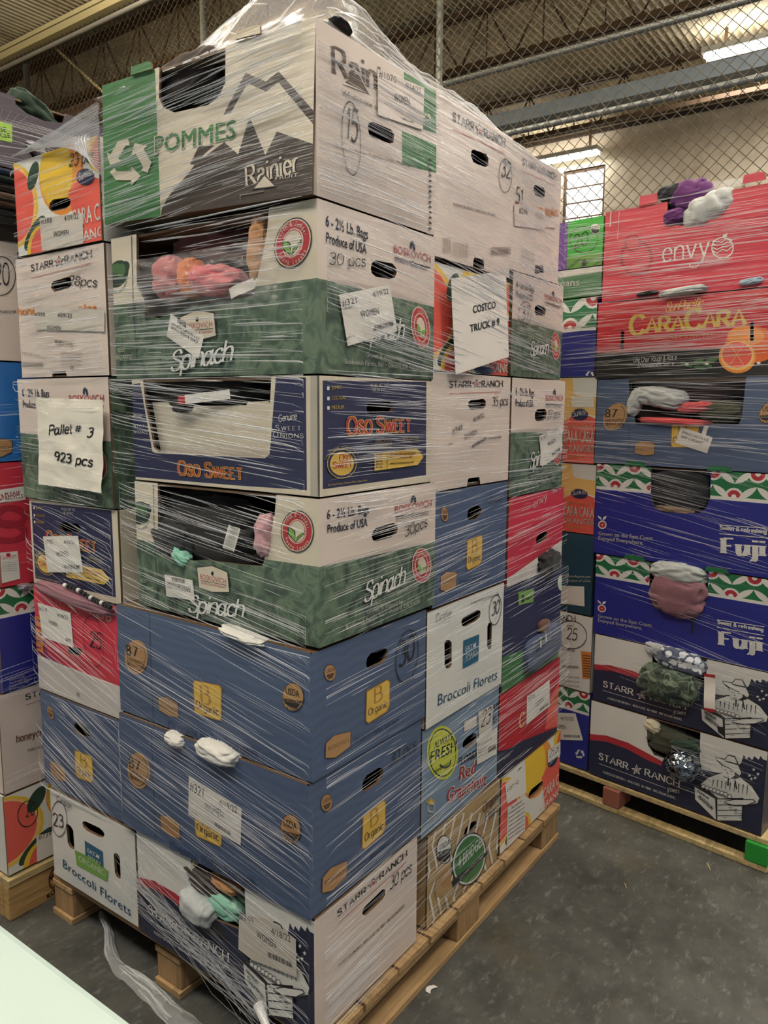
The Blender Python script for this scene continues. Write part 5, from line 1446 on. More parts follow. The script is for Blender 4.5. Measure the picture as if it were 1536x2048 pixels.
# things in the openings: name, label, category, group, colour, place, turn, radii, tilt, seed, style
GARMENTS = [
('folded_sweater', 'dark brown sweater filling the cut-out of the top near carton with the mountain print', 'clothing', None, 'cloth_umber', (0.055, 0.38, 2.135), -1.571, (0.103, 0.03825, 0.048), -8, 1, 'cloth'),
('grey_hood', 'black hood lying on top of the upper near carton under the film', 'clothing', None, 'cloth_black', (0.139, 0.056, 2.186), 0.0, (0.023, 0.0255, 0.005), 25, 2, 'cloth'),
('pink_blouse', 'dusty pink blouse at the left of the upper green carton opening', 'clothing', None, 'cloth_pink', (0.04, 0.448, 1.74), -1.571, (0.041, 0.034, 0.045), 5, 3, 'cloth'),
('orange_top', 'orange top standing between pink clothes in the upper green carton', 'clothing', None, 'cloth_orange', (0.035, 0.372, 1.733), -1.571, (0.028, 0.029750000000000002, 0.041), -8, 4, 'cloth'),
('rose_shirt', 'bright rose shirt crumpled in the middle of the upper green carton opening', 'clothing', None, 'cloth_rose', (0.04, 0.3, 1.721), -1.571, (0.065, 0.0425, 0.032), 10, 5, 'cloth'),
('maroon_jumper', 'maroon brown jumper at the back of the upper green carton opening', 'clothing', None, 'cloth_maroon', (0.1, 0.358, 1.807), -1.571, (0.118, 0.051, 0.039), 0, 6, 'cloth'),
('peach_scarf', 'peach and tan scarf hanging at the right side of the upper green carton opening', 'clothing', None, 'cloth_peach', (0.03, 0.168, 1.774), -1.571, (0.022, 0.017, 0.062), 8, 7, 'cloth'),
('price_tag', 'grey paper tag on the rose shirt in the upper green carton', 'tag', None, 'paper', (0.014, 0.198, 1.697), -1.571, (0.036, 0.0034, 0.011), -18, 8, 'tag'),
('black_trousers', 'black trousers stuffed in the navy onion carton opening', 'clothing', None, 'cloth_black', (0.068, 0.382, 1.498), -1.571, (0.198, 0.0425, 0.034), 2, 9, 'cloth'),
('hang_tag', 'white and red hang tag on black trousers in the navy onion carton', 'tag', None, 'paper', (0.014, 0.326, 1.48), -1.571, (0.077, 0.0034, 0.01), -5, 10, 'tagred'),
('black_belt_loop', 'black fabric loop poking through the notch of the white flap', 'clothing', None, 'cloth_black', (0.016, 0.405, 1.457), -1.571, (0.02, 0.0102, 0.01), 0, 11, 'cloth'),
('black_coat', 'black coat filling the lower green carton opening', 'clothing', None, 'cloth_black', (0.076, 0.373, 1.184), -1.571, (0.178, 0.051, 0.076), 3, 12, 'cloth'),
('charcoal_jacket', 'charcoal jacket at the left of the lower green carton opening', 'clothing', None, 'cloth_charcoal', (0.036, 0.457, 1.156), -1.571, (0.071, 0.034, 0.044), 10, 13, 'cloth'),
('care_label', 'white care label strip on the black coat in the lower green carton', 'tag', None, 'paper', (0.012, 0.247, 1.184), -1.571, (0.013, 0.00255, 0.028), 22, 14, 'tag'),
('mint_sock', 'pale mint sock at the lower left of the lower green carton opening', 'clothing', None, 'cloth_mint', (0.012, 0.408, 1.125), -1.571, (0.027, 0.017, 0.016), 30, 15, 'cloth'),
('pink_cardigan', 'pale pink cardigan sleeve at the right of the lower green carton opening', 'clothing', None, 'cloth_palepink', (0.018, 0.146, 1.201), -1.571, (0.022, 0.0255, 0.044), 4, 16, 'cloth'),
('white_fleece', 'white fleece bulging out at the middle of the blue carton joint', 'clothing', None, 'cloth_white', (-0.014, 0.271, 0.71), -1.571, (0.06, 0.029750000000000002, 0.021), 3, 17, 'cloth'),
('white_shirt_cuff', 'small white cuff poking out left of the white fleece between blue cartons', 'clothing', None, 'cloth_white', (-0.014, 0.412, 0.702), -1.571, (0.028, 0.0255, 0.013), 12, 18, 'cloth'),
('white_undershirt', 'white undershirt edge squeezed under the lower green carton', 'clothing', None, 'cloth_white', (-0.006, 0.197, 0.986), -1.571, (0.064, 0.0255, 0.008), 6, 19, 'cloth'),
('striped_knit_sleeve', 'grey white ribbed knit sleeve hanging out of the lowest near carton', 'clothing', None, 'cloth_knit', (-0.012, 0.356, 0.305), -1.571, (0.053, 0.034, 0.032), 14, 20, 'rib'),
('mint_dress', 'mint green dress in the lowest near carton opening', 'clothing', None, 'cloth_mint', (0.02, 0.304, 0.32), -1.571, (0.058, 0.029750000000000002, 0.029), 8, 21, 'cloth'),
('brown_boot_liner', 'dark brown lining with cream edge in the lowest near carton opening', 'clothing', None, 'cloth_umber', (0.03, 0.368, 0.36), -1.571, (0.066, 0.0425, 0.037), 12, 22, 'cloth'),
('black_leggings', 'black leggings at the bottom of the lowest near carton opening', 'clothing', None, 'cloth_black', (0.02, 0.308, 0.273), -1.571, (0.059, 0.034, 0.022), 20, 23, 'cloth'),
('cream_strap', 'cream strap curling at the left of the lowest near carton opening', 'strap', None, 'cloth_cream', (0.0, 0.386, 0.378), -1.571, (0.009, 0.0102, 0.028), 8, 24, 'cloth'),
('tan_scarf', 'tan scarf at the top of the lowest near carton opening', 'clothing', None, 'cloth_peach', (0.02, 0.295, 0.373), -1.571, (0.043, 0.0255, 0.013), 8, 25, 'cloth'),
('mauve_leggings', 'mauve leggings spilling over the red carton on the left column', 'clothing', None, 'cloth_mauve', (0.004, 0.828, 0.967), -1.571, (0.168, 0.018699999999999998, 0.019), 4, 26, 'cloth'),
('black_shoulder_bag', 'rounded black bag bulging between the red and navy far cartons', 'bag', None, 'cloth_black', (1.098, 0.004, 0.985), 0.0, (0.071, 0.0255, 0.036), 0, 28, 'cloth'),
('slate_pouch', 'slate blue fabric pouch with two white tags on the navy far carton', 'bag', None, 'cloth_slate', (1.082, 0.006, 0.717), 0.0, (0.127, 0.018699999999999998, 0.049), -4, 29, 'bag'),
('brown_tassel', 'small brown leather tassel above the slate blue pouch', 'tassel', None, 'leather', (1.086, 0.004, 0.784), 0.0, (0.036, 0.0102, 0.02), 0, 30, 'cloth'),
('pouch_tag', 'white tag on the slate blue pouch, higher of two', 'tag', None, 'paper', (1.051, -0.02, 0.763), 0.0, (0.012, 0.0017, 0.012), -8, 31, 'tag'),
('pouch_tag', 'white tag on the slate blue pouch, lower of two', 'tag', None, 'paper', (1.015, -0.02, 0.753), 0.0, (0.013, 0.0017, 0.012), -8, 32, 'tag'),
('denim_scrap', 'blue denim showing under the truck sign', 'clothing', None, 'cloth_slate', (0.672, 0.014, 1.556), 0.0, (0.047, 0.0102, 0.009), 0, 33, 'cloth'),
('green_parka', 'dark green parka heaped on the purple carton at the far left', 'clothing', None, 'cloth_green', (0.134, 1.139, 2.255), 0.0, (0.063, 0.051, 0.031), 25, 34, 'cloth'),
('silver_lining', 'shiny grey cloth in the slot of the purple carton', 'clothing', None, 'cloth_silver', (0.121, 1.101, 2.148), 0.0, (0.034, 0.017, 0.015), 15, 35, 'cloth'),
('folded_garment', 'slate blue folded garment in the tall pile under the purple carton', 'clothing', 'folded garments piled in the open carton', 'cloth_slate', (0.022, 1.087, 2.053), 0.0, (0.072, 0.051, 0.006), 0, 40, 'fold'),
('folded_garment', 'dark green folded garment in the tall pile under the purple carton', 'clothing', 'folded garments piled in the open carton', 'cloth_green', (0.021, 1.087, 2.035), 0.0, (0.072, 0.051, 0.007), 0, 41, 'fold'),
('folded_garment', 'brown folded garment in the tall pile under the purple carton', 'clothing', 'folded garments piled in the open carton', 'cloth_umber', (0.019, 1.087, 2.013), 0.0, (0.072, 0.051, 0.009), 0, 42, 'fold'),
('folded_garment', 'taupe folded garment in the tall pile under the purple carton', 'clothing', 'folded garments piled in the open carton', 'cloth_taupe', (0.018, 1.087, 1.992), 0.0, (0.072, 0.051, 0.01), 0, 43, 'fold'),
('folded_garment', 'chestnut folded garment in the tall pile under the purple carton', 'clothing', 'folded garments piled in the open carton', 'cloth_umber2', (0.017, 1.087, 1.971), 0.0, (0.072, 0.051, 0.008), 0, 44, 'fold'),
('folded_garment', 'black folded garment in the tall pile under the purple carton', 'clothing', 'folded garments piled in the open carton', 'cloth_black', (0.015, 1.087, 1.947), 0.0, (0.072, 0.051, 0.011), 0, 45, 'fold'),
('silver_scarf', 'silver grey scarf wedged below the red carton at the far left', 'clothing', None, 'cloth_silver', (0.014, 1.093, 0.956), 0.0, (0.022, 0.0255, 0.011), 10, 50, 'cloth'),
('navy_vest', 'dark slate vest at the left of the top red carton opening', 'clothing', None, 'cloth_charcoal', (1.56, -0.19, 2.15), -1.71, (0.05, 0.03825, 0.026), 0, 51, 'cloth'),
('purple_jumper', 'purple jumper in the middle of the top red carton opening', 'clothing', None, 'cloth_purple', (1.562, -0.248, 2.127), -1.71, (0.066, 0.051, 0.054), 10, 52, 'cloth'),
('purple_sleeve', 'purple sleeve spilling over the lower left edge of the top red carton opening', 'clothing', None, 'cloth_purple', (1.523, -0.204, 2.068), -1.71, (0.032, 0.0255, 0.024), -6, 53, 'cloth'),
('puffer_jacket', 'pale grey puffer jacket in the top red carton opening', 'clothing', None, 'cloth_pale', (1.528, -0.308, 2.077), -1.71, (0.08, 0.04675, 0.044), -20, 54, 'puff'),
('white_tshirt', 'white t-shirt crumpled in the joint under the top red carton', 'clothing', None, 'cloth_pale', (1.511, -0.247, 1.832), -1.71, (0.075, 0.0255, 0.013), -4, 56, 'cloth'),
('black_strap', 'black strap in the joint under the top red carton, left of the white t-shirt', 'strap', None, 'cloth_black', (1.528, -0.129, 1.836), -1.71, (0.035, 0.017, 0.008), -4, 57, 'cloth'),
('pale_blue_cloth', 'pale blue cloth in the joint under the top red carton', 'clothing', None, 'cloth_paleblue', (1.482, -0.453, 1.841), -1.71, (0.033, 0.017, 0.01), -4, 58, 'cloth'),
('grey_sweatshirt', 'light grey sweatshirt at the top left of the blue carton opening', 'clothing', None, 'cloth_pale', (1.534, -0.192, 1.495), -1.71, (0.088, 0.034, 0.032), 8, 59, 'cloth'),
('grey_sleeve', 'pale grey sleeve at the left edge of the blue carton opening', 'clothing', None, 'cloth_pale', (1.542, -0.103, 1.481), -1.71, (0.022, 0.0255, 0.048), 12, 60, 'cloth'),
('coral_shirt', 'coral shirt in the middle of the blue carton opening', 'clothing', None, 'cloth_coral', (1.523, -0.309, 1.465), -1.71, (0.057, 0.034, 0.017), -5, 61, 'cloth'),
('coral_trousers', 'coral trousers along the bottom of the blue carton opening', 'clothing', None, 'cloth_coral', (1.52, -0.242, 1.418), -1.71, (0.118, 0.0255, 0.011), 2, 62, 'cloth'),
('olive_trousers', 'dark olive trousers at the right of the blue carton opening', 'clothing', None, 'cloth_olive', (1.522, -0.388, 1.448), -1.71, (0.067, 0.0425, 0.036), 0, 63, 'cloth'),
('mauve_blanket', 'grey mauve blanket at the back of the blue carton opening', 'clothing', None, 'cloth_taupe2', (1.609, -0.267, 1.522), -1.71, (0.191, 0.034, 0.049), 0, 64, 'cloth'),
('black_leggings', 'black leggings bundled behind the coral trousers', 'clothing', None, 'cloth_black', (1.57, -0.189, 1.446), -1.71, (0.094, 0.034, 0.032), 0, 65, 'cloth'),
('charcoal_hoodie', 'charcoal hoodie filling the opening of the upper royal blue carton', 'clothing', None, 'cloth_charcoal', (1.56, -0.262, 1.197), -1.71, (0.11, 0.0425, 0.086), 0, 66, 'cloth'),
('tan_cuff', 'tan cuff at the bottom of the charcoal hoodie', 'clothing', None, 'cloth_taupe', (1.524, -0.257, 1.125), -1.71, (0.064, 0.017, 0.011), 2, 67, 'cloth'),
('heather_sweatshirt', 'heather grey sweatshirt in the lower royal blue carton opening', 'clothing', None, 'cloth_heather', (1.516, -0.285, 0.916), -1.71, (0.093, 0.0425, 0.036), 3, 68, 'cloth'),
('mauve_blouse', 'mauve top drooping out of the lower royal blue carton', 'clothing', None, 'cloth_mauve', (1.505, -0.289, 0.848), -1.71, (0.091, 0.034, 0.073), 4, 69, 'cloth'),
('drawstring', 'black drawstring dangling below the mauve top', 'cord', None, 'cloth_black', (1.492, -0.343, 0.76), -1.71, (0.004, 0.00425, 0.038), 0, 70, 'cloth'),
('camouflage_shirt', 'camouflage shirt bulging out of the upper navy and white carton', 'clothing', None, 'cloth_camo', (1.497, -0.279, 0.534), -1.71, (0.099, 0.051, 0.061), 4, 71, 'cloth'),
('patterned_blouse', 'white and slate patterned blouse in the upper navy and white carton', 'clothing', None, 'cloth_pattern', (1.512, -0.311, 0.622), -1.71, (0.086, 0.0425, 0.037), 5, 72, 'cloth'),
('grey_undershirt', 'pale grey undershirt folded at the left of the upper navy and white carton opening', 'clothing', None, 'cloth_pale', (1.527, -0.24, 0.639), -1.71, (0.052, 0.034, 0.024), 10, 73, 'cloth'),
('hang_tag', 'white hang tag with red ends hanging beside the camouflage shirt', 'tag', None, 'paper', (1.457, -0.417, 0.546), -1.71, (0.018, 0.00255, 0.061), -6, 74, 'tagred2'),
('olive_jacket', 'olive jacket in the lowest navy and white carton opening', 'clothing', None, 'cloth_olive', (1.531, -0.29, 0.322), -1.71, (0.089, 0.0425, 0.048), 6, 75, 'cloth'),
('cream_collar', 'cream collar at the top left of the lowest navy and white carton opening', 'clothing', None, 'cloth_cream', (1.522, -0.23, 0.364), -1.71, (0.031, 0.0255, 0.02), 20, 76, 'cloth'),
('dark_green_shirt', 'dark green shirt folded in the lowest navy and white carton opening', 'clothing', None, 'cloth_green', (1.502, -0.345, 0.332), -1.71, (0.05, 0.034, 0.024), -5, 77, 'cloth'),
('sequin_top', 'ball of black and silver sequins bulging from the lowest navy and white carton', 'clothing', None, 'sequin', (1.463, -0.347, 0.274), -1.71, (0.056, 0.051, 0.049), 0, 78, 'sequin'),
]
BEADS = [(-.010, .849, .999), (-.010, .817, .999), (-.010, .776, .993), (-.010, .747, .985), (-.010, .703, .979), (-.010, .669, .975), (-.010, .645, .973)]
TAIL = [(.072, .887, .012), (.039, .804, .012), (-.007, .73, .012), (-.03, .655, .012), (-.03, .609, .012), (-.034, .521, .012), (-.046, .426, .012), (-.05, .354, .012), (-.052, .30, .012)]
PAPER = [(-.012, .926, 1.480), (-.012, .640, 1.474), (-.012, .653, 1.255), (-.012, .925, 1.258)]
SIGN = [(.461, -.010, 1.754), (.735, -.010, 1.811), (.76, -.010, 1.594), (.488, -.010, 1.538)]
# ------------------------------------------------------------------ the warehouse shell
def procedural(key, build):
    if key in MATS: return MATS[key]
    mt, nt, b = new_mat(key); build(nt, b); MATS[key] = mt; return mt
def floor_nodes(nt, b):
    g = N(nt, 'ShaderNodeNewGeometry'); P = g.outputs['Position']
    n1 = N(nt, 'ShaderNodeTexNoise', Scale=7.0, Detail=8.0, Roughness=.68); nt.links.new(P, n1.inputs['Vector'])
    mp = N(nt, 'ShaderNodeMapping'); mp.inputs['Scale'].default_value = (14, 30, 14); mp.inputs['Rotation'].default_value = (0, 0, .6); nt.links.new(P, mp.inputs['Vector'])
    n2 = N(nt, 'ShaderNodeTexNoise', Scale=1.3, Detail=9.0, Roughness=.74, Distortion=.35); nt.links.new(mp.outputs[0], n2.inputs['Vector'])
    base = ramp(nt, n1.outputs['Fac'], [(.3, lin((50,51,50))), (.5, lin((70,71,69))), (.72, lin((88,88,85)))])
    sc = ramp(nt, n2.outputs['Fac'], [(.54, (0,0,0,1)), (.64, (.30,.30,.30,1)), (.76, (.85,.85,.85,1))])
    x = N(nt, 'ShaderNodeMix'); x.data_type = 'RGBA'; nt.links.new(sc, x.inputs[0]); nt.links.new(base, x.inputs[6]); x.inputs[7].default_value = lin((142,146,145))
    n4 = N(nt, 'ShaderNodeTexNoise', Scale=2.2, Detail=5.0, Roughness=.6); nt.links.new(P, n4.inputs['Vector'])
    y = N(nt, 'ShaderNodeMix'); y.data_type = 'RGBA'; nt.links.new(ramp(nt, n4.outputs['Fac'], [(.6, (0,0,0,1)), (.75, (.5,.5,.5,1))]), y.inputs[0]); nt.links.new(x.outputs[2], y.inputs[6]); y.inputs[7].default_value = lin((86,78,56))
    nt.links.new(y.outputs[2], b.inputs['Base Color']); b.inputs['Roughness'].default_value = .6
    bp = N(nt, 'ShaderNodeBump', Strength=.25, Distance=.004); nt.links.new(n1.outputs['Fac'], bp.inputs['Height']); nt.links.new(bp.outputs[0], b.inputs['Normal'])
def wall_nodes(nt, b):
    g = N(nt, 'ShaderNodeNewGeometry'); n = N(nt, 'ShaderNodeTexNoise', Scale=2.0, Detail=7.0, Roughness=.7); nt.links.new(g.outputs['Position'], n.inputs['Vector'])
    nt.links.new(ramp(nt, n.outputs['Fac'], [(.3, lin((192,172,144))), (.5, lin((226,208,180))), (.7, lin((236,220,196)))]), b.inputs['Base Color']); b.inputs['Roughness'].default_value = .85
def roof_nodes(nt, b):
    g = N(nt, 'ShaderNodeNewGeometry'); n = N(nt, 'ShaderNodeTexNoise', Scale=1.3, Detail=6.0, Roughness=.7); nt.links.new(g.outputs['Position'], n.inputs['Vector'])
    nt.links.new(ramp(nt, n.outputs['Fac'], [(.32, lin((150,136,108))), (.5, lin((200,186,154))), (.68, lin((216,204,174)))]), b.inputs['Base Color']); b.inputs['Roughness'].default_value = .6
FLOOR, WALL, ROOF = procedural('rubber_floor', floor_nodes), procedural('cream_wall', wall_nodes), procedural('roof_sheet', roof_nodes)
STEEL = plain('galvanised_steel', (134,138,140), .45, .5); RUST = plain('brown_steel', (92,70,48), .6, .2); PAINT = plain('slate_paint', (112,124,136), .5); CREAM_LIT = plain('cream_lit_paint', (222,206,150), .5)  # the cream holds the warm light on the roof beams in its colour
HC = 5.5; XW = 10.2; YB = 9.3
mb = MB(); mb.add([(-7,-8,0),(XW,-8,0),(XW,YB,0),(-7,YB,0)], [(0,1,2,3)], FLOOR); struct(mb.build('floor'))
mb = MB(); step = .0125; n = int((YB+8)/step); vs = []; fs = []
for i in range(n+1):
    y = -8+i*step; z = HC+.019*math.cos(2*math.pi*y/.075); vs += [(-7, y, z), (XW, y, z)]
    if i: fs.append((2*i-2, 2*i-1, 2*i+1, 2*i))
mb.add(vs, fs, ROOF); struct(mb.build('ceiling'))
# far wall with a louvred window opening
W0, W1, Z0, Z1 = 3.30, 3.94, 4.00, 4.92
mb = MB()
for a, b, c, d in ((-8, W0, 0, HC), (W1, YB, 0, HC), (W0, W1, 0, Z0), (W0, W1, Z1, HC)):
    mb.box((XW, a, c), (XW+.15, b, d), WALL)
struct(mb.build('wall_far'))
mb = MB(); mb.box((-7, YB, 0), (XW, YB+.15, HC), plain('dark_beige_wall', (132,116,92), .85)); struct(mb.build('wall_left'))  # a darker beige than the far wall
mb = MB(); mb.box((XW-.35, -1.02, 0), (XW-.002, -.72, HC-.02), WALL); struct(mb.build('pillar'))
mb = MB(); mb.box((XW-.05, -8, HC-.14), (XW-.002, YB, HC-.09), plain('dark_trim', (58,46,36), .6)); struct(mb.build('trim_1'))
w = empty('window_1', (XW+.03, W0, Z0)); w['kind'] = 'structure'
fr = MB(); q = RUST
for a, b in (((0,0,0),(.07,.035,Z1-Z0)), ((0,W1-W0-.035,0),(.07,W1-W0,Z1-Z0)), ((0,.035,0),(.07,W1-W0-.035,.03)), ((0,.035,Z1-Z0-.03),(.07,W1-W0-.035,Z1-Z0))): fr.box(a, b, q)
struct(fr.build('window_frame', w))
GL = emit('daylit_pane', (1.0, .97, .9, 1), 2.2)
for k in range(4):
    z = .03+k*.215; pane = MB(); pane.add([(.06,.036,z+.012),(.06,W1-W0-.036,z+.012),(.012,W1-W0-.036,z+.2),(.012,.036,z+.2)], [(0,1,2,3)], GL); struct(pane.build('window_pane', w))
    bar = MB(); bar.box((.0,.036,z+.2),(.05,W1-W0-.036,z+.218), RUST); struct(bar.build('window_slat', w))
# roof joists: chord pairs with zigzag webs
def joist(x, top=CREAM_LIT, bottom=RUST, depth=.52, zt=HC-.06, y0=-4.0, y1=YB-.1, step=.62):
    o = empty('roof_joist', (x, 0, 0)); o['kind'] = 'structure'
    for z, mt in ((zt, top), (zt-depth, bottom)):
        c = MB()
        for dx in (-.035, .035): c.box((dx-.022, y0, z-.025), (dx+.022, y1, z+.025), mt)
        struct(c.build('chord', o))
    wb = MB(); y = y0; k = 0
    while y < y1-step:
        wb.tube([(0, y, zt-depth), (0, y+step*.5, zt)], .011, RUST, 6); wb.tube([(0, y+step*.5, zt), (0, y+step*.5, zt-depth)], .009, RUST, 6); wb.tube([(0, y+step*.5, zt), (0, y+step, zt-depth)], .011, RUST, 6); y += step
    struct(wb.build('web', o))
for x, t in ((2.6, CREAM_LIT), (4.42, RUST), (6.3, RUST), (8.6, RUST)): joist(x, t)
mb = MB(); mb.box((3.93, -4, HC-.16), (4.02, YB, HC-.09), CREAM_LIT); mb.box((3.93, -4, HC-.075), (4.02, YB, HC-.03), CREAM_LIT); struct(mb.build('beam'))
mb = MB(); mb.box((5.92, -4, 4.14), (6.10, YB, 4.26), PAINT); struct(mb.build('beam'))
mb = MB(); mb.box((5.3, 7.2, 5.28), (5.5, YB-.1, 5.40), plain('pink_lit_beam', (214,176,146), .5)); struct(mb.build('beam'))  # pinkish light on this far beam is put into its colour
mb = MB(); mb.box((-6, YB-.25, 4.95), (5.1, YB-.1, 5.2), WALL); struct(mb.build('beam'))
p = MB(); p.tube([(3.95, -4, HC-.25), (3.95, YB, HC-.25)], .022, plain('white_pipe', (226,222,210), .4), 8); tag(p.build('conduit_pipe'), 'thin white pipe running under the roof along the top of the wire fence', 'pipe')
# chain link fence
FX = 4.0; WIRE = plain('fence_wire', (92,82,66), .55, .25)
fence = empty('chain_link_fence', (FX, 0, 0)); tag(fence, 'tall galvanised chain link fence with pipe rails behind the stacked pallets', 'fence')
mesh = MB(); P = .082
y = -2.2; k = 0
while y < YB-.2:
    pts = []; z = 1.9; j = 0; zt = HC-.12
    while z < zt:
        pts.append((.003*(1 if j % 2 else -1), y+(P/4+.001)*(1 if (j+k) % 2 else -1), z)); z += P/2; j += 1
    mesh.tube(pts, .0034, WIRE, 4, False); y += P/2; k += 1
mo = mesh.build('wire_mesh', fence)
for y in (2.27, 4.80, 7.75, -1.6):
    f = MB(); f.tube([(.03, y, 0), (.03, y, HC-.05)], .024 if y < 3 else .034, STEEL, 12); po = f.build('fence_post', fence)
for z in (3.36, 3.80, HC-.14):
    f = MB(); f.tube([(.03, -3, z), (.03, (2.27 if z == 3.8 else YB-.1), z)], .021, STEEL, 12); f.build('fence_rail', fence)
f = MB(); f.tube([(.03, 7.2, HC-.2), (.03, 5.9, 4.3)], .014, CREAM_LIT, 8); f.build('fence_brace', fence)
for y in (2.0, 1.4, 1.0, .55, .1):
    f = MB(); f.tube([(.03+.024*math.cos(t), y+.01*math.sin(t*2), 3.36+.024*math.sin(t)) for t in [i*.7 for i in range(10)]], .0025, plain('tie_wire', (220,220,214), .4), 5); f.build('wire_tie', fence)
# tube lamps
TUBE = emit('lamp_tube', (.93, 1.0, .97, 1), 9.0); HOUS = plain('lamp_housing', (220,216,204), .5)
LLAB = {0: 'bright long tube lamp under the roof at the upper right', 1: 'short tube lamp on the cream wall above the louvred window'}
for i, (x, y, z, L, wt, warm, vis) in enumerate(LAMPS):
    ld = bpy.data.lights.new('tube_light', 'AREA'); ld.shape = 'RECTANGLE'; ld.size = .3; ld.size_y = L; ld.energy = wt; ld.color = (1.0, .86+.14*warm*.9, .62+.36*warm)
    lo = bpy.data.objects.new('tube_light', ld); COL.objects.link(lo)
    root = empty('ceiling_lamp', (x, y, z)); tag(root, LLAB.get(i, 'unseen tube lamp over the pallets, bay %s' % ('one','two','three','four','five','six','seven','eight')[max(0, i-2)]), 'lamp')
    h = MB(); h.box((-.11, -L/2, .02), (.11, L/2, .075), HOUS); h.box((-.015, -L*.4, .075), (.015, -L*.4+.03, HC-z-.02), RUST); h.box((-.015, L*.4, .075), (.015, L*.4+.03, HC-z-.02), RUST); h.build('lamp_housing', root)
    for dx in (-.055, .055):
        t = MB(); t.tube([(dx, -L/2+.02, 0), (dx, L/2-.02, 0)], .019, TUBE, 10); t.build('lamp_tube', root)
    lo.location = (x, y, z-.03)
    up = bpy.data.lights.new('added_uplight', 'AREA'); up.shape = 'RECTANGLE'; up.size = .3; up.size_y = L; up.energy = wt*(.18 if i == 0 else .4 if i == 1 else 3.1); up.color = ld.color  # upward fill added at each lamp to brighten the roof
    uo = bpy.data.objects.new('added_uplight', up); COL.objects.link(uo); uo.location = (x, y, z+.09); uo.rotation_euler = (math.pi, 0, 0)

# ------------------------------------------------------------------ pallets
PINE = [wood('pine_x', (178,146,104), 0), wood('pine_y', (178,146,104), 1), wood('pine_z', (166,134,94), 2)]
PALE = [wood('pale_x', (206,184,134), 0), wood('pale_y', (206,184,134), 1)]
def pallet(label, loc, rot, L, D, boards, W, front='blocks', extra=None):
    """deck top at .128; local x along the front, y away"""
    r = empty('wooden_pallet', loc, rot); tag(r, label, 'pallet')
    for k in range(boards):
        a = L*k/boards+.003; b = L*(k+1)/boards-.005; m = MB(); j = random.uniform(-.003, .003); m.box((a, j, .108), (b, D+j, .128), W[1]); m.build('deck_board', r, bevel=.002)
    for y in (0.0, D/2-.05, D-.1):
        m = MB(); m.box((0, y+.004, .090), (L, y+.1, .107), W[0]); m.build('stringer_board', r, bevel=.002)
        m = MB(); m.box((-.004, y+.002, 0), (L+.004, y+(.055 if y == 0 else .1), .018), W[0]); m.build('bottom_board', r, bevel=.002)
        for x, mt in ((.0, PINE[2]), (L/2-.06, PINE[2]), (L-.13, PINE[2])):
            m = MB(); m.box((x+.004, y+.006, .019), (x+.126, y+.098, .089), mt if not extra else extra(x, y) or mt); m.build('block', r, bevel=.003)
    return r
pallet('long pine block pallet carrying the nearest wrapped stack of cartons', (.005, -.012, 0), 0, 1.235, 1.03, 9, PINE)
def pallet_long(label, loc, rot, L, D, W, blocks):
    r = empty('wooden_pallet', loc, rot); tag(r, label, 'pallet'); n = 6
    for k in range(n):
        m = MB(); m.box((0, D*k/n+.004, .088), (L, D*(k+1)/n-.03, .106), W[0]); m.build('deck_board', r, bevel=.002)
    for y in (0.0, D/2-.05, D-.1):
        m = MB(); m.box((-.004, y-.006, 0), (L+.004, y+(.035 if y == 0 else .094), .02), W[0]); m.build('bottom_board', r, bevel=.003)
        for x, wd, mt in blocks:
            m = MB(); m.box((x, y-.008, .021), (x+wd, y+.09, .087), mt if y == 0 else PINE[2]); m.build('block', r, bevel=.003)
    return r
A8 = math.radians(8); T = Vector((-math.sin(A8), -math.cos(A8), 0)); NN = Vector((math.cos(A8), -math.sin(A8), 0)); P0 = Vector((1.56, .1, 0))
redb = plain('red_stained_block', (150,92,76), .7, 0, .2); green = plain('green_painted_block', (40,150,56), .6)
q = P0+T*-.34+NN*-.012
pallet_long('pale pallet with a green painted corner block under the far right stack', q, -(math.pi/2+A8), 1.07, 1.0, PALE, ((.0, .10, PINE[2]), (.505, .065, redb), (1.005, .07, green)))
r = empty('wooden_pallet', (-.094, 1.078, 0)); tag(r, 'worn crate like pallet with a round stamp at the far left', 'pallet')
m = MB(); m.box((0, 0, .0), (1.0, .028, .104), wood('worn_x', (196,160,104), 0)); s_ = m.build('side_board', r, bevel=.003)
m = MB(); m.box((0, .03, .0), (.028, 1.0, .104), wood('worn_y', (186,152,100), 1)); m.build('side_board', r, bevel=.003)
m = MB(); m.box((.0, -.006, .105), (1.0, .14, .127), PALE[0]); m.build('deck_board', r, bevel=.002)
for k in range(1, 6): m = MB(); m.box((0, -.006+k*.155, .105), (1.0, .14+k*.155, .127), PALE[0]); m.build('deck_board', r, bevel=.002)
def stamp(parent, w, h, ops, name='stamp', loc=(0, -.0006, 0)):
    p = Panel.__new__(Panel); p.base = 'white'; p.ops = ops; p.w, p.h = w, h; p.layer = 0; p.amp = 0; mm = MB(); p.decals(mm, ops); return mm.build(name, parent, loc)
stamp(s_, .2, .104, [['G','umber_ink',7200,6200,1100,500,0,3000,500],['T','WG',6350,5600,8050,6500,1700,'umber_ink','bold'],['T','KOR-1204',5700,900,9700,2600,1500,'umber_ink','bold']])

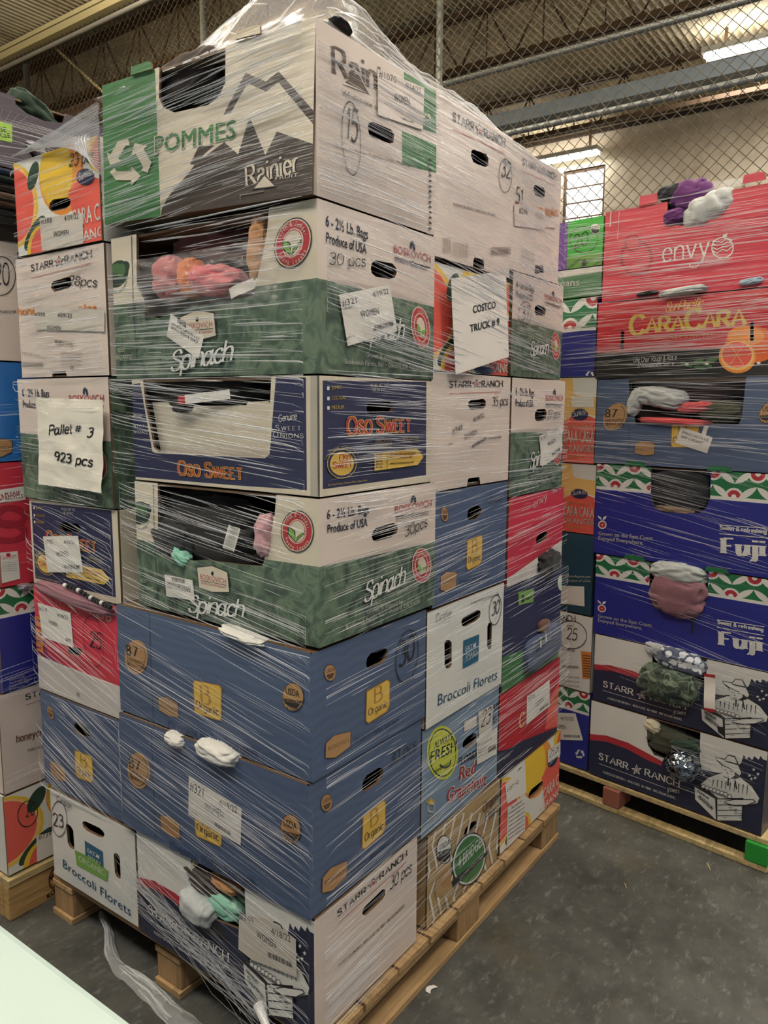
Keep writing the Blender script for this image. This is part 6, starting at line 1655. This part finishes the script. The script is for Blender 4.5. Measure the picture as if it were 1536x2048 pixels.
# ------------------------------------------------------------------ cartons
def carton(key, label, arts, cat='carton'):
    loc, rot, w, d, h = BOX[key]; base = ART_OF(next(iter(arts.values())))[0]
    if base in ('forest_green',): base = 'natural_white'
    body = MB(); outer = card(base); ins = card('carton_inside'); t = .005
    body.box((t, .006, 0), (w-t, d-t, .004), ins)
    walls = {'right': ((w-t, .006, 0), (w, d, h)), 'back': ((0, d-t, 0), (w-t, d, h))}
    if 'side' not in arts: walls['left'] = ((0, .006, 0), (t, d-t, h))
    for a, b in walls.values():
        k0 = len(body.f); body.box(a, b, outer)
        cx, cy = w/2, d/2
        for q in range(k0, len(body.f)):       # the faces turned to the inside are raw board, darkened to carry the inside shade
            p = [Vector(body.v[i]) for i in body.f[q]]; c0 = sum(p, Vector())/4; nr = (p[1]-p[0]).cross(p[2]-p[0]).normalized()
            if nr.x*(cx-c0.x)+nr.y*(cy-c0.y) > .1: body.mi[q] = body.slot(ins)
    body.box((t, .007, h-.006), (w-t, d-t, h-.001), ins)  # lid added to shut light out of the carton
    o = body.build('produce_carton', None, loc, rot); tag(o, label, cat)
    for k, (face, art) in enumerate(arts.items()):
        if face == 'front': Panel(art, w, h, key).build('end_panel' if w < .5 else 'long_panel', o, (0, 0, 0), 0)
        else: Panel(art, d, h, key+'s').build('long_panel', o, (0, d, 0), -math.pi/2)
    return o
for key, label, arts in CARTONS: carton(key, label, arts)

# ------------------------------------------------------------------ clothes and tags showing in the openings
def garment(spec):
    name, label, cat, group, col, loc, ang, (rx, ry, rz), rot, seed, style = spec
    rnd = random.Random(seed); mb = MB(); mt = card('paper') if style.startswith('tag') else (plain('sequins', (150,160,172), .18, 1.0) if style == 'sequin' else cloth(col))
    R = math.radians(-rot); off = Vector((rnd.uniform(0, 50), rnd.uniform(0, 50), rnd.uniform(0, 50)))
    def turn(x, y, z): return (x*math.cos(R)-z*math.sin(R), y, x*math.sin(R)+z*math.cos(R))
    if style.startswith('tag'):
        c = MB(); n = 8
        for a, b, mat in (((-1, -.62, 'berry_red'), (-.62, 1, None), (1, 1, None)) if style == 'tagred' else ((-1, -.8, 'berry_red'), (-.8, .8, None), (.8, 1, 'berry_red')) if style == 'tagred2' else ((-1, 1, None), (1, 1, None), (1, 1, None))) and (
            [(-1, -.68, 'berry_red'), (-.68, 1, 'paper')] if style == 'tagred' else [(-1, -.82, 'berry_red'), (-.82, .82, 'paper'), (.82, 1, 'berry_red')] if style == 'tagred2' else [(-1, 1, 'paper')]):
            vert = style == 'tagred2'
            def f(u, v):
                s = a+(b-a)*(v if vert else u); o_ = -1+2*(u if vert else v); x, z = (o_*rx, s*rz) if vert else (s*rx, o_*rz)
                return turn(x, .006*math.sin(s*2.2), z)
            c.grid(f, n, n, card(mat))
        if style == 'tagred2':
            k = 10
            for i in range(k):
                x0 = (-.6+1.2*i/k)*rx; c.add([turn(x, -.0012, z) for x, z in ((x0, -.72*rz), (x0+rx*.06, -.72*rz), (x0+rx*.06, -.5*rz), (x0, -.5*rz))], [(0,1,2,3)], card('ink'))
        o = c.build(name, None, loc, ang)
    elif style == 'sequin':
        n = 1500; vs = []; fs = []
        for i in range(n):
            z = 1-2*(i+.5)/n; r = math.sqrt(1-z*z); t = i*2.399; d = Vector((r*math.cos(t), r*math.sin(t), z)); c = Vector((d.x*rx, d.y*ry, d.z*rz))*(1+.06*noise.noise(d*3+off))
            a = Vector((rnd.uniform(-1,1), rnd.uniform(-1,1), rnd.uniform(-1,1))).cross(d).normalized(); b = d.cross(a)+d*rnd.uniform(-.5,.5); q = .0052; k = len(vs)
            vs += [c+a*q+b*q, c-a*q+b*q, c-a*q-b*q, c+a*q-b*q]; fs.append((k,k+1,k+2,k+3))
        mb.add(vs, fs, mt)
        core = [(rx*.93*math.sin(u)*math.cos(t), ry*.93*math.sin(u)*math.sin(t), rz*.93*math.cos(u)) for u in [math.pi*i/12 for i in range(13)] for t in [2*math.pi*j/20 for j in range(20)]]
        mb.add(core, [(i*20+j, i*20+(j+1)%20, (i+1)*20+(j+1)%20, (i+1)*20+j) for i in range(12) for j in range(20)], cloth('cloth_black'), True)
        o = mb.build(name, None, loc, ang)
    else:
        nu, nv = 64, 40; amp = {'fold': .10, 'puff': .17, 'rib': .05, 'bag': .06}.get(style, .20)
        fd = rnd.uniform(.9, 2.2); ex = .55 if style == 'fold' else .38 if style == 'bag' else .7
        def f(u, v):
            t = 2*math.pi*u; p = math.pi*(v-.5); sgn = lambda q, e: math.copysign(abs(q)**e, q)
            x = sgn(math.cos(p), ex)*sgn(math.cos(t), ex); y = sgn(math.cos(p), ex)*sgn(math.sin(t), ex); z = sgn(math.sin(p), ex)
            q = Vector((x*1.3, y*1.3, z*1.3))
            wv = noise.noise(q*1.1+off)*1.7
            fol = abs(math.sin((x*math.cos(fd)+z*math.sin(fd)+.25*noise.noise(q*2.2+off))*3.6+wv*1.5)); f2 = abs(math.sin((x*math.cos(fd+.5)+z*math.sin(fd+.5))*7+wv*2.2)); fol = .72*fol+.28*f2
            if style == 'fold': fol = abs(math.sin(z*7+wv*.6))
            if style == 'puff': fol = abs(math.sin(x*5+.6*wv))
            if style == 'rib': fol = abs(math.sin(x*13+.4*wv))
            d = 1+amp*(fol**.8-.6)+.09*noise.noise(q*1.7+off)+.012*noise.noise(q*5+off)
            return turn(x*rx*d, y*ry*d, z*rz*d)
        mb.grid(f, nu, nv, mt); o = mb.build(name, None, loc, ang)
    tag(o, label, cat, group)
for s_ in GARMENTS: garment(s_)
# beaded trim beside the mauve leggings
bd = MB(); path = [Vector(p) for p in BEADS]; tot = []
for a, b in zip(path, path[1:]):
    n = max(2, int((b-a).length/.011)); tot += [a+(b-a)*i/n for i in range(n)]
for i, c in enumerate(tot):
    mt = card('white') if i % 4 == 0 else cloth('cloth_black'); r = .0065
    vs = [c+Vector((r*math.sin(u)*math.cos(t), r*math.sin(u)*math.sin(t), r*math.cos(u))) for u in [math.pi*k/6 for k in range(7)] for t in [2*math.pi*k/8 for k in range(8)]]
    bd.add(vs, [(k*8+j, (k+1)*8+j, (k+1)*8+(j+1)%8, k*8+(j+1)%8) for k in range(6) for j in range(8)], mt, True)
tag(bd.build('beaded_cord'), 'black and white beaded cord lying along the mauve leggings', 'cord')
# clear bag around the clothes in the upper green carton
bg = MB(); off = Vector((3, 9, 2))
loc, rot, w, d, h = BOX['spin1']
def bagf(u, v):
    y = d*(.86-.70*u); z = h*(.42+.40*v); q = Vector((u*5, v*4, 0)); return (-.004-.012*noise.noise(q*2.2+off)-.016*math.sin(math.pi*u)*math.sin(math.pi*v), y, z)
bg.grid(bagf, 60, 36, film('bag_film', .86, (1,.95,.95,1), .1)); tag(bg.build('plastic_bag', None, loc, 0), 'clear plastic bag bulging over pink and orange clothes in the upper green carton', 'bag')

# ------------------------------------------------------------------ paper signs taped on the film
def sheet(name, label, quad, N_out, art, curl):
    a, b, c, d = (Vector(p) for p in quad); no = Vector(N_out)
    m = MB(); rn = Vector((5, 2, 7))
    def f(u, v):
        p = (d*(1-u)+c*u)*(1-v)+(a*(1-u)+b*u)*v
        return p+no*(.004+curl*(noise.noise(Vector((u*3, v*3, 1))*(1.3 if curl > .008 else .5)+rn)+.6*abs(noise.noise(Vector((u*5, v*6, 4))*(1 if curl > .008 else .3)+rn)))*.5+curl*.4*(1-v)**2)
    m.grid(f, 28, 36, card('paper') if curl < .01 else plain('crumpled_paper', (236,230,218), .5)); o = m.build(name); tag(o, label, 'sign')
    U = (b-a); V = a-d; lm = MB()
    for t, u0, v0, u1, v1, hh, font in art:
        vs, fs, w = text_geo(t, font); P_ = lambda u, v: f(u, v)+no*.0011
        pts = [P_(u0+(u1-u0)*q.x/w-(v1-v0)*q.y*hh*.3, v0+(v1-v0)*q.x/w+q.y*hh) for q in vs]; lm.add(pts, fs, plain('black_marker', (22,22,24), .6))
    lm.build('lettering', o)
sheet('paper_sign', 'crumpled white paper marked Pallet # 3, 923 pcs by hand', PAPER, (-1, 0, 0), [('Pallet', .20, .585, .55, .625, .105, 'marker'), ('#', .60, .635, .70, .635, .085, 'marker'), ('3', .77, .59, .87, .60, .10, 'marker'), ('923 pcs', .27, .30, .87, .275, .10, 'marker')], .010)
sheet('paper_sign', 'flat white printed sheet reading TRUCK # 9 on the middle column', SIGN, (0, -1, 0), [('COSTCO', .335, .60, .77, .60, .082, 'bold'), ('TRUCK # 9', .27, .405, .83, .40, .082, 'bold')], .004)

# ------------------------------------------------------------------ stretch film: gathered strands on the stacks, loose sheet over the top
STRAND = film('film_strand', .62, (.96,.97,1,1), .16); SHEET = film('film_sheet', .78, (.95,.96,1,1), .12)
def strands(mb, O, U, Nn, regs, seed):
    rnd = random.Random(seed); Z = Vector((0,0,1)); O = Vector(O); U = Vector(U); Nn = Vector(Nn)
    for a0, a1, z0, z1, off, n, tilt, sd, l0, l1, w0, w1 in regs:
        left = n
        while left > 0:
            ca, cz, ct = rnd.uniform(a0, a1), rnd.uniform(z0, z1), math.radians(rnd.gauss(tilt, sd*.4))
            for _ in range(rnd.randint(3, 9)):
                left -= .72; L = rnd.uniform(l0, l1)*rnd.choice((.5, 1, 1.2, 1.8)); wd = rnd.uniform(w0, w1)*rnd.choice((.45, .5, .7, 1.1)); t = ct+math.radians(rnd.gauss(0, .6))
                c = Vector((ca+rnd.gauss(0, .05), cz+rnd.gauss(0, .02))); d = Vector((math.cos(t), math.sin(t))); nn = Vector((-d.y, d.x)); vs = []; seg = 5; ok = True; bow = rnd.uniform(-.010, .010)*L
                for i in range(seg+1):
                    s = (i/seg-.5)*L; k = 1-abs(2*i/seg-1)**3; e = c+d*s+nn*(bow*(1-(2*i/seg-1)**2))
                    e = Vector((min(max(e.x, a0), a1), min(max(e.y, z0), z1)))
                    for q, lift in ((-1, 0), (0, wd*.55*k), (1, 0)):
                        p = e+nn*(wd*.5*k*q); vs.append(O+U*p.x+Z*p.y+Nn*(off+lift))
                mb.add(vs, [(3*i+j, 3*i+j+1, 3*i+j+4, 3*i+j+3) for i in range(seg) for j in (0, 1)], STRAND, True)
fm = MB()
R_REGS = [(-.0, .40, 1.85, 2.11, .014, 150, -1, 3, .06, .26, .0012, .004), (.42, 1.08, 1.84, 2.12, .012, 190, -3, 3, .06, .26, .0012, .004), (.02, 1.1, 1.54, 1.85, .014, 330, -7, 4, .06, .28, .0012, .004),
 (.02, 1.18, 1.25, 1.53, .014, 220, -1, 3, .08, .3, .001, .0035), (.01, 1.2, .99, 1.28, .014, 190, 3, 4, .08, .3, .001, .003), (.0, 1.2, .7, .98, .024, 150, 2, 3, .08, .3, .001, .003), (-.01, 1.22, .42, .70, .03, 170, 2, 4, .08, .34, .001, .003), (-.0, .84, .14, .41, .018, 110, 2, 3, .08, .3, .001, .0025),
 (.8, 1.1, 1.6, 2.12, .016, 120, -8, 6, .05, .2, .0015, .005)]
strands(fm, (0, 0, 0), (1, 0, 0), (0, -1, 0), R_REGS, 11)
# left face: a runs from the far corner (Y=1.02) to the near one (Y=0)
L_REGS = [(.41, 1.01, 1.85, 2.13, .016, 170, 3, 4, .06, .28, .0012, .0045), (.41, 1.0, 1.53, 1.84, .01, 150, -1, 4, .06, .3, .0012, .004), (.40, 1.0, 1.29, 1.52, .01, 110, -5, 3, .08, .3, .001, .0035), (.42, 1.0, .99, 1.285, .01, 120, -8, 3, .08, .3, .001, .003), (.40, 1.02, .72, .98, .022, 80, -11, 3, .1, .36, .0007, .0022),
 (.40, 1.03, .42, .71, .028, 105, -11, 3, .1, .4, .0006, .0022), (.44, 1.01, .15, .41, .02, 55, -13, 4, .1, .4, .0006, .0022),
 (.03, .38, 1.54, 2.05, .012, 160, 2, 4, .05, .22, .0012, .004), (.0, .37, 1.22, 1.52, .022, 40, -4, 6, .05, .22, .001, .003), (.0, .38, .98, 1.2, .012, 60, -14, 8, .06, .26, .001, .003), (.0, .38, .70, .97, .012, 60, -18, 5, .1, .3, .001, .0025), (.0, .38, .40, .68, .012, 90, -20, 5, .1, .3, .001, .003)]
strands(fm, (0, 1.02, 0), (0, -1, 0), (-1, 0, 0), L_REGS, 12)
# gathered rope of film crossing the lowest carton, ending in a twisted tail
for k in range(42):
    f = k/42; rnd = random.Random(k); y0 = .60+rnd.gauss(0, .03); z0 = .29+rnd.gauss(0, .035); y1 = .13+rnd.gauss(0, .03); z1 = .15+rnd.gauss(0, .03)
    pts = [Vector((-.030-.008*math.sin(i*.9+k)-.004*rnd.random(), y0+(y1-y0)*i/10, z0+(z1-z0)*(i/10)**.9+.004*math.sin(i*1.3+k))) for i in range(11)]; w = rnd.uniform(.0006, .002)
    vs = [p+Vector((0, 0, q*w)) for p in pts for q in (-1, 1)]; fm.add(vs, [(2*i, 2*i+2, 2*i+3, 2*i+1) for i in range(10)], STRAND, True)
fm.tube([(-.03, .15, .165), (-.045, .115, .15), (-.05, .09, .13), (-.06, .095, .112), (-.068, .11, .098)], [.012, .009, .007, .011, .012], film('film_rope', .2, (.9,.92,.94,1), .25), 10)
# loose top sheet
def heap(x, y):
    b = .17*math.exp(-(((x-.20)/.24)**2+((y-.34)/.22)**2))+.085*math.exp(-((y-.12)/.16)**2)*(1 if x > .2 else math.exp(-((x-.2)/.2)**2))*max(0, 1-max(0, x-.75)/.4)
    return 2.145+b
def topf(u, v):
    x = -.012+1.13*u; y = -.006+.64*v; e = min(1, 6*u, 6*(1-u), 6*v+.0, 6*(1-v)); z = 2.135+(heap(x, y)-2.135)*e+.02*e*noise.noise(Vector((x*9, y*9, 0)))+.012*e*abs(noise.noise(Vector((x*22+y*9, y*22, 3))))
    return (x, y, z)
fm.grid(topf, 90, 56, SHEET)
rnd = random.Random(5)
for k in range(120):       # creases of the top sheet
    x, y = rnd.uniform(.0, 1.05), rnd.uniform(.0, .6); a = rnd.gauss(-.1, .5)
    if k > 55: x, y, a = rnd.uniform(.2, 1.08), rnd.uniform(.0, .14), rnd.gauss(-.05, .12)
    L = rnd.uniform(.05, .26); w = rnd.uniform(.0008, .003); vs = []
    for i in range(7):
        px, py = min(max(x+math.cos(a)*L*(i/6-.5), -.01), 1.11), min(max(y+math.sin(a)*L*(i/6-.5), -.004), .63); q = topf((px+.012)/1.13, (py+.006)/.64); k_ = 1-abs(i/3-1)**3
        vs += [(q[0], q[1]-w*k_*.5, q[2]+.001), (q[0], q[1], q[2]+.003+w*k_), (q[0], q[1]+w*k_, q[2]+.001)]
    fm.add(vs, [(3*i+j, 3*i+j+1, 3*i+j+4, 3*i+j+3) for i in range(6) for j in (0, 1)], STRAND, True)
# sheet bridging from the tall near carton down to the left column
def bridge(u, v):
    a = Vector((.004, .628, 2.13-.16*v)); b = Vector((.0, .66+.33*(1-v), 2.075-.004*v)); p = a.lerp(b, u); p.x -= .006+.012*math.sin(math.pi*u)+.006*noise.noise(Vector((u*6, v*9, 2))); p.z -= .012*math.sin(math.pi*u); return p
fm.grid(bridge, 20, 14, SHEET)
for k in range(26):
    v = k/26; vs = []
    for i in range(9):
        p = bridge(i/8, v); vs += [p+Vector((-.001, 0, -.001)), p+Vector((-.004, 0, .0004)), p+Vector((-.001, 0, .0018))]
    fm.add(vs, [(3*i+j, 3*i+j+1, 3*i+j+4, 3*i+j+3) for i in range(8) for j in (0, 1)], STRAND, True)
tag(fm.build('stretch_film'), 'clear stretch film wound in shiny strands around the nearest tall stack', 'film wrap')
fm = MB()
strands(fm, P0, T, -NN, [(-.08, .68, 1.84, 2.10, .016, 150, -1, 4, .08, .4, .0012, .004), (-.08, .68, 1.57, 1.86, .016, 190, 1, 4, .08, .4, .001, .0035), (-.05, .68, 1.27, 1.56, .016, 110, -2, 4, .08, .4, .001, .003), (.08, .69, .96, 1.26, .016, 70, -9, 4, .08, .4, .001, .0025), (.1, .7, .66, .94, .03, 22, -9, 5, .1, .4, .001, .002), (.1, .7, .13, .64, .016, 22, -6, 5, .1, .4, .001, .002), (.42, .70, .2, .34, .05, 20, -4, 5, .1, .3, .0012, .0025)], 21)
def rtop(u, v):
    s = .058+.63*u; p = P0+T*s-NN*(.012-.42*v); z = 2.122+.05*min(1, 5*v)*math.sin(math.pi*min(1, u*1.05))+.012*noise.noise(Vector((u*9, v*8, 5)))*min(1, 6*v); return (p.x, p.y, z)
fm.grid(rtop, 50, 26, SHEET)
def rtop2(u, v):
    s = -.33+.385*u; p = P0+T*s-NN*(.010-.5*v); z = 2.116+.02*u+.05*min(1, 4*v)*.6+.01*noise.noise(Vector((u*9, v*8, 9)))*min(1, 6*v); return (p.x, p.y, z)
fm.grid(rtop2, 30, 22, SHEET)
tag(fm.build('stretch_film'), 'clear stretch film wound around the far right stack below the red carton top', 'film wrap')
fm = MB()
strands(fm, (0, 1.085, 0), (1, 0, 0), (0, -1, 0), [(-.08, .3, 1.6, 2.2, .012, 90, 2, 4, .06, .3, .001, .003), (-.08, .3, .4, 1.57, .012, 90, 4, 4, .06, .3, .001, .0025)], 31)
tag(fm.build('stretch_film'), 'sparse clear stretch film around the cartons at the far left', 'film wrap')
# loose end of film lying on the floor
fm = MB(); path = [Vector(p) for p in TAIL]; cv = [q for q in catmull([tuple(p.xy) for p in path], 8)]; n = len(cv)
def tail(u, v):
    i = min(int(u*(n-1)), n-2); f_ = u*(n-1)-i; c = cv[i].lerp(cv[i+1], f_); d = (cv[i+1]-cv[i]).normalized(); nn = Vector((-d.y, d.x)); w = .008+.026*u
    q = c+nn*(v-.5)*2*w*(1+.2*noise.noise(Vector((u*14, 0, 0)))); return (q.x, q.y, .006+.012*(1-(2*v-1)**2)*(1+.5*noise.noise(Vector((u*20, v*3, 1))))+.007*abs(math.sin(v*16+u*7+2*noise.noise(Vector((u*9, 0, 5))))))
fm.grid(tail, 120, 12, film('floor_film', .72, (.9,.93,.95,1), .12))
for k in range(26):
    v = random.uniform(.05, .95); u0 = random.uniform(0, .8); vs = []
    for i in range(7):
        p = Vector(tail(min(u0+.03*i, .99), min(max(v+.03*math.sin(i+k), 0), 1))); vs += [p+Vector((-.0012, 0, .001)), p+Vector((.0012, 0, .0025))]
    fm.add(vs, [(2*i, 2*i+1, 2*i+3, 2*i+2) for i in range(6)], film('floor_film', .72), True)
tag(fm.build('film_tail'), 'crumpled clear film tail trailing over the floor beside the near pallet', 'film tail')
# splinters on the floor
for (x, y), (x2, y2), lb in (((1.388,-.457), (1.355,-.476), 'pale wood splinter on the floor near the green pallet block'), ((1.123,-.276), (1.102,-.291), 'short straw bit on the dark floor midway between the pallets')):
    s_ = MB(); s_.tube([(x, y, .002), ((x+x2)/2, (y+y2)/2, .004), (x2, y2, .002)], .0016, PALE[0], 5); tag(s_.build('wood_splinter'), lb, 'splinter')
s_ = MB(); s_.grid(lambda u, v: (.385+.03*u, -.035+.014*v+.004*math.sin(u*5), .002+.003*math.sin(u*3.1)), 6, 3, card('paper')); tag(s_.build('paper_scrap'), 'small torn white paper scrap on the floor beside the near pallet', 'scrap')
# ------------------------------------------------------------------ white table at the lower left
tb = empty('folding_table', (-1.36, -.45, 0)); tag(tb, 'white folding table top at the near left corner', 'table')
WT = procedural('white_plastic', lambda nt, b: (b.inputs['Base Color'].__setattr__('default_value', lin((182,202,200))), b.inputs['Roughness'].__setattr__('default_value', .45)))
m = MB(); m.box((0, 0, .695), (.75, 1.75, .74), WT); m.build('table_top', tb, bevel=.012)
for x in (.08, .67):
    for y in (.2, 1.55): g = MB(); g.tube([(x, y, 0), (x, y, .695)], .014, STEEL, 10); g.build('leg', tb)
for y in (.2, 1.55): g = MB(); g.tube([(.08, y, .25), (.67, y, .25)], .010, STEEL, 8); g.build('brace', tb)
